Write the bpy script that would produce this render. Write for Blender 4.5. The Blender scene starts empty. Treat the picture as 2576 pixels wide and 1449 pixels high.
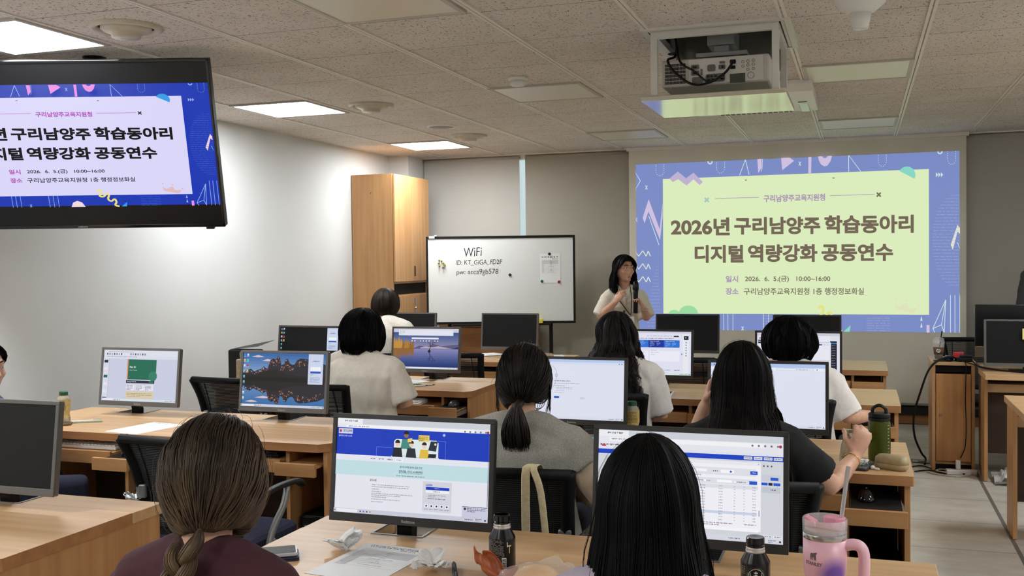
import bpy, math, random
from mathutils import Vector, Matrix, noise
rnd = random.Random(7)
PI = math.pi
SC = bpy.context.scene
COL = SC.collection
# ---------------------------------------------------------------- camera
YAW, PITCH, ROLL = math.radians(18.945), math.radians(-1.543), math.radians(-0.684)
CAM_Z = 1.52
CEIL, WALL_Y = 2.5985, 9.80
FPX = 2551.8
cam = bpy.data.cameras.new('camera'); cam.sensor_width = 36.0; cam.lens = FPX / 2576 * 36.0
cam.clip_start = 0.05; cam.clip_end = 60
co = bpy.data.objects.new('camera', cam); COL.objects.link(co); SC.camera = co
_f = Vector((-math.sin(YAW) * math.cos(PITCH), math.cos(YAW) * math.cos(PITCH), math.sin(PITCH)))
_r = Vector((math.cos(YAW), math.sin(YAW), 0)); _u = _r.cross(_f)
_r2 = math.cos(ROLL) * _r + math.sin(ROLL) * _u; _u2 = -math.sin(ROLL) * _r + math.cos(ROLL) * _u
co.matrix_world = Matrix(((_r2.x, _u2.x, -_f.x, 0), (_r2.y, _u2.y, -_f.y, 0), (_r2.z, _u2.z, -_f.z, CAM_Z), (0, 0, 0, 1)))
# ---------------------------------------------------------------- world, exposure, light levels
wd = bpy.data.worlds.new('world'); SC.world = wd; wd.use_nodes = True
wd.node_tree.nodes['Background'].inputs[0].default_value = (0.75, 0.85, 1.0, 1)
wd.node_tree.nodes['Background'].inputs[1].default_value = 0.6
SC.view_settings.view_transform = 'Standard'; SC.view_settings.look = 'None'
SC.view_settings.gamma = 1.0; SC.view_settings.use_curve_mapping = False
SC.view_settings.exposure = 0.0
LAMP = 43.0          # radiance of the lit LED panels
# lit LED panels: (x centre, y centre); seen left row first, then unseen ones added for brightness
LIT = [(-3.745, 3.775), (-3.745, 6.215), (-3.745, 8.65), (-3.745, 1.33), (-3.745, -1.1), (-1.895, -1.1), (1.85, 1.33), (1.85, 3.80), (1.85, 6.26)]
OFF = [(-1.895, 3.80), (-1.895, 6.26), (-1.895, 8.65), (-0.012, 6.26), (-0.012, 8.67), (1.85, 6.26), (1.85, 3.80), (1.85, 8.67)]

# ---------------------------------------------------------------- materials
def lin(c):
    c = c / 255.0
    return c / 12.92 if c <= 0.04045 else ((c + 0.055) / 1.055) ** 2.4
def rgb(t): return (lin(t[0]), lin(t[1]), lin(t[2]), 1.0)
_mats = {}
def mat(name, col, rough=0.5, metal=0.0, **k):
    if name in _mats: return _mats[name]
    m = bpy.data.materials.new(name); m.use_nodes = True; _mats[name] = m
    b = m.node_tree.nodes['Principled BSDF']
    b.inputs['Base Color'].default_value = rgb(col); b.inputs['Roughness'].default_value = rough
    b.inputs['Metallic'].default_value = metal
    for kk, v in k.items(): b.inputs[kk.replace('_', ' ')].default_value = v
    return m
def emat(col, s=1.0):
    n = 'glow_%d_%d_%d_%d' % (col[0], col[1], col[2], round(s * 100))
    if n in _mats: return _mats[n]
    m = bpy.data.materials.new(n); m.use_nodes = True; _mats[n] = m
    b = m.node_tree.nodes['Principled BSDF']
    b.inputs['Base Color'].default_value = (0.01, 0.01, 0.01, 1); b.inputs['Roughness'].default_value = 0.35
    b.inputs['Specular IOR Level'].default_value = 0.15
    b.inputs['Emission Color'].default_value = rgb(col); b.inputs['Emission Strength'].default_value = s
    return m
def noisy(name, c1, c2, scale=(8, 8, 8), detail=4, rough=0.5, bump=0.0, lo=0.35, hi=0.65, metal=0.0, coords='Object', bscale=None, **k):
    """two colours mixed by a stretched noise, optional bump"""
    m = mat(name, c1, rough, metal, **k)
    nt = m.node_tree; b = nt.nodes['Principled BSDF']
    tc = nt.nodes.new('ShaderNodeTexCoord'); mp = nt.nodes.new('ShaderNodeMapping'); mp.inputs['Scale'].default_value = scale
    nz = nt.nodes.new('ShaderNodeTexNoise'); nz.inputs['Scale'].default_value = 1.0; nz.inputs['Detail'].default_value = detail
    rp = nt.nodes.new('ShaderNodeValToRGB')
    rp.color_ramp.elements[0].position = lo; rp.color_ramp.elements[0].color = rgb(c1)
    rp.color_ramp.elements[1].position = hi; rp.color_ramp.elements[1].color = rgb(c2)
    L = nt.links.new
    L(tc.outputs[coords], mp.inputs['Vector']); L(mp.outputs[0], nz.inputs['Vector']); L(nz.outputs['Fac'], rp.inputs[0]); L(rp.outputs[0], b.inputs['Base Color'])
    if bump:
        bp = nt.nodes.new('ShaderNodeBump'); bp.inputs['Strength'].default_value = bump; bp.inputs['Distance'].default_value = 0.002
        src = nz
        if bscale:
            src = nt.nodes.new('ShaderNodeTexNoise'); src.inputs['Scale'].default_value = bscale; L(tc.outputs[coords], src.inputs['Vector'])
        L(src.outputs['Fac'], bp.inputs['Height']); L(bp.outputs[0], b.inputs['Normal'])
    return m
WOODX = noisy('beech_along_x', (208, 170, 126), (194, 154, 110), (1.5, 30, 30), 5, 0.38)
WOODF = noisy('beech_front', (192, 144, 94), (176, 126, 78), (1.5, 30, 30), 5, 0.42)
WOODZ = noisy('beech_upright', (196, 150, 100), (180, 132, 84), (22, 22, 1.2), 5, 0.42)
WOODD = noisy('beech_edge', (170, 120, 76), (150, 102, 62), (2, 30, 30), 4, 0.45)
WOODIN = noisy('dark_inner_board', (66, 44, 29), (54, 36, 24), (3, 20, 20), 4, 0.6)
BLACK = mat('black_plastic', (10, 10, 11), 0.5, Specular_IOR_Level=.3)
BLACKG = mat('black_gloss', (6, 6, 7), 0.12)
GAPSHADE = mat('gap_shade', (14, 12, 11), 0.9)  # near-black colour standing in for shade inside gaps and openings
BEZD = mat('bezel_dark', (38, 36, 34), 0.45)
BEZG = mat('bezel_grey', (92, 89, 86), 0.42)
CHROME = mat('chrome', (200, 200, 200), 0.18, 1.0)
SILVER = mat('silver_paint', (150, 150, 150), 0.4, 0.6)
WHITEP = mat('white_plastic', (222, 220, 214), 0.4)
GREYP = mat('grey_plastic', (170, 168, 162), 0.5)
PAPER = mat('white_paper', (238, 238, 238), 0.8)
INK = mat('black_ink', (30, 30, 34), 0.7)
INKG = mat('grey_ink', (140, 140, 144), 0.8)
OFFSCR = mat('screen_off', (12, 12, 13), 0.5, Specular_IOR_Level=.25)
SKIN = noisy('skin', (214, 168, 140), (204, 154, 126), (30, 30, 30), 3, 0.5, Subsurface_Weight=0.08)
SKIN.node_tree.nodes['Principled BSDF'].inputs['Subsurface Radius'].default_value = (0.02, 0.008, 0.005)

# ---------------------------------------------------------------- mesh builder
class MB:
    def __init__(s): s.v = []; s.f = []; s.m = []; s.mats = []
    def mi(s, m):
        if m is None: return 0
        if m not in s.mats: s.mats.append(m)
        return s.mats.index(m)
    def add(s, vs, fs, m=None, T=None):
        n = len(s.v); i = s.mi(m)
        s.v += [tuple(T @ Vector(p)) if T else tuple(p) for p in vs]
        for f in fs: s.f.append(tuple(n + k for k in f)); s.m.append(i)
        return s
    def box(s, x0, x1, y0, y1, z0, z1, m=None, T=None):
        return s.add([(x0, y0, z0), (x1, y0, z0), (x1, y1, z0), (x0, y1, z0), (x0, y0, z1), (x1, y0, z1), (x1, y1, z1), (x0, y1, z1)],
                     [(0, 3, 2, 1), (4, 5, 6, 7), (0, 1, 5, 4), (1, 2, 6, 5), (2, 3, 7, 6), (3, 0, 4, 7)], m, T)
    def prism(s, poly, z0, z1, m=None, T=None, side=None):
        n = len(poly)
        if side:
            v = [(p[0], p[1], z0) for p in poly] + [(p[0], p[1], z1) for p in poly]
            s.add(v, [(i, (i + 1) % n, n + (i + 1) % n, n + i) for i in range(n)], side, T); return s.add(v, [tuple(range(n - 1, -1, -1)), tuple(range(n, 2 * n))], m, T)
        return s.add([(p[0], p[1], z0) for p in poly] + [(p[0], p[1], z1) for p in poly],
                     [tuple(range(n - 1, -1, -1)), tuple(range(n, 2 * n))] + [(i, (i + 1) % n, n + (i + 1) % n, n + i) for i in range(n)], m, T)
    def rings(s, rs, m=None, cap=True, closed=False, T=None):
        n = len(rs[0]); vs = [p for r in rs for p in r]; fs = []
        k = len(rs)
        for a in range(k if closed else k - 1):
            b = (a + 1) % k
            for i in range(n): fs.append((a * n + i, a * n + (i + 1) % n, b * n + (i + 1) % n, b * n + i))
        if cap and not closed: fs += [tuple(range(n - 1, -1, -1)), tuple(range((k - 1) * n, k * n))]
        return s.add(vs, fs, m, T)
    def lathe(s, prof, m=None, seg=24, T=None, cap=True):
        return s.rings([[(r * math.cos(2 * PI * i / seg), r * math.sin(2 * PI * i / seg), z) for i in range(seg)] for r, z in prof], m, cap, T=T)
    def ell(s, c, r, m=None, seg=16, rin=10, T=None):
        rs = []
        for j in range(rin + 1):
            a = -PI / 2 + PI * (j * 0.98 + 0.01 * rin) / rin
            rs.append([(c[0] + r[0] * math.cos(a) * math.cos(2 * PI * i / seg), c[1] + r[1] * math.cos(a) * math.sin(2 * PI * i / seg), c[2] + r[2] * math.sin(a)) for i in range(seg)])
        return s.rings(rs, m, T=T)
    def tube(s, pts, r, m=None, seg=10, cap=True, closed=False, flat=1.0, up=None, T=None, dome=False):
        pts = [Vector(p) for p in pts]; n = len(pts)
        rr = list(r) if hasattr(r, '__len__') else [r] * n
        if dome:
            a, b = (pts[0] - pts[1]).normalized(), (pts[-1] - pts[-2]).normalized()
            pts = [pts[0] + a * rr[0] * .95, pts[0] + a * rr[0] * .7] + pts + [pts[-1] + b * rr[-1] * .7, pts[-1] + b * rr[-1] * .95]
            rr = [rr[0] * .3, rr[0] * .75] + rr + [rr[-1] * .75, rr[-1] * .3]; n = len(pts)
        rs = []; nrm = Vector(up) if up else None
        for i in range(n):
            if closed: t = pts[(i + 1) % n] - pts[i - 1]
            else: t = pts[min(i + 1, n - 1)] - pts[max(i - 1, 0)]
            if t.length < 1e-9: t = Vector((0, 0, 1))
            t.normalize()
            if nrm is None: nrm = t.orthogonal()
            nrm = nrm - t * nrm.dot(t)
            if nrm.length < 1e-6: nrm = t.orthogonal()
            nrm.normalize(); bn = t.cross(nrm)
            rs.append([tuple(pts[i] + nrm * (rr[i] * flat * math.cos(2 * PI * k / seg)) + bn * (rr[i] * math.sin(2 * PI * k / seg))) for k in range(seg)])
        return s.rings(rs, m, cap, closed, T)
    def mesh(s, name, m=None):
        me = bpy.data.meshes.new(name); me.from_pydata(s.v, [], s.f)
        for mm in (s.mats or ([m] if m else [])): me.materials.append(mm)
        if len(s.mats) > 1: me.polygons.foreach_set('material_index', s.m)
        return me
    def build(s, name, m=None, parent=None, smooth=False, bevel=0, label=None, loc=None, rot=None):
        me = s.mesh(name, m)
        if smooth: me.polygons.foreach_set('use_smooth', [True] * len(me.polygons))
        o = bpy.data.objects.new(name, me); COL.objects.link(o)
        if parent: o.parent = parent
        if bevel:
            b = o.modifiers.new('edge', 'BEVEL'); b.width = bevel; b.segments = 2; b.limit_method = 'ANGLE'; b.angle_limit = 0.7
        if label: o['label'] = label
        if loc: o.location = loc
        if rot: o.rotation_euler = rot
        return o
def catmull(P, n=6, closed=False):
    P = [Vector(p) for p in P]; out = []; k = len(P)
    for i in range(k if closed else k - 1):
        if closed: a, b, c, d = P[i - 1], P[i], P[(i + 1) % k], P[(i + 2) % k]
        else: a, b, c, d = P[max(i - 1, 0)], P[i], P[i + 1], P[min(i + 2, k - 1)]
        for j in range(n):
            t = j / n
            out.append(0.5 * ((2 * b) + (c - a) * t + (2 * a - 5 * b + 4 * c - d) * t * t + (3 * b - 3 * c + d - a) * t ** 3))
    if not closed: out.append(P[-1])
    return out
def rrect(x0, x1, y0, y1, r, n=4):
    out = []
    for cx, cy, a in ((x1 - r, y1 - r, 0), (x0 + r, y1 - r, 90), (x0 + r, y0 + r, 180), (x1 - r, y0 + r, 270)):
        for i in range(n + 1):
            t = math.radians(a + 90 * i / n); out.append((cx + r * math.cos(t), cy + r * math.sin(t)))
    return out
def thing(name, label, cat, loc=(0, 0, 0), rz=0.0, group=None):
    o = bpy.data.objects.new(name, None); COL.objects.link(o); o.empty_display_size = 0.1
    o.location = loc; o.rotation_euler = (0, 0, rz); o['label'] = label; o['category'] = cat
    if group: o['group'] = group
    return o
def tag(o, label, cat, group=None):
    o['label'] = label; o['category'] = cat
    if group: o['group'] = group
    return o
def struct(o, label=None):
    o['kind'] = 'structure'
    if label: o['label'] = label
    return o
def copy_tree(o, parent=None):
    c = o.copy(); COL.objects.link(c)
    if parent: c.parent = parent; c.matrix_parent_inverse = o.matrix_parent_inverse
    for ch in list(o.children): copy_tree(ch, c)
    return c
# ---------------------------------------------------------------- text as mesh
_txt = {}
def text_geo(s, bold=0.0):
    k = (s, bold)
    if k in _txt: return _txt[k]
    cu = bpy.data.curves.new('letters', 'FONT'); cu.body = s; cu.offset = bold; cu.resolution_u = 4
    o = bpy.data.objects.new('letters', cu); COL.objects.link(o)
    dg = bpy.context.evaluated_depsgraph_get(); ev = o.evaluated_get(dg); me = ev.to_mesh()
    vs = [tuple(v.co) for v in me.vertices]; fs = [tuple(p.vertices) for p in me.polygons]
    ev.to_mesh_clear(); bpy.data.objects.remove(o); bpy.data.curves.remove(cu)
    x0 = min(v[0] for v in vs); x1 = max(v[0] for v in vs); y0 = min(v[1] for v in vs); y1 = max(v[1] for v in vs)
    vs = [((v[0] - x0) / (x1 - x0), (v[1] - y0) / (y1 - y0)) for v in vs]
    _txt[k] = (vs, fs, (x1 - x0) / (y1 - y0)); return _txt[k]
class Canvas:
    """flat printed or glowing content; u to the right, v downwards, both 0..1; front faces -y"""
    def __init__(s, w, h, em=0.9, eps=0.00025, printed=False, hmap=None, z0=0.0):
        s.w, s.h, s.em, s.eps, s.pr, s.hm, s.z0 = w, h, em, eps, printed, hmap, z0; s.mb = MB(); s.l = 0; s.hold = False
    def p(s, u, v, l):
        if s.hm: u, v = s.hm(u, v)
        u = min(max(u, 0), 1) if s.hm else u; v = min(max(v, 0), 1) if s.hm else v
        return ((u - .5) * s.w, -s.eps * l, s.z0 + (1 - v) * s.h)
    def m(s, c):
        if not s.pr: return emat(c, s.em)
        return mat('ink_%d_%d_%d' % tuple(c), c, 0.6)
    def poly(s, pts, c):
        s.l += 0 if s.hold else 1; s.mb.add([s.p(u, v, s.l) for u, v in pts], [tuple(range(len(pts)))], s.m(c)); return s
    def rect(s, u0, v0, u1, v1, c): return s.poly([(u0, v1), (u1, v1), (u1, v0), (u0, v0)], c)
    def circ(s, u, v, r, c, asp=None, a0=0, a1=360, n=24, rot=0):
        asp = asp or s.w / s.h
        pts = [(u + r * math.cos(math.radians(a0 + (a1 - a0) * i / n)), v - r * asp * math.sin(math.radians(a0 + (a1 - a0) * i / n))) for i in range(n + (0 if a1 - a0 == 360 else 1))]
        return s.poly(pts, c)
    def line(s, pts, w, c, closed=False):
        s.l += 1; asp = 1 if s.hm else s.w / s.h; n = len(pts)
        for i in range(n if closed else n - 1):
            a, b = pts[i], pts[(i + 1) % n]; dx, dy = b[0] - a[0], (b[1] - a[1]) / asp; L = math.hypot(dx, dy) or 1
            nx, ny = -dy / L * w / 2, dx / L * w / 2 * asp
            s.mb.add([s.p(a[0] + nx, a[1] + ny, s.l), s.p(b[0] + nx, b[1] + ny, s.l), s.p(b[0] - nx, b[1] - ny, s.l), s.p(a[0] - nx, a[1] - ny, s.l)], [(0, 1, 2, 3)], s.m(c))
        return s
    def text(s, u0, v0, u1, v1, t, c, bold=0.0):
        vs, fs, a = text_geo(t, bold)
        s.mb.add([s.p(u0 + x * (u1 - u0), v1 + y * (v0 - v1), s.l + 1.5) for x, y in vs], fs, s.m(c)); return s
    def dash(s, u, v, w, h, c, rows=1, gap=None, words=6, seed=1):
        """unreadably small writing: short broken strokes"""
        r = random.Random(seed * 31 + int(u * 1e4)); gap = gap or h * 2
        for k in range(rows):
            x = u; end = u + w * (1 if rows == 1 or k < rows - 1 else r.uniform(.4, .8))
            while x < end:
                ww = w / words * r.uniform(.25, .95); ww = min(ww, end - x)
                y = v + k * gap; n = max(1, int(ww / (h * (1 if s.hm else s.h / s.w) * .62)))
                for q in range(n):
                    a = x + ww * q / n; b = a + ww / n * r.uniform(.45, .8); hh = h * r.uniform(.55, .95)
                    s.mb.add([s.p(a, y + hh, s.l + 1.5), s.p(b, y + hh, s.l + 1.5), s.p(b, y, s.l + 1.5), s.p(a, y, s.l + 1.5)], [(0, 1, 2, 3)], s.m(c))
                x += ww + w / words * .12
        return s
    def build(s, name, parent=None, **k): return s.mb.build(name, None, parent, **k)
# ================================================================= room shell
def add_lines(m, axis, off, pitch, width, col):
    """thin joint lines every pitch metres along an axis, mixed over the base colour"""
    nt = m.node_tree; b = nt.nodes['Principled BSDF']; L = nt.links.new
    tc = nt.nodes.new('ShaderNodeTexCoord'); sp = nt.nodes.new('ShaderNodeSeparateXYZ'); L(tc.outputs['Object'], sp.inputs[0])
    def mth(op, a, v):
        n = nt.nodes.new('ShaderNodeMath'); n.operation = op; L(a, n.inputs[0]); n.inputs[1].default_value = v; return n.outputs[0]
    a = mth('ADD', sp.outputs[axis], -off + pitch * 50 + width / 2); a = mth('MODULO', a, pitch); a = mth('LESS_THAN', a, width)
    mx = nt.nodes.new('ShaderNodeMix'); mx.data_type = 'RGBA'; L(a, mx.inputs['Factor'])
    old = b.inputs['Base Color'].links
    if old: L(old[0].from_socket, mx.inputs['A'])
    else: mx.inputs['A'].default_value = b.inputs['Base Color'].default_value
    mx.inputs['B'].default_value = rgb(col); L(mx.outputs['Result'], b.inputs['Base Color'])
def add_specks(m, col, scale, thr, amount=1.0):
    nt = m.node_tree; b = nt.nodes['Principled BSDF']; L = nt.links.new
    tc = nt.nodes.new('ShaderNodeTexCoord')
    for sc in scale:
        mp = nt.nodes.new('ShaderNodeMapping'); mp.inputs['Scale'].default_value = sc[:3]; mp.inputs['Rotation'].default_value = (0, 0, sc[3])
        nz = nt.nodes.new('ShaderNodeTexNoise'); nz.inputs['Scale'].default_value = 1; nz.inputs['Detail'].default_value = 2
        g = nt.nodes.new('ShaderNodeMath'); g.operation = 'GREATER_THAN'; g.inputs[1].default_value = thr
        g2 = nt.nodes.new('ShaderNodeMath'); g2.operation = 'MULTIPLY'; g2.inputs[1].default_value = amount
        mx = nt.nodes.new('ShaderNodeMix'); mx.data_type = 'RGBA'
        L(tc.outputs['Object'], mp.inputs[0]); L(mp.outputs[0], nz.inputs[0]); L(nz.outputs[0], g.inputs[0]); L(g.outputs[0], g2.inputs[0]); L(g2.outputs[0], mx.inputs['Factor'])
        old = b.inputs['Base Color'].links
        L(old[0].from_socket, mx.inputs['A']); mx.inputs['B'].default_value = rgb(col); L(mx.outputs['Result'], b.inputs['Base Color'])
CEILM = noisy('mineral_ceiling_tile', (218, 210, 201), (210, 202, 192), (3, 3, 3), 3, 0.9)
add_specks(CEILM, (104, 90, 78), [(30, 110, 30, 0.35), (120, 28, 30, -0.5), (70, 70, 30, 0.0)], 0.665, 1.0)
add_lines(CEILM, 1, 4.76, 0.61, 0.005, (110, 98, 86))
WALLM = noisy('painted_wall', (212, 212, 210), (207, 207, 204), (1.2, 1.2, 1.2), 3, 0.85, bump=0.05, bscale=300)
FLOORM = noisy('vinyl_floor_tile', (204, 198, 186), (188, 181, 168), (6, 9, 6), 6, 0.42)
add_specks(FLOORM, (98, 88, 76), [(50, 170, 30, 0.1), (110, 110, 30, .3)], 0.70, 0.6)
add_lines(FLOORM, 1, 6.845, 0.588, 0.005, (84, 78, 70)); add_lines(FLOORM, 0, 0.765, 1.19, 0.022, (112, 108, 102))
XL, XR, YB, H = -4.55, 3.0, -2.4, CEIL
TBX = [-0.322 + 0.6235 * k for k in range(-7, 7)]
struct(MB().box(XL - .1, XR + .1, YB - .1, WALL_Y + .1, -.1, 0).build('floor', FLOORM))
# ceiling: four slabs round the projector hatch, a dark shaft above it
hx0, hx1, hy0, hy1 = -0.945, -0.322, 4.755, 5.375
c = MB(); a = (XL - .1, XR + .1, YB - .1, WALL_Y + .1)
c.box(a[0], hx0, a[2], a[3], H, H + .05); c.box(hx1, a[1], a[2], a[3], H, H + .05)
c.box(hx0, hx1, a[2], hy0, H, H + .05); c.box(hx0, hx1, hy1, a[3], H, H + .05)
cl = struct(c.build('ceiling', CEILM))
s = MB(); s.box(hx0 - .02, hx0, hy0, hy1, H + .05, H + .5); s.box(hx1, hx1 + .02, hy0, hy1, H + .05, H + .5)
s.box(hx0, hx1, hy0 - .02, hy0, H + .05, H + .5); s.box(hx0, hx1, hy1, hy1 + .02, H + .05, H + .5); s.box(hx0, hx1, hy0, hy1, H + .5, H + .52)
s.build('hatch_shaft', GAPSHADE, cl, label='dark shaft above the open ceiling hatch')
TB = mat('ceiling_rail_white', (226, 220, 208), 0.45)
for i, x in enumerate(TBX):
    m = MB(); segs = [(YB, WALL_Y)]
    for y0, y1 in segs:
        m.box(x - .017, x - .003, y0, y1, H - .006, H); m.box(x + .003, x + .017, y0, y1, H - .006, H)
    struct(m.build('trim_%d' % (i + 1), TB))
struct(MB().box(XL - .1, XL, YB, WALL_Y, 0, H).build('wall_left', WALLM))
struct(MB().box(XR, XR + .1, YB, WALL_Y, 0, H).build('wall_right', WALLM))
struct(MB().box(XL, XR, YB - .1, YB, 0, H).build('wall_back', WALLM))
struct(MB().box(XL, XR, WALL_Y + .06, WALL_Y + .16, 0, H).build('wall_front', WALLM))
struct(MB().box(XL, -4.33, 9.42, WALL_Y + .06, 0, H).build('pillar_corner', WALLM))
struct(MB().box(-4.33, XR, WALL_Y + .02, WALL_Y + .06, H - .05, H).box(-4.33, XR, WALL_Y - .04, WALL_Y + .06, H - .012, H).build('trim_20', TB))
struct(MB().box(-4.33, XR, WALL_Y, WALL_Y + .06, 0.005, 0.085).build('baseboard_front', WOODD))
struct(MB().box(-4.33, XR, WALL_Y - .02, WALL_Y + .06, 0.085, 0.165).build('trim_21', mat('black_sill', (26, 26, 28), 0.5)))
struct(MB().box(-3.30, -3.16, WALL_Y + .03, WALL_Y + .059, .17, 2.54).build('window_1', emat((206, 226, 230), 0.9)), 'bright strip of daylit window between two roller blinds')
# roller blinds along the front wall; each cloth colour has its local light painted in
def blind(x0, x1, y, col, label, name='roller_blind', zb=0.17):
    f = noisy('blind_cloth_%d' % col[0], col, tuple(int(q * .965) for q in col), (3, 3, 900), 2, 0.85)
    t = thing(name, label, 'blind', ((x0 + x1) / 2, y, 0), group='roller blinds along the front wall'); w = (x1 - x0) / 2
    MB().box(-w, w, -.002, .002, zb + .02, H - .045).build('fabric', f, t)
    MB().tube([(-w, .012, H - .034), (w, .012, H - .034)], .02, seg=12).build('roller_tube', f, t, smooth=True)
    MB().box(-w, w, -.008, .008, zb, zb + .02).build('bottom_bar', GREYP, t); return t
blind(-4.32, -3.268, WALL_Y - .005, (186, 182, 174), 'roller blind, brighter light painted into its cloth, between the corner pillar and the bright window strip')
blind(-3.205, -1.9, WALL_Y - .005, (164, 159, 146), 'roller blind, dimmer light painted into its olive cloth, behind the presenter and the whiteboard')
blind(0.70, 2.95, WALL_Y - .005, (176, 172, 162), 'roller blind, its lighting painted into the grey cloth, to the right of the projected slide')
# ================================================================= slide artwork (shared by the television and the projection screen)
def homog(src):
    dst = [(0, 0), (1, 0), (1, 1), (0, 1)]; A = []; B = []
    for (x, y), (u, v) in zip(src, dst):
        A.append([x, y, 1, 0, 0, 0, -u * x, -u * y]); B.append(u); A.append([0, 0, 0, x, y, 1, -v * x, -v * y]); B.append(v)
    n = 8; M = [r[:] + [b] for r, b in zip(A, B)]
    for i in range(n):
        p = max(range(i, n), key=lambda k: abs(M[k][i])); M[i], M[p] = M[p], M[i]
        for k in range(n):
            if k != i:
                q = M[k][i] / M[i][i]; M[k] = [a - q * b for a, b in zip(M[k], M[i])]
    h = [M[i][n] / M[i][i] for i in range(n)]
    def f(x, y):
        w = h[6] * x + h[7] * y + 1; return ((h[0] * x + h[1] * y + h[2]) / w, (h[3] * x + h[4] * y + h[5]) / w)
    return f
def slide(w, h, z0, P, em, eps):
    hm = homog([(239, 155), (2183, 75), (2182, 1167), (243, 1152)])
    C = Canvas(w, h, em, eps, hmap=hm, z0=z0)
    q = lambda u, v: (u, v)
    C.hm = None; C.rect(0, 0, 1, 1, P['bg']); C.hm = hm
    asp = 1.0
    LW = P['line']
    def dots(pts, r=3): 
        for x, y in pts: C.circ(x, y, r, LW, 1, n=6)
    def ring(x, y, r):
        for k in range(0, 360, 30):
            a, b = math.radians(k), math.radians(k + 30)
            C.poly([(x + r * math.cos(a), y + r * math.sin(a)), (x + r * math.cos(b), y + r * math.sin(b)), (x + r * .55 * math.cos(b), y + r * .55 * math.sin(b)), (x + r * .55 * math.cos(a), y + r * .55 * math.sin(a))], LW)
    for cx, cy in ((385, 175), (752, 160), (1722, 120), (2135, 110)):
        dots([(cx - 24, cy - 28 + k * 11) for k in range(5)] + [(cx + 24, cy - 30 + k * 11) for k in range(5)] + [(cx + 24 * math.cos(a), cy + 18 + 30 * math.sin(a)) for a in (.3, .8, 1.3, 1.8, 2.3, 2.8)], 2.6)
    ring(690, 140, 16); ring(2065, 82, 16)
    C.line([(868, 222), (903, 126), (925, 218)], 4, LW)
    C.poly([(975, 122), (1000, 120), (1000, 178), (980, 210)], P['pink']); C.line([(1006, 122), (1003, 180), (998, 200)], 3, LW)
    C.poly([(1117, 115), (1170, 113), (1195, 136), (1124, 192)], P['pink'])
    for x, y in ((1230, 153), (307, 295), (245, 490), (883, 1144)): C.line([(x - 6, y - 12), (x + 6, y + 12)], 4, LW); C.line([(x + 6, y - 12), (x - 6, y + 12)], 4, LW)
    C.poly([(1281, 108), (1299, 107), (1297, 210), (1280, 211)], P['pink'])
    C.poly([(1338, 106), (1422, 103), (1412, 140), (1395, 164), (1376, 170), (1356, 158), (1344, 135)], P['pink']); C.circ(1379, 103, 17, P['bg'], 1)
    C.line([(1521, 100), (1521, 202)], 4, LW); C.line([(1521, 100), (1593, 200)], 4, LW)
    for k in range(3): C.poly([(2040 + k * 15, 206), (2053 + k * 15, 220), (2040 + k * 15, 236)], LW)
    # dotted circles and bands
    for k in range(29):
        y = 342 + k * 19.2; r = math.sqrt(max(0, 1 - ((y - 612) / 275) ** 2)) * 130; x = 2150 - r
        C.dash(x, y, 2183 - x, 5, P['dot'], words=3, seed=k)
        if k < 19:
            y2 = 770 + k * 20; r2 = min(62, 8 + k * 4); C.dash(372 - r2, y2, r2 * 1.35, 5, P['dot'], words=3, seed=k + 90)
    for k in range(6): C.dash(1628, 1078 + k * 15, 137, 5, P['dot'], words=2, seed=k + 50); C.dash(1000, 1066 + k * 16, 60, 5, P['dot'], words=2, seed=k + 60)
    C.poly([(2127, 640), (2168, 520), (2183, 540), (2183, 575), (2168, 560), (2140, 670)], P['chev'])
    C.line([(2168, 625), (2183, 665)], 4, LW)
    C.line([(2020, 1142), (2098, 968), (2072, 1118), (2020, 1142)], 4, LW); C.line([(2098, 968), (2088, 1165), (2072, 1118)], 4, LW); C.line([(2022, 1142), (2032, 1167)], 4, LW)
    for x in (2126, 2152, 2181): C.line([(x, 940), (x, 1167)], 3.5, LW)
    for y in (1080, 1120): C.poly([(1946, y + 15), (1953, y - 15), (1959, y + 15)], LW)
    C.poly([(1983, 1120), (2001, 1120), (2001, 1167), (1983, 1167)], P['pink'])
    C.poly([(1488, 1162), (1531, 1122), (1525, 1162)], P['teal'])
    C.poly([(1150, 1160), (1165, 1120), (1195, 1105), (1225, 1120), (1245, 1160)], P['chev'])
    for x in (770, 796, 826, 1010, 1040, 1070): C.line([(x, 1056), (x, 1160)], 3, LW)
    # left ornaments
    C.line([(239, 200), (272, 256), (239, 312)], 4, LW)
    C.poly([(322, 366), (388, 548), (405, 390), (405, 470), (390, 612), (320, 440), (297, 512), (285, 478)], P['pink'])
    C.line([(322, 466), (383, 642)], 4, LW)
    for y in (690, 768, 846): C.line([(240, y - 8), (260, y + 20), (285, y - 14), (306, y + 20), (318, y - 12), (331, y + 20)], 5, P['chev'])
    # white card
    C.poly([(408, 1055), (1998, 1058), (1998, 187), (408, 245)], P['card'])
    C.poly([(448, 242), (498, 200), (548, 240), (593, 207), (648, 262), (630, 281), (592, 247), (552, 284), (500, 246), (468, 263)], P['lilac'])
    C.circ(1868, 222, 50, P['teal'], 1, -27, 153)
    for x, y in ((907, 252), (1431, 240)): C.line([(x - 7, y), (x + 7, y - .5)], 5, P['txt'])
    for x, y, k in ((672, 371, 'xa'), (1700, 340, 'txt')):
        for sg in (-1, 1): C.line([(x - 12, y - 12 * sg), (x + 12, y + 12 * sg)], 9, P[k])
    C.line([(722, 363), (985, 355)], 3.5, P['lilac2']); C.line([(1408, 346), (1675, 338)], 3.5, P['lilac2'])
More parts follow.
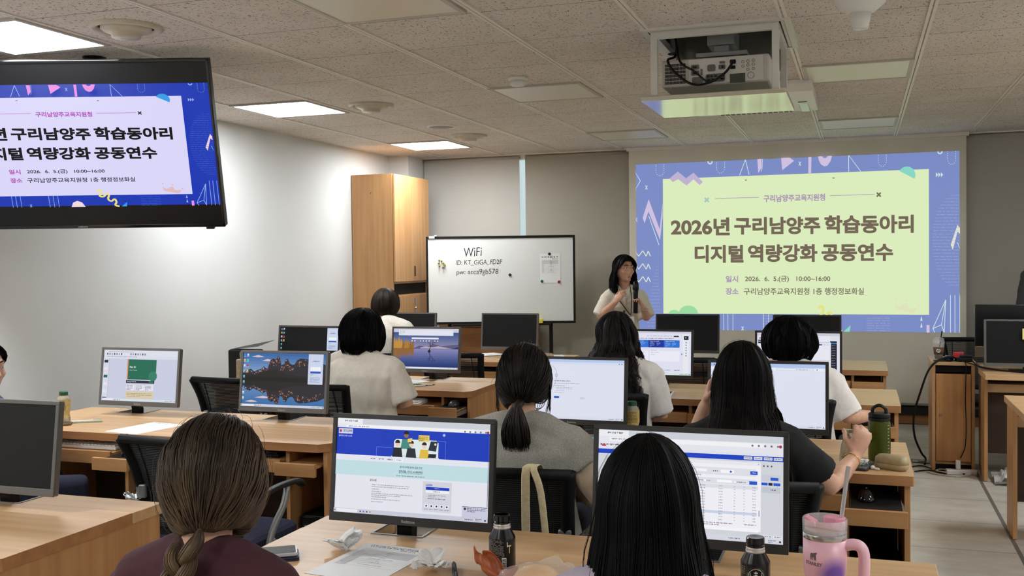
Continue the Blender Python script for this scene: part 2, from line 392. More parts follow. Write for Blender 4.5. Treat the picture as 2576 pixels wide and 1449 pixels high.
    def word(x0, y0, x1, y1, t, c, b, sl):
        """text along a line that climbs sl per pixel"""
        C.l += 1; vs, fs, a = text_geo(t, .022 if b > .025 else .010)
        k = b * .42 * (y1 - y0)
        for dx, dy in ((0, 0), (k, 0), (-k, 0), (0, k), (0, -k), (k * .7, k * .7), (-k * .7, k * .7), (k * .7, -k * .7), (-k * .7, -k * .7)): C.mb.add([C.p(x0 + x * (x1 - x0) + dx, y1 + y * (y0 - y1) + sl * x * (x1 - x0) + dy, C.l) for x, y in vs], fs, C.m(c))
    word(1013, 342, 1380, 384, '구리남양주교육지원청', P['lilac2'], .03, -.022)
    word(458, 480, 838 - 30, 584, '2026년', P['txt'], .042, -.006)
    word(838, 476, 1350, 578, '구리남양주', P['txt'], .042, -.008); word(1378, 466, 1906, 572, '학습동아리', P['txt'], .042, -.010)
    word(600, 644, 890, 748, '디지털', P['txt'], .042, -.005); word(920, 640, 1332, 743, '역량강화', P['txt'], .042, -.005); word(1360, 635, 1783, 738, '공동연수', P['txt'], .042, -.006)
    word(785, 827, 858, 866, '일시', P['lilac2'], .035, -.004); word(900, 828, 1410, 867, '2026.  6.  5.(금)   10:00~16:00', P['txt2'], .02, -.004)
    word(785, 900, 860, 940, '장소', P['lilac2'], .035, -.004); word(893, 900, 1610, 941, '구리남양주교육지원청 1층 행정정보화실', P['txt2'], .02, -.004)
    C.poly([(1792, 985), (1818, 1008), (1862, 985), (1880, 1020), (1925, 1018), (1905, 1052), (1800, 1022)], P['crown'])
    for x, y in ((1798, 960), (1866, 972), (1932, 1008)): C.circ(x, y, 7, P['crown'], 1, n=10)
    pts = catmull([(1338, 1020, 0), (1362, 1008, 0), (1368, 1040, 0), (1352, 1062, 0), (1380, 1068, 0), (1400, 1045, 0), (1418, 1052, 0), (1408, 1090, 0), (1428, 1110, 0), (1452, 1090, 0), (1462, 1120, 0), (1450, 1145, 0), (1480, 1158, 0)], 5)
    C.line([(p.x, p.y) for p in pts], 14, P['yel'])
    if 'cloud' in P:
        C.poly([(444, 1056)] + [(474 + 34 * math.cos(math.radians(a)), 1056 - 24 * math.sin(math.radians(a))) for a in range(180, -1, -20)], P['cloud'])
        C.poly([(500, 1056)] + [(560 + 58 * math.cos(math.radians(a)), 1056 - 50 * math.sin(math.radians(a))) for a in range(180, -1, -15)], P['cloud'])
    return C
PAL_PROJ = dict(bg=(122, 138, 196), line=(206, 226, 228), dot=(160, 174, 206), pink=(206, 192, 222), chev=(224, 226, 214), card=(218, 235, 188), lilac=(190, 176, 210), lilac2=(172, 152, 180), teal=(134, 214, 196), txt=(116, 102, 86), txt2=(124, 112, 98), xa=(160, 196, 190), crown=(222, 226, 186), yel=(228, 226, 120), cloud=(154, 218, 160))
PAL_TV = dict(bg=(16, 52, 178), line=(150, 180, 236), dot=(70, 104, 204), pink=(232, 140, 222), chev=(240, 214, 222), card=(216, 212, 246), lilac=(220, 150, 230), lilac2=(182, 84, 184), teal=(44, 156, 226), txt=(16, 14, 18), txt2=(40, 36, 52), xa=(90, 180, 230), crown=(222, 186, 190), yel=(236, 222, 120), cloud=(120, 210, 190))
# projection screen
ps = thing('projection_screen', 'large pull-down projection screen showing the blue bordered slide', 'projection screen', (-0.605, WALL_Y - .06, 0))
MB().box(-1.52, 1.49, -.003, .003, .20, H - .03).build('screen_fabric', noisy('screen_cloth', (222, 216, 200), (216, 210, 194), (2, 2, 2), 2, 0.9), ps)
MB().box(-1.54, 1.51, -.025, .025, H - .03, H).build('screen_case', TB, ps)
MB().tube([(-1.52, 0, .19), (1.49, 0, .19)], .012, seg=10).build('weight_bar', GREYP, ps, smooth=True)
sl = slide(2.885, 1.60, 0.838, PAL_PROJ, 1.0, .0004)  # slide layer glows by itself in place of the projector beam
o = sl.build('glowing_slide', ps); o.location = (-0.008, -.004, 0); o['label'] = 'glowing layer standing in for the projected slide, large grey title on a pale green card'
# ================================================================= television
TVR = Vector((math.cos(YAW), math.sin(YAW), 0))
tvc = Vector((-3.088, 4.406, 2.126)) - TVR * .76
tv = thing('television', 'large black television hung from the ceiling showing a blue and white slide', 'television', tvc, YAW)
TT = Matrix.Rotation(math.radians(17.5), 4, 'X')
w, h = .76, .43
def tb(mb, name, m, parent, **k):
    o = mb.build(name, m, parent, **k); o.matrix_local = TT; return o
tb(MB().box(-w, w, 0, .05, -h, h).box(-.45, .45, .05, .08, -.28, .28), 'housing', BLACK, tv, bevel=.004)
fr = MB(); fr.box(-w, w, -.006, 0, h - .014, h).box(-w, w, -.006, 0, -h, -h + .018).box(-w, -w + .012, -.006, 0, -h, h).box(w - .012, w, -.006, 0, -h, h)
tb(fr, 'bezel', BLACKG, tv, bevel=.002)
tb(MB().box(-w + .012, w - .012, -.001, .001, -h + .018, h - .014), 'panel', mat('tv_panel_black', (8, 8, 10), 0.3, Specular_IOR_Level=.3), tv)
sl = slide(2 * w - .024, .622, -.311, PAL_TV, 1.0, .0002)
o = tb(sl.mb, 'slide_picture', None, tv); o.matrix_local = TT @ Matrix.Translation((0, -.002, 0.002)); o['label'] = 'glowing slide with black title on a white card'
lg = MB(); vs, fs, a_ = text_geo('SAMSUNG', .01); lg.add([(.02 + x * .05 - .025, -.0068, -h + .006 + y * .006) for x, y in vs], fs)
tb(lg, 'logo', GREYP, tv); tb(MB().box(.66, .70, -.002, .02, -h - .012, -h), 'sensor_foot', BLACK, tv)
pl = MB(); z = CEIL - tvc.z; pl.tube([(0.10, .12, .1), (.10, .12, z - .02)], .03, seg=14); pl.box(-.1, .3, .05, .12, -.1, .15)
pl.build('hanging_pole', BLACK, tv, smooth=False); MB().lathe([(.03, z - .03), (.055, z - .012), (.06, z)], seg=20, T=Matrix.Translation((.10, .12, 0))).build('ceiling_flange', BLACK, tv)
# ================================================================= ceiling fittings
LITM = emat((246, 251, 255), LAMP); OFFM = mat('light_diffuser_off', (214, 210, 192), 0.35)
FRM = mat('light_frame', (186, 180, 168), 0.5)
def lamp(x, y, on, label):
    t = thing('ceiling_light', label, 'ceiling light', (x, y, CEIL), group='square ceiling light panels')
    f = MB(); a, b = .298, .275
    f.box(-a, a, -a, -b, -.012, 0).box(-a, a, b, a, -.012, 0).box(-a, -b, -b, b, -.012, 0).box(b, a, -b, b, -.012, 0)
    f.build('frame', FRM, t)
    d = MB().box(-b, b, -b, b, -.009, -.001).build('diffuser', LITM if on else OFFM, t)
    if on: d['label'] = 'glowing white diffuser'
LL = ['brightly lit square ceiling light cut by the top left edge, above the television', 'lit ceiling light between the television and the wooden cabinet, second of the lit row', 'lit ceiling light farthest away, above the corner with the cabinet',
      'added lit ceiling light over the left aisle, out of view, for brightness', 'added lit ceiling light in the rear left corner, out of view, for brightness', 'added lit ceiling light in the rear row, second from the left wall, out of view, for brightness', 'added lit ceiling light near the right wall, out of view, for brightness', 'added lit ceiling light on the right side, out of view, for brightness', 'added lit ceiling light above the instructor desks, out of view, for brightness']
for i, (x, y) in enumerate(LIT): lamp(x, y, True, LL[i])
LO = ['unlit ceiling light at the top edge of the picture, left of the projector', 'unlit ceiling light beside the small smoke detector', 'unlit ceiling light near the front wall, between whiteboard and slide', 'unlit ceiling light right of the projector, reflecting the slide, nearer one', 'unlit ceiling light above the projected slide, close to the front wall',
      'unlit ceiling light on the right side beyond the picture', 'unlit ceiling light on the right side, nearest row', 'unlit ceiling light in the front right corner']
for (x, y), l in zip(OFF[:5], LO): lamp(x, y, False, l)
DIF = noisy('diffuser_aged_white', (206, 198, 182), (190, 180, 160), (6, 6, 6), 3, 0.45)
for x, y, r, l in ((-3.14, 3.81, .158, 'round ceiling air diffuser above the television, the nearest one'), (-3.165, 6.29, .155, 'round ceiling air diffuser beside the second lit light panel'), (-3.165, 8.14, .155, 'round ceiling air diffuser beside the farthest lit light panel')):
    t = thing('air_diffuser', l, 'air vent', (x, y, CEIL), group='round ceiling air diffusers')
    MB().lathe([(r, 0), (r, -.012), (r * .93, -.02), (r * .82, -.014), (r * .78, 0)], seg=36, cap=False).build('outer_ring', DIF, t, smooth=True)
    MB().lathe([(r * .78, -.001), (r * .5, -.0005), (.001, -.0005)], seg=30, cap=False).build('throat', GAPSHADE, t)
    MB().lathe([(r * .70, -.004), (r * .70, -.014), (r * .60, -.024), (r * .42, -.034), (r * .40, -.05), (.001, -.052)], seg=32, cap=False).build('cone', DIF, t, smooth=True)
t = thing('ceiling_speaker', 'flat round ceiling speaker grille in front of the farthest air diffuser', 'speaker', (-3.155, 7.51, CEIL))
MB().lathe([(.118, 0), (.118, -.006), (.105, -.010), (.10, -.006)], seg=32, cap=False).build('rim', WHITEP, t, smooth=True)
MB().lathe([(.10, -.006), (.001, -.008)], seg=32, cap=False).build('grille', mat('grille_grey', (150, 144, 134), .7), t)
t = thing('smoke_detector', 'small white smoke detector on the ceiling left of the projector', 'smoke detector', (-1.905, 5.70, CEIL))
MB().lathe([(.06, 0), (.06, -.012), (.05, -.02)], seg=28).build('base', WHITEP, t, smooth=True); MB().lathe([(.046, -.018), (.046, -.04), (.036, -.05), (.001, -.052)], seg=28).build('sensor_head', WHITEP, t, smooth=True)
t = thing('fire_detector', 'white dome ceiling detector with a long nozzle at the top edge', 'detector', (0.005, 4.43, CEIL))
MB().lathe([(.105, 0), (.105, -.02), (.095, -.045), (.06, -.075), (.045, -.082)], seg=32).build('dome', WHITEP, t, smooth=True); MB().lathe([(.044, -.078), (.03, -.145), (.024, -.147), (.001, -.147)], seg=24).build('nozzle', WHITEP, t, smooth=True)
# projector on its ceiling lift
GW = mat('lift_white_metal', (206, 202, 194), 0.4); GL = mat('lift_plate_glossy', (216, 214, 200), 0.12, 0.75)
t = thing('projector_lift', 'white metal ceiling lift cage lowered from an open hatch, around the projector', 'projector lift', (0, 0, 0))
fr = MB()
for y in (4.775, 5.30):
    for x in (-.915, -.36): fr.box(x - .016, x + .016, y - .012, y + .012, 2.285, CEIL + .1)
fr.box(-.93, -.344, 4.762, 4.786, CEIL - .045, CEIL - .01)
for x in (-.915, -.36): fr.box(x - .016, x + .016, 4.79, 5.29, CEIL - .04, CEIL - .01)
fr.build('frame', GW, t, bevel=.002)
MB().box(-.975, -.312, 4.735, 5.345, 2.262, 2.283).build('bottom_plate', GL, t, bevel=.002, label='glossy plate reflecting the slide')
MB().box(-.93, -.344, 5.312, 5.318, 2.46, CEIL + .12).build('rear_plate', GL, t)
rim = MB(); rim.box(hx0 - .03, hx1 + .03, hy0 - .03, hy0, H - .012, H).box(hx0 - .03, hx1 + .03, hy1, hy1 + .03, H - .012, H).box(hx0 - .03, hx0, hy0, hy1, H - .012, H).box(hx1, hx1 + .03, hy0, hy1, H - .012, H)
rim.build('hatch_rim', GW, t)
MB().box(-.69, -.56, 4.93, 5.12, CEIL - .06, CEIL + .02).box(-.66, -.59, 4.95, 5.09, 2.50, CEIL - .06).box(-.74, -.50, 4.90, 5.10, 2.478, 2.50).build('mount_bracket', SILVER, t, bevel=.003)
p = thing('projector', 'white projector with a panel of sockets hanging in the ceiling lift', 'projector', (-.645, 4.845, 2.40))
MB().box(-.253, .253, 0, .40, -.064, .066).build('body', noisy('projector_shell', (200, 192, 182), (192, 184, 174), (3, 3, 3), 2, .5), p, bevel=.012)
MB().box(-.12, .225, -.003, .002, -.056, .06).build('socket_panel', mat('projector_panel', (206, 200, 192), .5), p, bevel=.001)
g = MB()
for i in range(17):
    for k in range(6): g.box(-.232 + i * .0058, -.2285 + i * .0058, -.002, .001, -.05 + k * .0165, -.037 + k * .0165)
g.build('vent_grille', GAPSHADE, p)
def sock(name, x0, x1, z0, z1, m=BLACK):
    q = MB(); q.prism(rrect(x0, x1, z0, z1, min(x1 - x0, z1 - z0) * .25, 3), 0, .004, T=Matrix.Rotation(PI / 2, 4, 'X')); q.build(name, m, p).location = (0, -.002, 0)
GS = mat('socket_grey', (96, 94, 92), .5)
for x0, x1, z0, z1, m in ((-.108, -.07, .012, .034, GS), (-.108, -.07, -.016, .006, GS), (-.064, -.054, -.016, .012, GS), (.02, .052, .004, .026, GS), (.024, .05, .031, .042, GS), (-.032, .006, -.002, .03, GS), (-.04, .05, -.052, -.014, GS), (-.104, -.052, -.054, -.024, GS), (.072, .10, .026, .046, BLACK), (.074, .098, .002, .018, BLACK)): sock('socket', x0, x1, z0, z1, m)
for x0, x1, z0, z1 in ((-.098, -.082, .019, .027), (-.098, -.082, -.009, -.001), (.034, .044, .010, .020), (-.034, -.022, -.03, -.02), (-.018, -.006, -.03, -.02), (0, .012, -.03, -.02), (-.03, -.018, -.047, -.037), (-.012, 0, -.047, -.037), (.03, .046, -.03, -.02), (.03, .046, -.044, -.036)): MB().box(x0, x1, -.008, -.006, z0, z1).build('plug_hole', BLACKG, p)
MB().box(.072, .142, -.005, 0, -.062, -.020).box(.077, .137, -.006, 0, -.058, -.024, mat('lcd_olive', (62, 64, 52), .3)).build('display_window', GW, p)
bn = MB()
for x, z_, r in ((.132, .032, .006), (.132, .012, .006), (.155, .034, .006), (.155, .016, .006), (.18, .036, .006), (.18, .018, .006), (.155, -.004, .006), (.18, -.002, .006), (.168, -.032, .015)):
    bn.tube([(x + r * math.cos(a * PI / 8), -.004, z_ + r * math.sin(a * PI / 8)) for a in range(16)], .0011, seg=4, closed=True)
bn.build('button', GS, p)
cb = MB(); cb.tube(catmull([(-.19, .05, .185), (-.185, .02, .09), (-.215, -.025, .06), (-.18, -.03, .0), (-.10, -.03, -.06), (-.02, -.03, -.058), (.05, -.03, -.02), (.083, -.03, .02), (.086, -.012, .036)], 6), .006, seg=8)
cb.tube(catmull([(-.19, .05, .185), (-.16, -.01, .055), (-.09, -.028, .0), (-.035, -.03, -.05), (-.01, -.03, -.055)], 6), .005, seg=8); cb.tube([(-.2 + .022 * math.cos(a), .03 + .02 * math.sin(a), .10) for a in [k * PI / 6 for k in range(12)]], .003, seg=6, closed=True)
tag(cb.build('projector_cable', BLACK, None, smooth=True, loc=(-.645, 4.845, 2.40)), 'thick black cables looping across the back of the projector', 'cable')
# air conditioner cassette
t = thing('air_conditioner', 'white ceiling air conditioner panel with a slatted outlet behind the projector lift', 'air conditioner', (-.68, 6.90, CEIL))
prof = [(-.50, 0), (-.50, -.03), (-.44, -.066), (-.2, -.072), (.3, -.072), (.46, -.062), (.50, -.03), (.50, 0)]
MB().rings([[(x, yy, zz) for yy, zz in prof] for x in (-.41, -.39, .39, .41)]).build('cover', WHITEP, t, bevel=.006)
g = MB().box(-.25, .24, .20, .40, -.0735, -.07); g.build('outlet', mat('outlet_brown', (120, 104, 88), .7), t)
g = MB()
for k in range(14): g.box(-.25 + k * .036, -.243 + k * .036, .20, .40, -.078, -.072)
g.build('louver', WHITEP, t); MB().box(.30, .36, -.05, .40, -.076, -.06).build('sensor_window', BLACKG, t, bevel=.006)
# ================================================================= cabinet, whiteboard
t = thing('storage_cabinet', 'tall beech storage cabinet against the left wall beside the whiteboard', 'cabinet', (-4.543, 8.6, 0))
b = MB(); b.box(0, .42, 0, .018, 0, 2.345).box(0, .42, .782, .80, 0, 2.345).box(0, .012, .018, .782, 0, 2.345).box(0, .42, .018, .782, 2.327, 2.345).box(0, .42, .018, .782, .02, .06)
b.box(0, .42, .018, .782, 1.315, 1.335).box(0, .42, .018, .782, 1.19, 1.21)
b.build('carcass', WOODZ, t, bevel=.001)
MB().box(.012, .40, .018, .782, 1.211, 1.314, GAPSHADE).build('niche_shade_block', GAPSHADE, t)  # solid dark block standing in for the shade of the niche
MB().tube([(.20, -.0005, 2.17), (.20, .004, 2.17)], .005).build('screw_hole', BLACK, t)
for nm, z0, z1, hz in (('upper', 1.335, 2.343, 1.43), ('lower', .06, 1.20, 1.10)):
    for y0, y1, hy in ((.004, .399, .36), (.402, .797, .44)):
        d = MB().box(.424, .442, y0, y1, z0, z1).build('door', WOODZ, t, bevel=.0015)
        if hy > .4:
            if nm == 'upper': MB().box(.441, .447, hy - .012, hy + .012, hz - .05, hz + .05).build('handle', BLACK, d, bevel=.004)
            else: MB().box(.441, .449, hy - .018, hy + .018, hz - .07, hz + .07).tube([(.449, hy, hz - .03), (.455, hy, hz - .03)], .012).build('handle', CHROME, d, bevel=.003)
t = thing('low_cabinet', 'low brown wooden cabinet behind the lower edge of the whiteboard', 'cabinet', (-3.55, 9.50, 0))
b = MB().box(-.5, .5, .018, .25, .02, .86).box(-.5, .5, 0, .25, .86, .88); b.build('carcass', WOODD, t, bevel=.001)
for z0, z1 in ((.04, .44), (.45, .85)): MB().box(-.49, .49, 0, .016, z0, z1).build('drawer', WOODD, t, bevel=.001)
BW, BH, BR = 1.445, .855, math.radians(18.5)
wb = thing('whiteboard', 'mobile whiteboard in a black frame with handwritten wifi details', 'whiteboard', (-3.98, 9.04, 0), BR)
zb = .908
MB().box(.012, BW - .012, 0, .02, zb + .012, zb + BH - .012).build('writing_surface', mat('whiteboard_enamel', (226, 226, 222), .14), wb)
f = MB(); e = .024
f.box(0, BW, -.008, .026, zb + BH - e, zb + BH).box(0, BW, -.008, .026, zb, zb + e).box(0, e * .8, -.008, .026, zb + e, zb + BH - e).box(BW - e * .9, BW, -.008, .026, zb + e, zb + BH - e)
f.build('frame', BLACK, wb, bevel=.004)
MB().box(.25, 1.2, -.05, .0, zb - .016, zb + .004).build('pen_tray', BLACK, wb, bevel=.003)
for x in (.22, BW - .24):
    MB().box(x - .018, x + .018, .03, .066, .04, zb + BH * .6).build('leg', BLACK, wb, bevel=.003)
    MB().box(x - .02, x + .02, -.2, .26, .05, .085).tube([(x - .015, -.17, .025), (x + .015, -.17, .025)], .025).tube([(x - .015, .23, .025), (x + .015, .23, .025)], .025).build('foot', BLACK, wb)
MB().box(.03, .085, -.012, .028, zb + BH - .02, zb + BH + .003).box(.08, .105, -.014, .02, zb + BH, zb + BH + .012).build('corner_clip', WHITEP, wb)
def bp(x, y): return ((x - 58) / 1827.0 * BW, zb + BH - (y - 108) / 1080.0 * BH)
wr = MB()
def hand(t, x0, y0, x1, y1, sl=0.0):
    vs, fs, a = text_geo(t, -.004); X0, Z1 = bp(x0, y1); X1, Z0 = bp(x1, y0)
    wr.add([(X0 + x * (X1 - X0) + .0025 * noise.noise(Vector((x * 14, y * 3, 1))) + (y - .5) * .004, -.0012, Z1 + y * (Z0 - Z1) + sl * x + .004 * noise.noise(Vector((x * 9, y * 2, 7)))) for x, y in vs], fs)
hand('WiFi', 520, 255, 740, 365, .01); hand('ID: KT_GiGA_FD2F', 425, 402, 985, 468, .004); hand('pw: acca9gb578', 430, 515, 940, 595, .003)
wr.build('handwriting', INK, wb)
MW = Matrix.Translation((-3.98, 9.04, 0)) @ Matrix.Rotation(BR, 4, 'Z')
def onboard(x, y, d=-.0012):
    u, z = bp(x, y); return MW @ Vector((u, d, z))
X0, Z1 = bp(1452, 692); X1, Z0 = bp(1702, 335)
cv = Canvas(X1 - X0, Z0 - Z1, printed=True)
cv.rect(0, 0, 1, 1, (238, 238, 236)); cv.dash(.1, .095, .8, .05, (60, 60, 64), words=4, seed=3); cv.dash(.6, .17, .3, .03, (50, 50, 54), words=2, seed=4)
cv.rect(.09, .22, .9, .35, (214, 214, 214)); cv.rect(.09, .35, .2, .66, (220, 220, 220))
for v in (.22, .26, .30, .35, .41, .5, .54, .58, .66): cv.line([(.09, v), (.9, v)], .004, (150, 150, 150))
for k, (v, w_) in enumerate(((.24, .06), (.28, .1), (.325, .06), (.37, .12), (.44, .3), (.52, .04), (.56, .12), (.62, .3))): cv.dash(.55 - w_ / 2, v, w_, .018, (110, 110, 112), words=2, seed=k + 9)
o = cv.build('notice_sheet'); o.location = onboard((1452 + 1702) / 2, 692); o.rotation_euler = (0, 0, BR)
tag(o, 'printed notice sheet with a small table, pinned to the right of the whiteboard', 'paper')
MGP = [('magnet', 1570, 338, (24, 24, 26), 'round black magnet holding the top of the notice sheet'), ('magnet', 1475, 672, (20, 84, 60), 'round green magnet at the lower left corner of the notice sheet'), ('magnet', 1684, 680, (150, 30, 44), 'round red magnet at the lower right corner of the notice sheet'), ('magnet', 1084, 588, (24, 22, 28), 'round black magnet alone in the middle of the whiteboard')]
for n_, x, y, c_, l in MGP:
    o = MB().lathe([(.014, 0), (.014, .004), (.011, .008), (.001, .0085)], mat('magnet_%d_%d' % c_[:2], c_, .35), 20, Matrix.Rotation(PI / 2, 4, 'X')).build(n_, None, None, smooth=False)
    o.location = onboard(x, y, -.001); o.rotation_euler = (0, 0, BR); tag(o, l, 'magnet', 'round magnets on the whiteboard')
YG = mat('pin_olive', (150, 146, 50), .3); PG = mat('pin_clear', (120, 112, 110), .3)
pinl = ['topmost', 'second from the top', 'right of the topmost', 'upper left edge', 'middle right', 'far right', 'lower left', 'grey, lowest']
for k, (x, y) in enumerate(((218, 400), (247, 408), (270, 434), (212, 436), (283, 450), (288, 462), (221, 468), (263, 488))):
    t = thing('push_pin', '%s magnet in the cluster left of the handwriting' % ({0: 'topmost olive push-pin', 1: 'olive push-pin just right of the topmost', 2: 'third olive push-pin at right as a', 3: 'olive push-pin at left as a', 4: 'upper olive push-pin of a pair, as a', 5: 'olive push-pin farthest right as a', 6: 'lowest olive push-pin as a', 7: 'single grey push-pin'}[k],), 'push pin', onboard(x, y), BR, 'push-pin magnets on the whiteboard')
    m_ = PG if k == 7 else YG; R9 = Matrix.Rotation(PI / 2, 4, 'X')
    MB().lathe([(.009, 0), (.009, .003), (.004, .006), (.004, .013), (.008, .017), (.008, .02), (.001, .021)], m_, 12, R9).build('pin_body', None, t, smooth=True)
o = MB().box(-.05, .05, -.054, -.011, 0, .045, mat('yellow_felt', (226, 206, 70), .7)).build('board_eraser', None, None, bevel=.004); o.location = MW @ Vector((1.075, 0, zb + .0045)); o.rotation_euler = (0, 0, BR)
tag(o, 'yellow whiteboard eraser on the pen tray', 'eraser')
# ================================================================= desks
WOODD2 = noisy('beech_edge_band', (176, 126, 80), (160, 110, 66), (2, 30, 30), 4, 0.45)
WELLS = []
ROW = {1: 7.335, 2: 5.62, 3: 3.83, 4: 2.06}
DT = .74
def desk(label, x0, x1, y0, seats, mid, wells):
    D = .70; t = thing('computer_desk', label, 'desk', (0, y0, 0), group='double computer desks in rows')
    tp = MB(); f = .552; c_ = .04 if x1 < -1 else .004
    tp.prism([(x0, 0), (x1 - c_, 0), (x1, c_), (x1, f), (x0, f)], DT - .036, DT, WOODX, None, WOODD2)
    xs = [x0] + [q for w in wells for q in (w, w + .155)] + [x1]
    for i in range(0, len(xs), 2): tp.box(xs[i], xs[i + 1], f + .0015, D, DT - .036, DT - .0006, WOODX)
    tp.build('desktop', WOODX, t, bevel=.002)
    for w in wells:
        WELLS.append((w + .0775, y0)); q = MB(); q.box(w - .004, w + .159, f - .006, f + .0, DT - .002, DT + .0025).box(w - .004, w + .002, f, D, DT - .002, DT + .0025).box(w + .153, w + .159, f, D, DT - .002, DT + .0025)
        q.build('well_trim', SILVER, t)
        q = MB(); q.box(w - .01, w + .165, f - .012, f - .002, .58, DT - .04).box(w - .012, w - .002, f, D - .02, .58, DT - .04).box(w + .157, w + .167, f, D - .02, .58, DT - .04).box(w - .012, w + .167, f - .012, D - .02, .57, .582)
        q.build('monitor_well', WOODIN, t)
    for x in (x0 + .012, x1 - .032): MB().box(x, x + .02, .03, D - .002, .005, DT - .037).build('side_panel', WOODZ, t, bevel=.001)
    MB().box(mid - .009, mid + .009, .06, D - .04, .02, DT - .036).build('middle_panel', WOODZ, t)
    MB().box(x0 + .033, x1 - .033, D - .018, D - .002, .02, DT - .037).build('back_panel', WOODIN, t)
    for k, (dv, pd, pk) in enumerate(seats):
        l = x0 + .034 if k == 0 else mid + .01; r = mid - .01 if k == 0 else x1 - .034
        MB().box(dv - .009, dv + .009, .05, D - .07, .02, DT - .036).build('divider', WOODZ, t)
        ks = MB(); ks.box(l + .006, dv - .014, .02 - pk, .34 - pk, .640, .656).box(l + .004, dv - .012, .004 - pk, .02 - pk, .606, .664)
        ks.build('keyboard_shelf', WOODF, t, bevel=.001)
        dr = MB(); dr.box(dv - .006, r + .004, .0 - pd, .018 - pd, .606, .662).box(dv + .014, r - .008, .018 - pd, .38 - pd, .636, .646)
        d_ = dr.build('drawer', WOODF, t, bevel=.0015)
        if pd > .05:
            MB().box(dv + .016, r - .010, .019 - pd, .36 - pd, .6465, .652).build('drawer_mat', BLACK, d_)
            MB().box(r - .006, r - .001, .02 - pd, .34 - pd, .610, .635).build('drawer_slide', SILVER, d_)
    return t
desk('left desk of the front row, under two switched-off monitors and nearest the whiteboard', -4.02, -2.18, ROW[1], [(-3.25, 0, 0), (-2.385, 0, 0)], -3.06, (-3.66, -2.78))
desk('right desk of the front row, in front of the projected slide', -1.56, .18, ROW[1], [(-.90, 0, 0), (-.05, .02, 0)], -.70, (-1.33, -.47))
desk('left desk of the second row, with the lake wallpaper monitor', -4.02, -2.20, ROW[2], [(-3.25, 0, 0), (-2.40, .16, .10)], -3.06, (-3.64, -2.76))
desk('right desk of the second row, with a tablet and green sweet', -1.56, .20, ROW[2], [(-.90, .02, 0), (-.035, .22, .02)], -.70, (-1.28, -.45))
desk('left desk of the third row, with the mountain wallpaper monitor', -4.02, -2.165, ROW[3], [(-3.25, .17, .05), (-2.385, .05, 0)], -3.06, (-3.722, -2.825))
desk('right desk of the third row, with the green water bottle', -1.56, .18, ROW[3], [(-.90, .02, 0), (-.05, .22, .03)], -.70, (-1.28, -.45))
desk('left desk of the nearest row, its bare corner at the lower left of the picture', -4.02, -2.17, ROW[4], [(-3.25, 0, 0), (-2.385, 0, 0)], -3.06, (-3.64, -2.78))
desk('right desk of the nearest row, strewn with tissues, papers and cans', -1.56, .18, ROW[4], [(-.90, 0, 0), (-.05, 0, 0)], -.70, (-1.33, -.50))
# ================================================================= monitors and what they show
def browser(C, top=.17, tab=True):
    C.rect(0, 0, 1, 1, (232, 233, 242)); C.rect(0, 0, 1, top * .36, (208, 212, 220)); C.rect(0, 0, .17, top * .36, (240, 241, 246))
    C.rect(.06, top * .4, .9, top * .62, (246, 247, 250)); C.dash(.05, top * .12, .09, top * .1, (80, 80, 90), words=3, seed=2); C.dash(.075, top * .46, .14, top * .08, (110, 110, 120), words=3, seed=3)
    C.dash(.01, top * .77, .25, top * .1, (70, 70, 80), words=6, seed=5)
    for k in range(5): C.circ(.84 + k * .033, top * .52, .006, (120, 120, 130), n=8)
    C.circ(.985, top * .52, .008, (170, 50, 70), n=10)
def taskbar(C, c=(206, 210, 226)):
    C.rect(0, .955, 1, 1, c); C.rect(.02, .96, .16, .995, (238, 238, 244)); C.circ(.008, .978, .004, (40, 60, 120), n=6)
    for k in range(4): C.circ(.18 + k * .022, .978, .005, ((60, 60, 70), (40, 110, 190), (60, 60, 70), (200, 120, 60))[k], n=8)
    for k in range(5): C.circ(.86 + k * .011, .978, .0035, (90, 90, 100), n=6)
    C.dash(.925, .965, .04, .01, (80, 80, 90), 2, .016, 2); C.circ(.985, .978, .006, (50, 50, 60), n=6)
def toon(C, u, v, s, hair, top, skin=(240, 206, 186)):
    C.poly([(u - .030 * s, v + .13 * s), (u - .022 * s, v + .045 * s), (u + .022 * s, v + .045 * s), (u + .030 * s, v + .13 * s)], top)
    C.circ(u, v + .012 * s, .013 * s, skin, n=14); C.circ(u, v - .002 * s, .014 * s, hair, a0=-10, a1=190, n=12)
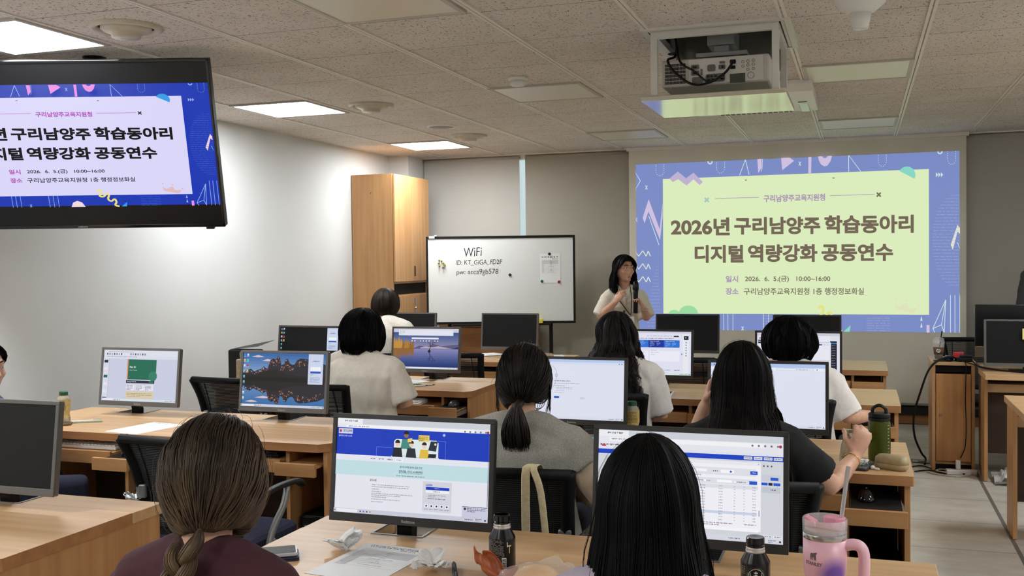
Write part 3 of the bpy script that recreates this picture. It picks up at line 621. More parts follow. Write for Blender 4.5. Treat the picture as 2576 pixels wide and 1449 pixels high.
def scr_login(C):
    browser(C); B = (24, 60, 190)
    C.rect(0, .10, 1, .385, B); C.rect(.01, .11, .105, .165, (216, 220, 240)); C.text(.04, .120, .10, .150, '경기도교육청', (40, 40, 60), .02); C.circ(.023, .137, .009, (200, 60, 90), n=10)
    C.text(.012, .18, .10, .198, '클라우드기반 시스템', (226, 232, 248), .01)
    C.line([(.27, .385), (.27, .29), (.37, .29)], .002, (120, 150, 230)); C.line([(.67, .20), (.72, .20), (.72, .385)], .002, (120, 150, 230))
    C.poly([(.385, .385), (.385, .22), (.40, .195), (.66, .195), (.675, .22), (.675, .385)], (226, 238, 236))
    C.rect(.37, .375, .68, .385, (210, 220, 224)); C.rect(.545, .145, .615, .21, (236, 206, 96)); C.dash(.55, .16, .055, .012, (90, 80, 40), 3, .018, 3)
    C.poly([(.61, .30), (.625, .205), (.67, .205), (.66, .31)], (40, 48, 60)); C.circ(.655, .235, .007, (230, 230, 230), n=10)
    toon(C, .465, .14, 1.2, (26, 26, 34), (70, 140, 130), (150, 108, 84)); toon(C, .41, .235, 1.15, (30, 28, 34), (34, 34, 44)); toon(C, .50, .235, 1.15, (30, 28, 34), (44, 46, 56)); toon(C, .585, .245, 1.1, (40, 34, 38), (226, 190, 70))
    C.poly([(.61, .375), (.615, .335), (.665, .335), (.66, .375)], (30, 34, 44)); C.poly([(.475, .19), (.505, .18), (.50, .225), (.475, .225)], (240, 214, 100)); C.circ(.71, .135, .009, (170, 190, 240), n=12)
    C.rect(0, .385, 1, .445, (232, 234, 244))
    for k in range(3): C.dash(.235 + k * .055, .41, .035, .016, (40, 44, 60), words=2, seed=k)
    C.rect(.40, .405, .45, .43, (250, 250, 252)); C.dash(.407, .412, .035, .012, (60, 60, 70), words=2)
    C.rect(0, .445, 1, .60, (196, 226, 232)); C.text(.43, .475, .575, .500, '경기도교육청 EVPN 접속 안내', (40, 50, 70), .015); C.text(.425, .52, .58, .548, '업무포털, 나이스, K-에듀파인', (40, 50, 70), .02); C.line([(.425, .553), (.58, .553)], .0012, (60, 70, 90)); C.dash(.41, .575, .19, .013, (90, 110, 130), words=6, seed=6)
    C.text(.235, .63, .28, .655, '공지사항', (50, 54, 70), .02)
    for k, (v, w_) in enumerate(((.685, .25), (.705, .24), (.73, .05), (.755, .06), (.775, .27), (.793, .19), (.812, .1), (.835, .19), (.862, .08))): C.dash(.25, v, w_, .011, (120, 124, 140), words=9, seed=k + 20)
    C.rect(.585, .62, .77, .93, (214, 215, 226)); C.text(.605, .645, .645, .665, 'LOGIN', (30, 60, 170), .03); C.rect(.605, .675, .755, .705, B); C.dash(.66, .685, .03, .01, (220, 226, 246), words=2); C.rect(.605, .71, .755, .735, (244, 244, 248)); C.dash(.655, .717, .045, .011, (60, 60, 70), words=3)
    C.dash(.625, .755, .11, .01, (110, 110, 124), 2, .016, 5); C.dash(.62, .79, .115, .012, (70, 70, 84), words=5)
    for k in range(5): C.rect(.60 + k * .033, .855, .622 + k * .033, .885, (244, 244, 250)); C.circ(.611 + k * .033, .87, .006, (50, 60, 130), n=8); C.dash(.598 + k * .033, .90, .026, .009, (70, 70, 84), words=2, seed=k)
    taskbar(C, (204, 206, 222)); C.rect(.84, .85, .998, .955, (206, 206, 228)); C.line([(.84, .85), (.998, .85)], .003, (70, 72, 90)); C.circ(.858, .872, .008, (60, 50, 90), n=8); C.dash(.872, .86, .115, .012, (90, 90, 110), 3, .016, 6)
    C.rect(.994, .12, .997, .845, (90, 96, 130))
def scr_table(C):
    browser(C, .18); C.circ(.03, .16, .012, (196, 60, 90), n=12); C.rect(0, .165, 1, .20, (228, 230, 240)); C.rect(.0, .19, 1, .235, (24, 66, 196)); C.rect(0, .235, 1, .955, (214, 216, 224))
    for k in range(4): C.rect(.795 + k * .052, .198, .84 + k * .052, .226, (214, 218, 232)); C.dash(.80 + k * .052, .207, .035, .01, (70, 74, 90), words=2, seed=k)
    C.rect(.20, .25, .885, .90, (244, 244, 250)); C.rect(.20, .25, .885, .283, (236, 236, 242)); C.line([(.876, .262), (.870, .272)], .002, (40, 40, 50))
    C.rect(.36, .315, .86, .385, (226, 228, 236)); C.rect(.545, .335, .60, .36, (250, 250, 252)); C.rect(.675, .335, .745, .365, (250, 250, 252)); C.circ(.728, .35, .006, (40, 80, 190), n=8); C.rect(.83, .335, .868, .368, (36, 88, 206)); C.dash(.84, .347, .02, .011, (220, 226, 244), words=2)
    C.dash(.37, .34, .09, .014, (80, 84, 100), words=3, seed=7); C.dash(.635, .345, .03, .014, (70, 74, 90), words=2, seed=8); C.text(.50, .385, .53, .403, '교외망', (50, 54, 70), .02); C.dash(.54, .388, .03, .012, (90, 90, 110), words=2)
    C.rect(.36, .415, .86, .47, (226, 228, 236)); C.circ(.545, .44, .007, (200, 50, 70), n=10); C.circ(.545, .44, .0035, (250, 240, 240), n=8); C.circ(.592, .445, .006, (250, 250, 252), n=10); C.rect(.655, .43, .735, .455, (252, 252, 254)); C.circ(.75, .445, .006, (250, 250, 252), n=10); C.dash(.76, .44, .05, .012, (80, 84, 100), words=3); C.rect(.825, .43, .866, .462, (36, 88, 206)); C.dash(.557, .437, .022, .012, (70, 74, 90), words=2); C.dash(.602, .44, .018, .012, (70, 74, 90), words=2)
    C.rect(.36, .475, .87, .51, (224, 226, 234)); C.rect(.36, .725, .865, .75, (204, 214, 234))
    for r in range(13):
        v = .485 + r * .0265
        for k, (u, w_) in enumerate(((.40, .05), (.565, .03), (.665, .022), (.745, .008), (.795, .008), (.842, .02))): C.dash(u, v, w_, .011, (150, 152, 166), words=2, seed=r * 7 + k)
    C.rect(.874, .70, .879, .755, (160, 164, 178)); C.dash(.58, .835, .16, .012, (120, 70, 90), 2, .018, 6, 3); C.dash(.80, .835, .06, .012, (120, 90, 110), words=3); C.rect(.36, .875, .873, .905, (250, 250, 252)); C.dash(.40, .84, .13, .012, (80, 80, 96), 2, .018, 6)
    C.rect(.89, .36, .99, .42, (206, 208, 220)); C.rect(.935, .385, .975, .412, (36, 88, 206)); C.rect(.888, .435, .92, .46, (36, 88, 206)); C.rect(.924, .435, .945, .46, (30, 34, 50)); C.rect(.95, .435, .985, .46, (36, 88, 206)); C.rect(.89, .475, .985, .53, (198, 202, 214)); C.dash(.935, .495, .03, .014, (60, 60, 80), words=2)
    for k in range(3): C.circ(.90 + k * .02, .28, .005, (90, 90, 110), n=8)
    C.rect(.90, .925, .945, .948, (232, 232, 240)); C.rect(.95, .925, .995, .948, (232, 232, 240)); C.dash(.905, .932, .035, .01, (60, 60, 80), words=2); C.dash(.955, .932, .035, .01, (60, 60, 80), words=2)
    taskbar(C, (216, 218, 230)); C.dash(.72, .968, .06, .012, (90, 90, 110), words=3)
def scr_ppt(C):
    C.rect(0, 0, 1, 1, (206, 208, 230)); C.rect(0, 0, 1, .11, (228, 228, 240)); C.rect(0, .11, 1, .17, (222, 224, 238)); C.dash(.06, .03, .35, .012, (110, 110, 130), words=9)
    for k in range(17): C.rect(.04 + k * .032, .06, .056 + k * .032, .10, ((70, 74, 96), (120, 124, 150), (160, 160, 176))[k % 3]) if k < 7 or k > 9 else None
    C.dash(.05, .125, .40, .016, (110, 112, 134), words=8, seed=2); C.rect(0, .17, .075, .95, (218, 220, 236)); C.line([(.078, .17), (.078, .95)], .002, (140, 140, 160))
    for k, c in enumerate(((34, 36, 52), (232, 232, 240), (30, 106, 84), (232, 232, 240), (232, 232, 240))): C.rect(.012, .20 + k * .148, .064, .255 + k * .148, c)
    C.rect(.33, .18, .345, .575, (222, 140, 74)); C.rect(.345, .18, .72, .575, (30, 108, 84)); C.circ(.68, .50, .055, (48, 128, 100), a0=0, a1=360); C.text(.365, .31, .445, .35, 'Part 01', (236, 244, 240), .02); C.dash(.365, .385, .10, .016, (190, 214, 204), words=3)
    C.rect(.325, .59, .705, .645, (34, 38, 52)); C.dash(.34, .61, .12, .02, (220, 222, 230), words=3); C.rect(.63, .60, .69, .63, (52, 110, 96))
    for k in range(3): C.rect(.33 + k * .125, .675, .445 + k * .125, .79, (232, 232, 242)); C.dash(.34 + k * .125, .69, .08, .018, (90, 94, 116), 4, .025, 3, k)
    C.rect(.325, .805, .70, .945, (222, 206, 172)); C.dash(.345, .84, .33, .014, (120, 108, 90), 3, .03, 6)
    taskbar(C, (216, 226, 236)); C.rect(.01, .935, .07, .95, (60, 80, 150))
def login_box(C, u0, v0, u1, v1):
    w_, h_ = u1 - u0, v1 - v0; C.rect(u0, v0, u1, v1, (206, 216, 240)); C.poly([(u0 + w_ * .25, v0 + h_ * .27), (u0 + w_ * .33, v0 + h_ * .20), (u0 + w_ * .30, v0 + h_ * .26)], (200, 60, 90)); C.dash(u0 + w_ * .36, v0 + h_ * .215, w_ * .4, h_ * .045, (60, 60, 110), words=2)
    C.rect(u0 + w_ * .15, v0 + h_ * .42, u0 + w_ * .85, v0 + h_ * .55, (244, 246, 252)); C.rect(u0 + w_ * .15, v0 + h_ * .57, u0 + w_ * .85, v0 + h_ * .635, (44, 86, 176))
    C.dash(u0 + w_ * .18, v0 + h_ * .67, w_ * .2, h_ * .02, (70, 76, 110), 2, h_ * .04, 2); C.dash(u0 + w_ * .15, v0 + h_ * .77, w_ * .65, h_ * .022, (80, 86, 120), 4, h_ * .035, 4); C.dash(u0 + w_ * .12, v0 + h_ * .91, w_ * .7, h_ * .02, (60, 60, 90), words=4)
def icons(C, cols):
    r = random.Random(4)
    for x in range(cols):
        for k in range(9 if x == 0 else 4): C.rect(.012 + x * .04, .02 + k * .10, .034 + x * .04, .055 + k * .10, r.choice([(226, 228, 236), (60, 140, 220), (236, 190, 80), (90, 200, 200), (200, 50, 60), (170, 180, 210)])); C.dash(.01 + x * .04, .063 + k * .10, .028, .012, (226, 228, 236), words=1, seed=k)
def scr_mountain(C):
    n = 9
    for k in range(n): C.rect(0, .47 * k / n, 1, .47 * (k + 1) / n + .002, tuple(int(a + (b - a) * k / (n - 1)) for a, b in zip((58, 104, 168), (150, 176, 210))))
    for k in range(n): C.rect(0, .52 + .43 * k / n, 1, .52 + .43 * (k + 1) / n + .002, tuple(int(a + (b - a) * k / (n - 1)) for a, b in zip((120, 150, 190), (60, 112, 170))))
    for u, v, w_ in ((.18, .06, .08), (.30, .13, .07), (.26, .82, .1), (.12, .90, .08)): C.poly([(u - w_, v + .012), (u, v - .02), (u + w_ * .6, v - .004), (u + w_, v + .014), (u, v + .024)], (222, 196, 200))
    prof = [(0, .37), (.04, .33), (.10, .30), (.14, .35), (.18, .32), (.22, .30), (.26, .25), (.30, .30), (.335, .13), (.37, .10), (.40, .12), (.425, .05), (.45, .08), (.47, .22), (.50, .20), (.52, .11), (.545, .10), (.57, .18), (.60, .21), (.63, .20), (.66, .12), (.70, .09), (.78, .10), (.85, .12), (.92, .14), (1, .20)]
    for sgn in (1, -1):
        f = (lambda v: v) if sgn > 0 else (lambda v: 1.0 - v * .96)
        for i in range(len(prof) - 1):
            (a, va), (b, vb) = prof[i], prof[i + 1]; C.poly([(a, f(va)), (a, f(.47)), (b, f(.47)), (b, f(vb))], (44, 42, 48))
        r = random.Random(11)
        C.l += 1; C.hold = True
        for k in range(210):
            i = r.randrange(1, len(prof) - 1); (a, va), (b, vb) = prof[i], prof[i + 1]; q = r.random(); u = a + (b - a) * q; v = va + (vb - va) * q + r.uniform(.005, .12 if i > 8 else .05)
            c_ = r.choice([(214, 120, 60), (170, 78, 52), (120, 58, 44), (160, 168, 186), (84, 84, 98), (60, 54, 60), (90, 62, 56), (228, 150, 80)] if i > 6 else [(190, 198, 218), (110, 126, 156), (150, 96, 84), (80, 86, 104)])
            l_ = r.uniform(.004, .017); C.poly([(u, f(v)), (u + l_ * r.uniform(-.5, .6), f(v + l_ * 2.2)), (u + l_ * .9, f(v + l_ * r.uniform(.6, 1.6)))], c_)
        C.hold = False
        C.poly([(0, f(.42)), (.16, f(.40)), (.30, f(.32)), (.42, f(.30)), (.52, f(.38)), (.66, f(.42)), (1, f(.44)), (1, f(.50)), (0, f(.50))], (38, 34, 34))
    C.rect(0, .445, 1, .53, (30, 27, 24)); icons(C, 2); taskbar(C); login_box(C, .80, .005, .975, .56)
def scr_dark(C): C.rect(0, 0, 1, 1, (18, 19, 22)); icons(C, 2); login_box(C, .79, .01, .97, .95 * .62); taskbar(C, (40, 42, 50))
def scr_lake(C):
    n = 10
    for k in range(n): C.rect(0, .5 * k / n, 1, .5 * (k + 1) / n + .002, tuple(int(a + (b - a) * k / (n - 1)) for a, b in zip((40, 72, 132), (150, 146, 180))))
    for k in range(n): C.rect(0, .5 + .45 * k / n, 1, .5 + .45 * (k + 1) / n + .002, tuple(int(a + (b - a) * k / (n - 1)) for a, b in zip((136, 136, 186), (34, 58, 118))))
    C.poly([(.3, .5), (.4, .42), (.52, .45), (.62, .38), (.75, .43), (.88, .40), (1, .38), (1, .5)], (96, 90, 126)); C.poly([(.42, .47), (.5, .44), (.6, .46), (.7, .43), (.8, .46), (.9, .49), (.42, .49)], (190, 170, 190)); C.poly([(.9, .5), (1, .44), (1, .5)], (40, 52, 92))
    r = random.Random(5)
    for k in range(9):
        u = .012 + k * .036; h_ = r.uniform(.22, .34) * (1 - k * .04); w_ = .024
        for sg in (1, -1): C.poly([(u - w_, .5), (u - w_ * .6, .5 - sg * h_ * .7), (u, .5 - sg * h_), (u + w_ * .7, .5 - sg * h_ * .6), (u + w_, .5)], r.choice([(176, 124, 44), (150, 104, 40), (196, 144, 60)]) if sg > 0 else (146, 100, 56))
    C.rect(0, .495, .36, .505, (110, 96, 80))
    for sg in (1, -1):
        f = lambda v: .56 - sg * (.56 - v) if sg > 0 else .56 + (.56 - v) * .95
        for p_ in ([(.56, .56), (.565, .50), (.575, .45), (.57, .36), (.555, .30)], [(.575, .45), (.60, .40), (.63, .34), (.65, .29)], [(.60, .40), (.61, .34), (.605, .28)], [(.57, .40), (.55, .36), (.535, .33)], [(.63, .34), (.66, .33)]): C.line([(u, f(v)) for u, v in p_], .009 if len(p_) > 4 else .005, (40, 30, 44) if sg > 0 else (44, 40, 76))
    C.circ(.56, .56, .022, (40, 30, 44), n=10); C.rect(0, 0, 1, .09, (206, 208, 226)); C.rect(.08, .03, .92, .17, (232, 232, 244)); C.dash(.1, .06, .08, .014, (110, 110, 130), 3, .035, 2)
    C.poly(rrect(.28, .70, .22, .26, .015, 3), (236, 238, 246))
    for k in range(10): C.circ(.29 + k * .044, .305, .010, ((226, 228, 240), (226, 228, 240), (226, 110, 120), (200, 210, 240), (240, 200, 210))[k % 5], n=10)
    taskbar(C, (226, 230, 242))
def scr_error(C):
    C.rect(0, 0, 1, 1, (226, 229, 244)); C.rect(0, 0, 1, .045, (186, 206, 240)); C.rect(0, .045, 1, .085, (216, 224, 244)); C.circ(.95, .065, .005, (70, 80, 120), n=8); C.circ(.975, .065, .005, (70, 80, 120), n=8)
    C.line([(.325, .25), (.345, .25), (.345, .29), (.325, .29)], .002, (150, 60, 70), True); C.dash(.32, .355, .16, .022, (96, 98, 116), words=5); C.dash(.32, .40, .25, .014, (140, 142, 160), words=9, seed=3); C.dash(.32, .44, .1, .014, (140, 142, 160), words=4, seed=4); C.dash(.34, .47, .16, .012, (150, 152, 168), 3, .024, 5); C.dash(.32, .555, .1, .012, (150, 152, 168), words=3)
    C.poly(rrect(.315, .37, .62, .655, .012, 3), (44, 84, 190)); C.line([(.575, .63), (.625, .63), (.625, .66), (.575, .66)], .0015, (170, 174, 190), True); C.dash(.585, .64, .03, .012, (120, 120, 140), words=2); taskbar(C, (222, 226, 240))
def scr_blank(C):
    C.rect(0, 0, 1, 1, (226, 230, 246)); C.rect(0, 0, 1, .06, (178, 200, 240)); C.rect(0, .06, 1, .105, (236, 240, 250)); C.line([(.58, .07), (.90, .07), (.90, .098), (.58, .098)], .0015, (120, 140, 190), True); C.dash(.75, .078, .1, .012, (90, 110, 170), words=2); C.circ(.93, .084, .005, (70, 80, 120), n=8); C.circ(.03, .03, .006, (60, 90, 170), n=8)
    C.line([(.36, .56), (.42, .56), (.42, .585), (.36, .585)], .0014, (170, 176, 196), True); C.dash(.372, .567, .035, .010, (110, 110, 130), words=2); taskbar(C, (220, 226, 242))
def scr_portal(C):
    C.rect(0, 0, 1, 1, (228, 229, 246)); C.rect(0, 0, 1, .04, (206, 208, 222)); C.dash(.42, .10, .33, .014, (70, 70, 90), words=4); C.poly(rrect(.77, .84, .095, .125, .01, 3), (30, 32, 44)); C.dash(.05, .155, .72, .02, (50, 54, 80), words=9, seed=3)
    for k, c in enumerate(((40, 96, 200), (46, 116, 214), (24, 52, 160), (46, 116, 214))):
        u = .03 + k * .205; C.rect(u, .20, u + .205, .37, c); C.dash(u + .02, .22, .12, .018, (226, 232, 250), words=2, seed=k); C.dash(u + .02, .26, .06, .012, (200, 214, 246), 4, .025, 2, k); C.dash(u + .11, .26, .05, .012, (200, 214, 246), 3, .025, 2, k + 3)
    C.rect(.05, .45, .44, .69, (240, 240, 252)); C.rect(.46, .45, .85, .69, (240, 240, 252)); C.rect(.46, .42, .58, .45, (240, 240, 252)); C.dash(.47, .43, .09, .012, (60, 60, 90), words=2); C.dash(.48, .48, .1, .012, (90, 90, 120), 2, .05, 3); C.dash(.3, .48, .1, .012, (90, 90, 120), words=3)
    for k in range(5): C.dash(.30 + k * .12, .88, .08, .022, (70, 74, 100) if k != 3 else (60, 110, 190), words=2, seed=k)
    C.rect(.895, .06, .965, 1 - .045, (236, 238, 246)); C.rect(.905, .10, .965, .19, (28, 30, 44)); C.circ(.93, .14, .008, (220, 220, 230), n=8)
    for k in range(6): C.circ(.935, .25 + k * .06, .010, (150, 154, 176), n=8)
    C.rect(.875, .50, .885, .54, (90, 96, 150)); taskbar(C, (216, 232, 226))
def scr_site(C):
    C.rect(0, 0, 1, 1, (228, 228, 240)); C.rect(0, 0, 1, .06, (206, 208, 220)); C.circ(.035, .12, .01, (200, 60, 70), n=8); C.dash(.05, .11, .06, .02, (60, 60, 90), words=2)
    for k, c in enumerate(((34, 96, 150), (26, 30, 46))): C.rect(.012, .155 + k * .045, .12, .19 + k * .045, c)
    C.rect(.14, .17, .9, .20, (26, 28, 44)); C.rect(.14, .20, .88, .60, (236, 236, 246)); C.line([(.14, .60), (.88, .60)], .003, (150, 150, 170)); C.line([(.66, .60), (.66, .95)], .003, (150, 150, 170)); C.dash(.48, .64, .12, .014, (100, 100, 130), words=3); C.dash(.69, .64, .13, .014, (100, 100, 130), words=3)
    C.rect(.70, .06, .885, .30, (236, 236, 248)); C.dash(.715, .085, .05, .014, (60, 60, 90), words=2); C.rect(.71, .19, .88, .215, (206, 212, 236)); C.rect(.715, .24, .79, .265, (44, 70, 150)); C.rect(.80, .24, .875, .265, (214, 216, 230))
    C.rect(.895, .17, .965, .95, (28, 32, 46)); C.rect(.895, .205, .965, .235, (60, 130, 170))
    for k in range(12): C.dash(.905, .26 + k * .055, .045, .014, (190, 196, 214), words=2, seed=k)
    C.rect(.83, .92, .885, .935, (60, 66, 130)); taskbar(C)
def monitor(label, x, row, content, bez, w=.49, yo=.49, tilt=-7, rz=0, z=.792, h=.300, lg='Redstone', base=True, y=None, grp='desk monitors in the rows'):
    y = ROW[row] + yo if y is None else y
    t = thing('monitor', label, 'monitor', (x, y, z), rz, grp); a = w / 2
    R = Matrix.Translation((0, 0, h / 2)) @ Matrix.Rotation(math.radians(tilt), 4, 'X') @ Matrix.Translation((0, 0, -h / 2))
    mb = MB(); e, bt, tp_ = .013, .024, .013
    mb.prism([(q[0], q[1]) for q in rrect(-a, a, 0, h, .008, 4)], -.018, .0, T=Matrix.Rotation(PI / 2, 4, 'X'))   # slab from y=0 to y=.018
    mb.rings([[(-a * .7, .018, h * .2), (a * .7, .018, h * .2), (a * .7, .018, h * .85), (-a * .7, .018, h * .85)], [(-a * .5, .04, h * .3), (a * .5, .04, h * .3), (a * .5, .04, h * .75), (-a * .5, .04, h * .75)]])
    hs = mb.build('housing', BLACK if bez is BEZD else bez, t, bevel=.001); hs.matrix_local = R
    fr = MB(); o_ = rrect(-a, a, 0, h, .008, 4); 
    fr.box(-a, a, -.006, 0, h - tp_, h).box(-a, a, -.006, 0, 0, bt).box(-a, -a + e, -.006, 0, bt, h - tp_).box(a - e, a, -.006, 0, bt, h - tp_)
    f_ = fr.build('bezel', bez, t, bevel=.0015); f_.matrix_local = R
    sw, sh = w - 2 * e, h - bt - tp_
    if content:
        C = Canvas(sw, sh, .93, .00007, z0=bt); content(C); s_ = C.build('screen', t); s_.matrix_local = R @ Matrix.Translation((0, -.0005, 0))
    else:
        s_ = MB().box(-sw / 2, sw / 2, -.001, 0, bt, bt + sh).build('screen', OFFSCR, t); s_.matrix_local = R
    if lg:
        q = MB(); vs, fs, _ = text_geo(lg, .005); q.add([(-.02 + xx * .04, -.0064, .007 + zz * .0085) for xx, zz in vs], fs); l_ = q.build('logo', GREYP, t); l_.matrix_local = R
    if base:
        q = MB(); dz = .589 - z; wx = min(WELLS, key=lambda k: abs(k[0] - x) + abs(k[1] + .49 - y))[0] - x
        q.rings([[(wx / 2 - .02, .02, .05), (wx / 2 + .02, .02, .05), (wx / 2 + .02, .04, .05), (wx / 2 - .02, .04, .05)], [(wx * .72 - .023, .068, -.03), (wx * .72 + .023, .068, -.03), (wx * .72 + .023, .105, -.03), (wx * .72 - .023, .105, -.03)], [(wx - .023, .10, dz + .012), (wx + .023, .10, dz + .012), (wx + .023, .135, dz + .012), (wx - .023, .135, dz + .012)]])
        q.build('stand_neck', BLACK, t); MB().box(wx - .055, wx + .055, .085, .17, dz - .006, dz + .014).build('stand_base', BLACKG, t, bevel=.004)
    return t
monitor('grey monitor, switched off, cut by the left edge on the nearest desk', -2.645, 4, None, BEZG, lg=None)
monitor('large dark monitor showing a blue login page, on the nearest desk', -1.178, 4, scr_login, BEZD)
monitor('dark monitor with a data table, half hidden by the long black hair', -.412, 4, scr_table, BEZD, z=.795, h=.297, w=.492)
monitor('grey monitor showing presentation slides with a green title page', -3.524, 3, scr_ppt, BEZG)
monitor('grey monitor showing orange lit mountains mirrored in a lake', -2.672, 3, scr_mountain, BEZG)
monitor('dark monitor with a mostly blank error page, beside the low ponytail', -1.205, 3, scr_error, BEZD)
monitor('dark monitor with a blank white page, behind the woman in the black t-shirt', -.367, 3, scr_blank, BEZD)
monitor('grey monitor with a black desktop and pale login box, by the left wall', -3.57, 2, scr_dark, BEZG)
monitor('grey monitor showing a lone tree in a blue lake', -2.703, 2, scr_lake, BEZG)
monitor('dark monitor with bright blue portal banners, beside the wavy haired woman', -1.195, 2, scr_portal, BEZD)
monitor('dark monitor with a web page and black side bar, behind the short haired head', -.343, 2, scr_site, BEZD)
monitor('switched-off grey monitor in the front row, behind the woman with the bob', -3.61, 1, None, BEZG, lg=None, base=True)
monitor('switched-off grey monitor standing in front of the whiteboard', -2.712, 1, None, BEZG, lg=None, base=True)
monitor('switched-off black monitor with small white clips, in front of the slide, left one', -1.262, 1, None, BEZD, lg=None, base=True)
monitor('switched-off black monitor in front of the slide, half hidden by the short haired head', -.375, 1, None, BEZD, lg=None, base=True)
# ================================================================= keyboards, mice, computers under the desks
def keyboard(label, x, y, z, m, km, rz=0):
    t = thing('keyboard', label, 'keyboard', (x, y, z), rz, 'keyboards on the pull-out shelves')
    MB().rings([[(xx, -.07, 0), (xx, .07, 0), (xx, .07, .026), (xx, -.07, .014)] for xx in (-.215, .215)]).build('case', m, t, bevel=.004)
    k = MB()
    for r in range(5):
        for c_ in range(20):
            k.box(-.205 + c_ * .0205, -.188 + c_ * .0205, -.058 + r * .024, -.038 + r * .024, .012, .0215 + r * .0022)
    k.build('keys', km, t); return t
WK, WK2 = mat('key_white', (216, 214, 208), .5), mat('key_grey', (176, 176, 174), .5)
SH = .657
keyboard('white keyboard on the shelf below the presentation slides monitor', -3.50, ROW[3] + .09, SH, WHITEP, WK)
keyboard('black keyboard on the shelf below the mountain wallpaper monitor', -2.66, ROW[3] + .14, SH, BLACK, mat('key_black', (34, 34, 36), .5))
keyboard('grey keyboard on the shelf beside the pink tumbler, third row on the right', -.32, ROW[3] + .07, SH, GREYP, WK2)
keyboard('white keyboard on the shelf below the lake wallpaper monitor', -2.72, ROW[2] + .0, SH, WHITEP, WK)
keyboard('black keyboard on the shelf of the front row, in front of the whiteboard', -2.66, ROW[1] + .12, SH, BLACK, mat('key_black', (34, 34, 36), .5))
def mouse(label, x, y, z, m, rz=0):
    t = thing('computer_mouse', label, 'mouse', (x, y, z), rz)
    MB().rings([[(r * .030 * math.cos(a), yy, .0 + max(0, h_ * math.sin(a))) for a in [k * PI / 8 for k in range(9)]] + [] for yy, r, h_ in ((-.055, .5, .012), (-.045, .85, .026), (-.02, 1, .037), (.01, 1, .036), (.035, .9, .026), (.052, .55, .012))]).build('shell', m, t, smooth=True)
    MB().box(-.003, .003, .02, .036, .024, .034).build('scroll_wheel', GREYP, t)
mouse('glossy black mouse on the pulled-out drawer beside the white keyboard', -3.16, ROW[3] - .02, .6525, BLACKG)
mouse('glossy black mouse in the drawer below the green water bottle', .02, ROW[3] - .01, .6525, BLACKG)
mouse('grey mouse in the open drawer of the second row left desk', -2.31, ROW[2] + .02, .6525, mat('mouse_grey', (70, 68, 66), .3))
mouse('black mouse under the hand reaching into the second row drawer', .07, ROW[2] - .10, .6525, BLACKG)
def tower(label, x, y):
    t = thing('desktop_computer', label, 'computer', (x, y, .02)); MB().box(-.075, .075, .01, .40, 0, .38).build('case', BLACK, t, bevel=.006)
    MB().box(-.073, .073, .0, .012, .30, .375).build('front_panel', BLACKG, t, bevel=.003); q = MB()
    for k in range(4): q.box(-.05 + k * .028, -.034 + k * .028, -.002, .002, .325, .337)
    q.build('port', GREYP, t); MB().box(-.03, .05, -.012, .002, .29, .297).build('handle', GREYP, t)
tower('black computer tower under the third row left desk, right of the braid', -2.285, ROW[3] + .1)
tower('black computer tower under the third row right desk, behind the backpack', .06, ROW[3] + .1)
tower('black computer tower under the second row left desk', -2.31, ROW[2] + .14)
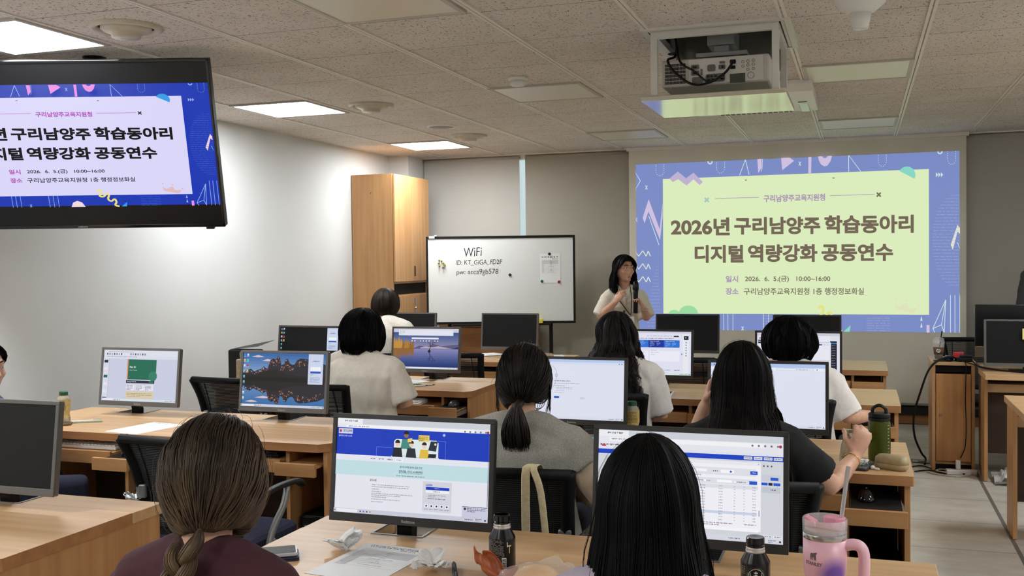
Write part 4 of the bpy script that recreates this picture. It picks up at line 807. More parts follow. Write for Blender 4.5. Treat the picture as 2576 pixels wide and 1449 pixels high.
# ================================================================= chairs
CHF = mat('chair_frame_black', (9, 9, 10), 0.6, Specular_IOR_Level=.25); CHM = mat('chair_mesh_black', (6, 6, 7), 0.8)
NAVY = noisy('seat_navy_fabric', (34, 40, 66), (26, 30, 52), (60, 60, 60), 3, 0.9)
def chair(label, x, y, rz=0, bracket=True, arms=True):
    """local +y is the way the sitter faces"""
    t = thing('office_chair', label, 'chair', (x, y, 0), rz, 'black mesh office chairs')
    bk = lambda z: -.215 - .10 * ((z - .50) / .36) ** 2 if z > .5 else -.215
    f = MB()
    for s in (-1, 1):
        P = [(s * .20, bk(.46), .46), (s * .205, bk(.6), .60), (s * .215, bk(.74), .74), (s * .235, bk(.85), .85)]
        f.tube(catmull(P, 5), .017, seg=8, flat=1.5)
    f.tube([(-.24, bk(.85), .845), (0, bk(.85) - .03, .845), (.24, bk(.85), .845)], .018, seg=8); f.tube([(-.2, bk(.47), .47), (0, bk(.47) - .02, .47), (.2, bk(.47), .47)], .016, seg=8)
    f.build('back_frame', CHF, t, smooth=True)
    m = MB(); n = 46
    for k in range(n):
        z = .485 + k * (.345 / n); wv = .195 + .04 * (z - .48) / .36; y0 = bk(z); d = .02 + .01 * (z - .48) / .36
        m.rings([[(xx, y0 - d * (1 - (xx / wv) ** 2) + yy, z + zz) for yy, zz in ((-.002, 0), (.002, 0), (.002, .0058), (-.002, .0058))] for xx in (-wv, -wv * .5, 0, wv * .5, wv)])
    for s in (-.16, .16): m.tube([(s, bk(z) - .012, z) for z in (.48, .6, .72, .83)], .004, seg=5)
    m.build('back_mesh', CHM, t)
    s_ = MB(); s_.rings([[(p[0], p[1], z) for p in rrect(-.23 + i, .23 - i, -.20 + i, .25 - i, .07, 4)] for z, i in ((.375, .02), (.385, .0), (.415, 0), (.426, .02), (.431, .05))]); s_.build('seat', NAVY, t, smooth=False)
    for s in (-1, 1):
        if arms: MB().tube(catmull([(s * .275, -.16, .610), (s * .282, -.02, .626), (s * .282, .12, .620), (s * .275, .16, .60)], 4), .022, seg=10, flat=.5, up=(0, 0, 1), dome=True).build('armrest', BLACK, t, smooth=True)
        MB().tube(catmull(([(s * .278, .05, .612), (s * .278, .02, .54)] if arms else []) + [(s * .26, -.04, .44), (s * .255, -.12, .24), (s * .25, -.22, .012)], 5), .014, seg=10).build('leg', SILVER, t, smooth=True)
        MB().tube(catmull([(s * .26, -.05, .42), (s * .258, .06, .33), (s * .25, .18, .16), (s * .248, .22, .012)], 5), .014, seg=10).build('leg', SILVER, t, smooth=True)
        if bracket: MB().box(s * .20 - .022, s * .20 + .022, bk(.6) - .03, bk(.6) - .012, .60, .655).build('back_bracket', SILVER, t, bevel=.006)
    q = MB()
    for yy in (-.1, .12): q.tube([(-.255, yy, .36), (.255, yy, .36)], .011, seg=8)
    q.build('cross_bar', SILVER, t); return t
# ================================================================= people
def xform(o, fn):
    for v in o.data.vertices: v.co = fn(v.co)
def remesh(mb, name, m, parent, vox, smooth=3, disp=None):
    """union of closed overlapping forms into one continuous skin"""
    tmp = bpy.data.objects.new('tmp', mb.mesh('tmp', None)); COL.objects.link(tmp)
    r = tmp.modifiers.new('r', 'REMESH'); r.mode = 'VOXEL'; r.voxel_size = vox
    if smooth: s = tmp.modifiers.new('s', 'SMOOTH'); s.iterations = smooth; s.factor = .5
    dg = bpy.context.evaluated_depsgraph_get(); me = bpy.data.meshes.new_from_object(tmp.evaluated_get(dg))
    old = tmp.data; bpy.data.objects.remove(tmp); bpy.data.meshes.remove(old)
    me.name = name; me.materials.clear(); me.materials.append(m)
    if disp:
        ns = [v.normal.copy() for v in me.vertices]
        for v, n in zip(me.vertices, ns): v.co += n * disp(v.co)
    me.polygons.foreach_set('use_smooth', [True] * len(me.polygons))
    o = bpy.data.objects.new(name, me); COL.objects.link(o); o.parent = parent; return o
def folds(amp, sc=(9, 9, 5), seed=0):
    def d(c):
        a = noise.noise(Vector((c.x * sc[0] + seed, c.y * sc[1], c.z * sc[2] + c.x * 6)))
        b = noise.noise(Vector((c.x * sc[0] * 2.3 - seed, c.y * sc[1] * 2.3, c.z * sc[2] * 2.6 - c.x * 9)))
        return amp * (.35 + .8 * a + .4 * b - .6 * abs(a))
    return d
def head_mb(mb, hc, R, ears=True):
    """anatomical head, local +y is the face"""
    rs = []; nj, ni = 22, 28
    for j in range(nj + 1):
        a = -PI / 2 + PI * (j * .97 + .015 * nj) / nj; sz = math.sin(a); cz = math.cos(a); ring = []
        for i in range(ni):
            b = 2 * PI * i / ni; sx, sy = cz * math.cos(b), cz * math.sin(b)
            x, y, z = .074 * sx, .092 * sy, .113 * sz
            if sz < 0:
                k = -sz; x *= 1 - .22 * k ** 1.3
                if sy > 0: y += .016 * k * max(0, sy) ** .5
                else: y *= 1 - .42 * k
            if sy > .5: y *= 1 - .05 * (sy - .5)
            ring.append(R @ Vector((x, y, z)) + hc)
        rs.append(ring)
    mb.rings(rs)
    H = lambda *p: R @ Vector(p) + hc
    mb.tube([H(0, .078, .016), H(0, .094, -.008), H(0, .104, -.028), H(0, .092, -.040)], [.006, .007, .0095, .008], seg=8, dome=True)
    for s in (-1, 1):
        mb.tube([H(s * .006, .09, -.036), H(s * .014, .089, -.036)], [.008, .006], seg=8, dome=True)
        mb.tube([H(s * .012, .086, .026), H(s * .036, .078, .030), H(s * .056, .055, .022)], [.008, .008, .006], seg=8, dome=True)
        mb.tube([H(s * .05, .058, -.02), H(s * .032, .074, -.026)], [.016, .014], seg=8, dome=True)
        if ears: mb.tube([H(s * .075, -.002, .018), H(s * .082, -.012, .012), H(s * .082, -.012, -.008), H(s * .074, .0, -.028)], [.009, .011, .010, .008], seg=8, dome=True)
    mb.tube([H(-.021, .079, -.062), H(0, .0895, -.0595), H(.021, .079, -.062)], [.004, .0055, .004], seg=8, dome=True)
    mb.tube([H(-.018, .079, -.0685), H(0, .0885, -.0695), H(.018, .079, -.0685)], [.004, .006, .004], seg=8, dome=True)
    mb.tube([H(-.012, .066, -.094), H(.012, .066, -.094)], .011, seg=8, dome=True)
def hand_mb(mb, wr, d, n, curl=.5, thumb=1, spread=1.0, scale=1.0, curls=None):
    """palm, four unequal bent fingers and a thumb; d = pointing direction, n = palm side, thumb = +-1 along d x n"""
    d = Vector(d).normalized(); n = Vector(n); n = (n - d * n.dot(d)).normalized(); s = d.cross(n) * thumb; c_ = scale
    ring = lambda o, w_, h_: [wr + d * o + s * (w_ * math.cos(2 * PI * k / 12)) + n * (h_ * math.sin(2 * PI * k / 12)) for k in range(12)]
    mb.rings([ring(-.012 * c_, .022 * c_, .018 * c_), ring(.015 * c_, .027 * c_, .0165 * c_), ring(.05 * c_, .037 * c_, .0145 * c_), ring(.082 * c_, .038 * c_, .0125 * c_), ring(.094 * c_, .034 * c_, .009 * c_)])
    for k, (of, L, r) in enumerate(((.028, .070, .0082), (.0095, .078, .0086), (-.0095, .073, .0083), (-.027, .058, .0074))):
        b = wr + d * (.084 - .004 * abs(k - 1)) * c_ + s * of * c_; a = (curls[k] if curls else curl) * (1 + .08 * k); p = [b - d * .014, b]; ang = a * .45; dd = (d + s * .10 * spread * (1.5 - k) / 1.5).normalized(); cur = b
        for q in (.45, .32, .23):
            v = dd * math.cos(ang) + n * math.sin(ang); cur = cur + v * L * q * c_; p.append(cur); ang += a * .75
        mb.tube(p, [r * c_, r * 1.02 * c_, r * .98 * c_, r * .9 * c_, r * .74 * c_], seg=9, dome=True)
    b = wr + d * .022 * c_ + s * .026 * c_; v1 = (d * .62 + s * .72 + n * .35).normalized(); p1 = b + v1 * .036 * c_; v2 = (d * .86 + s * .30 + n * (.35 + .35 * curl)).normalized(); p2 = p1 + v2 * .030 * c_; p3 = p2 + (v2 + n * .3 * curl).normalized() * .024 * c_
    mb.tube([b - v1 * .012, b, p1, p2, p3], [.013 * c_, .0135 * c_, .0105 * c_, .0098 * c_, .0075 * c_], seg=9, dome=True)
def scalp_dir(phi, th): return Vector((math.sin(th) * math.sin(phi), -math.sin(th) * math.cos(phi), math.cos(th)))
def strands_mesh(mb, paths, r, seg=3):
    for P in paths:
        n = len(P); rr = [r * (.55 + .45 * math.sin(PI * min(1, (k + 1) / (n * .35)) / 2)) * (1 if k < n * .7 else max(.12, 1 - (k - n * .7) / (n * .32))) for k in range(n)]
        mb.tube(P, rr, seg=seg, cap=False)
def hair(parent, hc, R, st, m, seed=1):
    """st: A,B,C scalp radii, mode 'fall' or 'gather', L length below head centre ..."""
    r = random.Random(seed); A, B, Cc = st.get('rad', (.090, .106, .128)); N = int(st.get('n', 520) * 1.8)
    sh = MB(); sm = MB(); G = st.get('G', Vector((0, -.8, -.62)))
    if st['mode'] == 'fall':
        L, fl, wv, fr, cut = st['L'], st.get('flare', .1), st.get('wave', 0), st.get('front', 1.95), st.get('thend', 1.72)
        Lf = st.get('Lf', L)
        def path(phi, n=18, jit=0.0, dr=0.0, lm=1.0, wp=0.0):
            af = abs(phi); sg = 1 if phi >= 0 else -1; out = []
            LL = (L if af < 1.3 else L + (Lf - L) * min(1, (af - 1.3) / .9)) * lm
            tot = 1.0
            arc = .44 if LL > .25 else .60
            for i in range(n):
                s = i / (n - 1)
                ph = phi
                if af > fr: ph = sg * (af + (fr - af) * min(1, (s / arc)) ** 1.4)
                te = cut
                if s <= arc:
                    th = .04 + (te - .04) * s / arc; q = scalp_dir(ph, th); p = Vector((q.x * (A + dr), q.y * (B + dr), q.z * (Cc + dr)))
                    if af > fr: p.y += .012 * math.sin(PI * min(1, s / arc))
                    w_ = R @ p + hc; ze = w_.z
                else:
                    u = (s - arc) / (1 - arc); q = scalp_dir(ph, te); p = Vector((q.x * (A + dr), q.y * (B + dr), q.z * (Cc + dr))); e = R @ p + hc
                    zb = hc.z - LL; k = 1 + fl * math.sin(u * PI / 2) + st.get('bell', 0) * math.sin(u * PI)
                    tuck = st.get('tuck', 0) * u * u
                    w_ = Vector((hc.x + (e.x - hc.x) * (k - tuck), hc.y + (e.y - hc.y) * (k - tuck), e.z + (zb - e.z) * u))
                    if st.get('part_side') and w_.z < hc.z - .12: w_.x += st['part_side'](phi, u)
                    if wv:
                        ampl = wv * min(1, u * 1.6); w_.x += ampl * math.sin(w_.z * 62 + wp); w_.y += ampl * .8 * math.cos(w_.z * 55 + wp * 1.7)
                if 'back' in st and af < 1.75 and s > arc:
                    q_ = min(1, max(0, (st['bz'] + .05 - w_.z) / .10)); yb = st['back'] * math.cos(min(1.5, af) * .62) + (.012 * math.sin(phi * 9 + seed))
                    if w_.y > yb: w_.y += (yb - w_.y) * q_
                if jit: w_ += Vector((noise.noise(w_ * 9 + Vector((seed + phi * 3, 0, 0))), noise.noise(w_ * 9 + Vector((0, seed + phi * 3, 0))), 0)) * jit
                out.append(w_)
            return out
        pm = st.get('pmax', PI)
        n = 40; full = pm >= 3.1; phs = [-pm + 2 * pm * i / n for i in range(n if full else n + 1)]
        cols = [path(p, 22, 0, -.006, .97) for p in phs]
        vs = [q for c_ in cols for q in c_]; fs = []; k = 22
        for i in range(len(cols) if full else len(cols) - 1):
            j = (i + 1) % len(cols)
            for a in range(k - 1): fs.append((i * k + a, j * k + a, j * k + a + 1, i * k + a + 1))
        # face opening: drop the shell where it would cover the face
        keep = []
        for f in fs:
            c_ = sum((vs[q] for q in f), Vector()) / 4; l_ = R.inverted() @ (c_ - hc)
            if l_.z < st.get('fringe', .055) and ((l_.y > .052 and abs(l_.x) < .066) or (l_.y > -.03 and abs(l_.x) < .060)): continue
            keep.append(f)
        sh.add(vs, keep)
        P = []
        for i in range(N):
            ph = r.uniform(-pm, pm)
            p = path(ph, st.get('pts', 20), st.get('jit', .006), r.uniform(-.004, .004), r.uniform(.88, 1.04), r.uniform(0, 6.3) if wv else 0)
            if abs(ph) > fr: p = [q for q in p if not ((R.inverted() @ (q - hc)).y > .055 and (R.inverted() @ (q - hc)).z < st.get('fringe', .055) and abs((R.inverted() @ (q - hc)).x) < .06)]
            if len(p) > 4: P.append(p)
        strands_mesh(sm, P, st.get('r', .0015))
        Pf = []
        for i in range(st.get('fly', 40) // 2):
            ph = r.uniform(-pm * .8, pm * .8); p = path(ph, 16, .02, r.uniform(.002, .010), r.uniform(.8, 1.06), r.uniform(0, 6)); Pf.append(p[r.randrange(0, 4):])
        strands_mesh(sm, Pf, .0004)
    else:
        G = Vector(G).normalized(); Gr = st.get('gr', 1.0); sag = st.get('sag', .0); hl = st.get('hl', {})
        def limit(phi):
            a = abs(phi); return 1.95 if a < 1.0 else (1.95 - .30 * min(1, (a - 1.0) / .8) if a < 1.9 else 1.65 - .65 * min(1, (a - 1.9) / 1.1))
        def path(phi, th, n=16, dr=0.0, jit=0.0, s0=0.0):
            a = scalp_dir(phi, th); om = a.angle(G); out = []
            for i in range(n):
                s = s0 + (1 - s0) * i / (n - 1); so = math.sin(om) or 1e-6; q = (a * (math.sin((1 - s) * om) / so) + G * (math.sin(s * om) / so))
                bul = 1 + sag * math.sin(PI * min(1, s * 1.15)) * (1 if q.z < .55 else .4)
                k = bul * (1 - (1 - Gr) * max(0, s - .7) / .3)
                p = Vector((q.x * (A + dr) * k, q.y * (B + dr) * k, q.z * (Cc + dr) * k))
                if sag and q.z < .2: p.z -= sag * .22 * math.sin(PI * s)
                w_ = R @ p + hc
                if jit: w_ += Vector((noise.noise(w_ * 14 + Vector((seed + phi, 0, 0))), noise.noise(w_ * 14 + Vector((0, seed + th, 0))), noise.noise(w_ * 12))) * jit
                out.append(w_)
            return out
        n = 48; cols = [path(-PI + 2 * PI * i / n, limit(-PI + 2 * PI * i / n), 18, -.005) for i in range(n)]
        vs = [q for c_ in cols for q in c_]; sh.add(vs, [(i * 18 + a, ((i + 1) % n) * 18 + a, ((i + 1) % n) * 18 + a + 1, i * 18 + a + 1) for i in range(n) for a in range(17)])
        top = MB(); cols2 = [path(-PI + 2 * PI * i / n, .02, 18, -.004) for i in range(n)]
        sh.rings([[R @ Vector((scalp_dir(p, th).x * (A - .004), scalp_dir(p, th).y * (B - .004), scalp_dir(p, th).z * (Cc - .004))) + hc for p in [-PI + 2 * PI * i / n for i in range(n)]] for th in (.01, .3, .6, .9, 1.2, 1.5, 1.8)], cap=False)
        P = []
        for i in range(N):
            ph = r.uniform(-PI, PI); lm = limit(ph); P.append(path(ph, lm * (1 if r.random() < .45 else r.uniform(.05, 1)), 16, r.uniform(-.003, .004), .005))
        strands_mesh(sm, P, st.get('r', .0015))
        Pf = []
        for i in range(st.get('fly', 50) // 2):
            ph = r.uniform(-PI, PI); p = path(ph, r.uniform(.1, limit(ph)), 14, r.uniform(.003, .016), .02); Pf.append(p[:r.randrange(7, 14)])
        strands_mesh(sm, Pf, .0004)
    if 'extra' in st: st['extra'](sh, sm, r)
    h = sh.build('hair', m, parent, smooth=True); sm.build('hair_strands', m, h, smooth=True); return h
def hairmat(name, c1, c2, rough=.5, sp=.3, roots=None, z0=1.02, z1=1.18):
    m = noisy(name, c1, c2, (18, 18, 5), 3, rough, Specular_IOR_Level=sp)
    if roots:      # dyed hair: darker regrowth at the crown
        nt = m.node_tree; b = nt.nodes['Principled BSDF']; L = nt.links.new; old = b.inputs['Base Color'].links[0].from_socket
        tc = nt.nodes.new('ShaderNodeTexCoord'); sp_ = nt.nodes.new('ShaderNodeSeparateXYZ'); mr = nt.nodes.new('ShaderNodeMapRange'); mr.inputs['From Min'].default_value = z0; mr.inputs['From Max'].default_value = z1
        mx = nt.nodes.new('ShaderNodeMix'); mx.data_type = 'RGBA'; mx.inputs['B'].default_value = rgb(roots)
        L(tc.outputs['Object'], sp_.inputs[0]); L(sp_.outputs[2], mr.inputs[0]); L(mr.outputs[0], mx.inputs['Factor']); L(old, mx.inputs['A']); L(mx.outputs['Result'], b.inputs['Base Color'])
    return m
SHIRTV = .011
def arm_pts(sh, el, wr): return [Vector(sh), (Vector(sh) + Vector(el)) / 2, Vector(el), Vector(el) * .55 + Vector(wr) * .45, Vector(wr)]
def person(label, loc, rz, P):
    """local frame: +y is where the body faces; z measured from the floor"""
    t = thing('person', label, 'person', (loc[0], loc[1], 0), rz, P.get('group'))
    stand = P.get('stand', False); zs = P['zs']           # shoulder height
    hc = Vector(P['head']); R = Matrix.Rotation(P.get('hyaw', 0), 3, 'Z') @ Matrix.Rotation(P.get('hpitch', 0), 3, 'X') @ Matrix.Rotation(P.get('hroll', 0), 3, 'Y')
    sw = P.get('sw', .165); bulk = P.get('bulk', 1.0)
    zh = P.get('zhip', .90 if stand else .52); lean = P.get('lean', 0.0)
    Y = lambda z: lean * (z - zh) / (zs - zh)             # forward shift of the spine with height
    def torso(k, off, z0=None, z1=None):
        prof = [(0.0, .160, .115), (.18, .150, .105), (.40, .140, .100), (.62, .158, .108), (.82, .168, .108), (.94, .150, .092), (1.03, .085, .070)]
        out = []
        for f_, rx, ry in prof:
            z = zh + (zs - zh) * f_
            if z0 and z < z0: continue
            rx = rx * bulk * (sw / .165) + off; ry = ry * bulk + off
            out.append([(rx * math.cos(2 * PI * i / 24), Y(z) + ry * math.sin(2 * PI * i / 24) * (1 if math.sin(2 * PI * i / 24) < 0 else .95), z) for i in range(24)])
        return out
    body = MB(); body.rings(torso(1, -.006))
    body.tube([(0, Y(zs) - .005, zs - .03), (0, (Y(zs) + hc.y) / 2 - .012, (zs + hc.z - .06) / 2), (hc.x, hc.y - .014, hc.z - .06)], [.062, .050, .052], seg=14, dome=True)
    head_mb(body, hc, R, P.get('ears', False))
    S = {}
    for s, nm in ((1, 'R'), (-1, 'L')):
        sh = Vector((s * sw, Y(zs) - .0, zs - .045)); a = P['arms'][nm]; el, wr = Vector(a['el']), Vector(a['wr']); S[nm] = (sh, el, wr)
        body.tube([(s * .05, Y(zs) - .005, zs - .004), sh + Vector((0, 0, -.006))], [.044, .046], seg=12, dome=True)
        body.tube([sh + Vector((0, 0, -.006)), sh.lerp(el, .5), el, el.lerp(wr, .3), wr], [.046, .042, .038, .038, .024], seg=14, dome=True)
        hand_mb(body, wr + (Vector(a['d']).normalized()) * .012, a['d'], a['n'], a.get('curl', .6), a.get('th', s), a.get('spread', 1), P.get('hs', .95), a.get('curls'))
        lg = P['legs'][nm] if 'legs' in P else ((s * .095, 0, zh), (s * .12, P.get('ky', .38), zh - .005), (s * .12, P.get('ky', .38) - .02, .08), (s * .125, P.get('ky', .38) + .10, .03))
        h_, k_, an, to = [Vector(q) for q in lg]
        body.tube([h_, h_.lerp(k_, .5), k_, k_.lerp(an, .35), an], [.072, .066, .052, .050, .036], seg=14, dome=True); body.tube([an + Vector((0, -.03, -.03)), to], [.036, .030], seg=10, dome=True)
        S['leg' + nm] = (h_, k_, an, to)
    bo = remesh(body, 'body', SKIN, t, P.get('vox', .0075), 2)
    # lips on the face
    if P.get('face'):
        lm = mat('lips', (178, 112, 102), .45); bo.data.materials.append(lm); Ri = R.inverted()
        for pg in bo.data.polygons:
            c_ = Ri @ (pg.center - hc)
            if c_.y > .079 and -.076 < c_.z < -.055 and abs(c_.x) < .021 - abs(c_.z + .065) * 1.2: pg.material_index = 1
        for s in (-1, 1):
            e = MB().ell(R @ Vector((s * .030, .0745, .008)) + hc, (.0125, .0105, .0085), mat('eye_white', (226, 222, 216), .2), 14, 10).build('eye', None, bo, smooth=True)
            MB().ell(R @ Vector((s * .030, .0838, .008)) + hc, (.0052, .0022, .0058), BLACKG, 12, 8).build('iris', None, e, smooth=True)
            MB().tube([R @ Vector(q) + hc for q in ((s * .012, .089, .030), (s * .030, .088, .036), (s * .050, .072, .031))], [.0032, .0038, .002], seg=6).build('eyebrow', mat('brow', (44, 34, 28), .7), bo, smooth=True)
    # top
    tp = MB(); off = P.get('loose', .012); tm = P['top']
    tp.rings(torso(1, off, zh - .01))
    nk = P.get('collar', .070); tp.tube([(0, Y(zs) - .006, zs - .02), (0, Y(zs) - .008, zs + P.get('colz', .028))], [.085, nk], seg=18)
    for s, nm in ((1, 'R'), (-1, 'L')):
        sh, el, wr = S[nm]; sl = P.get('sleeve', .72); e2 = sh.lerp(el, min(1, sl))
        tp.tube([(s * .045, Y(zs) - .005, zs + .008), sh], [.056 + off, .062 + off * .6], seg=14, dome=True)
        if sl <= 1: tp.tube([sh, sh.lerp(e2, .5), e2], [.058 + off * .6, .056 + off, .054 + off * 1.4], seg=16)
        else: tp.tube([sh, sh.lerp(el, .5), el, el.lerp(wr, .3), el.lerp(wr, sl - 1)], [.056 + off * .6, .053 + off * .7, .047 + off * .7, .045 + off * .7, .030 + off], seg=14)
    to_ = remesh(tp, P.get('topname', 'tshirt'), tm, t, .008, 4, folds(P.get('fold', .010), seed=P.get('seed', 1)))
    # trousers and shoes
    tr = MB(); tr.rings(torso(1, .010)[:3])
    for nm in 'RL':
        h_, k_, an, to = S['leg' + nm]; tr.tube([h_, h_.lerp(k_, .5), k_, k_.lerp(an, .4), an], [.083, .078, .064, .060, .052], seg=14, dome=True)
    remesh(tr, 'trousers', P.get('pants', mat('trousers_dark', (40, 42, 54), .85)), t, .012, 4)
    for nm in 'RL':
        h_, k_, an, to = S['leg' + nm]; d = to - an; MB().tube([an + Vector((0, -.045, -.038)), an + Vector((0, .02, -.038)), to + Vector((0, .03, .004))], [.042, .044, .036], seg=14, flat=.9, up=(0, 0, 1), dome=True).build('shoe', BLACK, t, smooth=True)
    if 'hair' in P: hair(t, hc, R, P['hair'], P['hm'], P.get('seed', 1))
    return t, hc, R, S
# ================================================================= the people
HB = hairmat('hair_brown', (108, 84, 58), (64, 48, 34), .44, .35, roots=(40, 30, 23), z0=1.06, z1=1.23); HK = hairmat('hair_black', (12, 10, 10), (6, 5, 6), .55, .13); HKB = hairmat('hair_black_brown', (26, 19, 17), (12, 9, 9), .55, .12); HDB = hairmat('hair_dark_brown', (40, 28, 22), (20, 15, 13), .48, .28)
def cloth(name, c, c2=None, sc=60): return noisy(name, c, c2 or tuple(int(q * .97) for q in c), (sc, sc, sc), 4, .9, bump=.04)
DEF = dict(R=dict(el=(.235, .02, .715), wr=(.12, .13, .69), d=(-.25, 1, -.06), n=(0, 0, -1)), L=dict(el=(-.235, .02, .715), wr=(-.12, .13, .69), d=(.25, 1, -.06), n=(0, 0, -1)))
def arms(**k):
    a = {q: dict(DEF[q]) for q in DEF}
    for q in k: a[q].update(k[q])
    return a
# woman with a braid
def braid_extra(sh, sm, r):
    top = Vector((.026, -.094, .982)); n = 14; dz = .0225
    for k in range(n):
        s = 1 if k % 2 == 0 else -1; z = top.z - k * dz; cx = .026 - .0028 * k; y = -.094 - .034 * min(1, k / 5); q_ = 1 - .012 * k
        pts = catmull([(cx + s * .020 * q_, y + .016, z + .030), (cx + s * .0235 * q_, y + .004, z + .016), (cx + s * .017 * q_, y - .009, z - .001), (cx + s * .004, y - .012, z - .018), (cx - s * .006, y - .003, z - .031)], 6)
        rr = [q_ * (.004 + .0105 * math.sin(PI * (i + .8) / (len(pts) + .6))) for i in range(len(pts))]
        sh.tube(pts, rr, seg=10, dome=True)
        P = []
        for q in range(30):
            a = r.uniform(0, 2 * PI); pp = []
            for i, p in enumerate(pts):
                t_ = (pts[min(i + 1, len(pts) - 1)] - pts[max(i - 1, 0)]).normalized(); u_ = Vector((0, 1, 0)) - t_ * t_.y; u_.normalize(); v_ = t_.cross(u_)
                pp.append(p + (u_ * math.cos(a) + v_ * math.sin(a)) * rr[i] * 1.03)
            P.append(pp)
        strands_mesh(sm, P, .0011)
BRG = cloth('burgundy_jersey', (70, 30, 39))
person('woman with a thick brown braid and burgundy t-shirt, seen from behind, nearest at the left', (-1.238, 1.70), 0, dict(zs=.912, head=(0, .035, 1.092), sw=.150, bulk=.94, top=BRG, arms=arms(), sleeve=.85, collar=.074, colz=.040, seed=3, pants=mat('jeans_navy', (30, 36, 58), .85),
       hair=dict(mode='gather', G=Vector((.26, -.72, -.70)), rad=(.096, .104, .125), n=1100, sag=.06, r=.0014, gr=.42, fly=90, extra=braid_extra), hm=HB))
# woman with long straight black hair
person('woman with long straight black hair and lilac top, seen from behind, nearest at the right', (-.360, 1.75), 0, dict(ky=.30, zs=.915, head=(0, .035, 1.074), sw=.17, top=cloth('lilac_jersey', (176, 164, 180)), arms=arms(), sleeve=1.6, seed=5,
       hair=dict(mode='fall', back=-.165, bz=.90, L=.36, Lf=.30, rad=(.088, .104, .130), n=1500, flare=.42, jit=.006, r=.0014, front=1.9, fly=60), hm=HK))
# woman with the ponytail
def pony_extra(sh, sm, r):
    b = Vector((.022, -.092, 1.012)); 
    sh.tube([b + Vector((.0, .016, .004)), b + Vector((0, -.022, -.006))], [.016, .016], seg=14, dome=True)
    P = []
    for q in range(700):
        a = r.uniform(0, 2 * PI); k = math.sqrt(r.random()); L = r.uniform(.125, .165); c_, s_ = math.cos(a) * k, math.sin(a) * k; pp = []
        for i in range(12):
            u = i / 11; w_ = .013 + .040 * math.sin(PI * min(1, u * 1.1) * .60); pp.append(b + Vector((c_ * w_, -.022 + s_ * w_ * .6 - .018 * math.sin(u * PI), .004 - u * L)) + Vector((noise.noise(Vector((q, u * 2, 0))), 0, 0)) * .006 * u)
        P.append(pp)
    strands_mesh(sm, P, .0018)
    Q = []
    for s in (-1, 1):
        for q in range(12):
            Q.append(catmull([(s * (.088 + r.uniform(-.004, .004)), .03, 1.13), (s * (.100 + r.uniform(-.004, .006)), .025, 1.04), (s * (.095 + r.uniform(-.01, .01)), .02, .98 - r.uniform(0, .03))], 5))
    strands_mesh(sm, Q, .0014)
GRYT = noisy('grey_heather', (172, 168, 158), (146, 142, 132), (240, 240, 240), 5, .9, bump=.1)
t, hc, R, S = person('woman with a low dark ponytail and grey heather top, third row', (-1.162, 3.47), 0, dict(zs=.905, head=(0, .035, 1.092), sw=.19, bulk=1.12, ears=True, top=GRYT, arms=arms(R=dict(el=(.315, .02, .655), wr=(.16, .14, .70)), L=dict(el=(-.30, .02, .66))), sleeve=.34, seed=8, loose=.014,
       hair=dict(mode='gather', G=Vector((.16, -.82, -.57)), rad=(.096, .110, .128), n=760, sag=.03, r=.0014, gr=.62, fly=70, extra=pony_extra), hm=HDB))
for s, nm in ((1, 'R'), (-1, 'L')):
    sh, el, wr = S[nm]; q = MB(); q.tube([sh.lerp(el, .18), sh.lerp(el, .6), el, el.lerp(wr, .5), el.lerp(wr, .92)], [.062, .060, .052, .048, .034], seg=16, dome=True)
    remesh(q, 'sheer_sleeve', cloth('sheer_beige', (204, 180, 154)), t, .008, 3, folds(.008, seed=4))
MB().tube([(.080 * math.cos(a), -.01 + .075 * math.sin(a), 0.930 + .01 * math.sin(a)) for a in [-2.4 + 4.8 * k / 20 - PI / 2 for k in range(21)]], .004, seg=6).build('lanyard', mat('lanyard_black', (24, 24, 28), .7), t, smooth=True)
# woman in the black t-shirt, holding a glass bottle
def drape(phi, u): return .055 * u * math.sin(max(0, phi)) * (1 if phi > .2 else 0)
person('woman with long dark hair in a black t-shirt, holding a small glass bottle', (-.388, 3.56), 0, dict(ky=.17, zs=.918, head=(0, .04, 1.098), sw=.162, bulk=1.0, vox=.006, top=cloth('black_jersey', (15, 14, 15)), sleeve=.72, seed=9,
       arms=arms(R=dict(el=(.29, .07, .735), wr=(.368, .305, .790), d=(.30, .18, .9), n=(-.15, 1, -.1), curl=1.35), L=dict(el=(-.215, .15, .76), wr=(-.145, .13, .985), d=(.25, .12, 1), n=(1, .1, -.2), curl=.7)),
       hair=dict(mode='fall', back=-.180, bz=.96, L=.40, Lf=.30, rad=(.097, .108, .130), n=1100, flare=.25, jit=.010, r=.0014, front=1.9, fly=60, part_side=drape), hm=HKB))
# woman with wavy hair
WHT = cloth('white_jersey', (242, 238, 230))
t, hc, R, S = person('woman with long wavy dark hair and white t-shirt with navy cuffs', (-1.222, 5.22), 0, dict(zs=.955, head=(0, .035, 1.108), sw=.19, bulk=1.08, top=WHT, sleeve=.92, seed=12, fold=.013, arms=arms(R=dict(el=(.235, .03, .70))),
       hair=dict(mode='fall', back=-.185, bz=1.0, L=.33, Lf=.34, rad=(.098, .110, .134), n=900, flare=.30, bell=.14, wave=.024, jit=.03, r=.0014, front=1.9, fly=140, pts=26), hm=hairmat('hair_wavy', (40, 27, 23), (20, 15, 14))))
for s, nm in ((1, 'R'), (-1, 'L')):
    sh, el, wr = S[nm]; e2 = sh.lerp(el, .92); q = sh.lerp(el, .86)
    MB().tube([q, e2], [.0685, .0695], seg=20).build('cuff', mat('navy_trim', (24, 26, 40), .8), t, smooth=True)
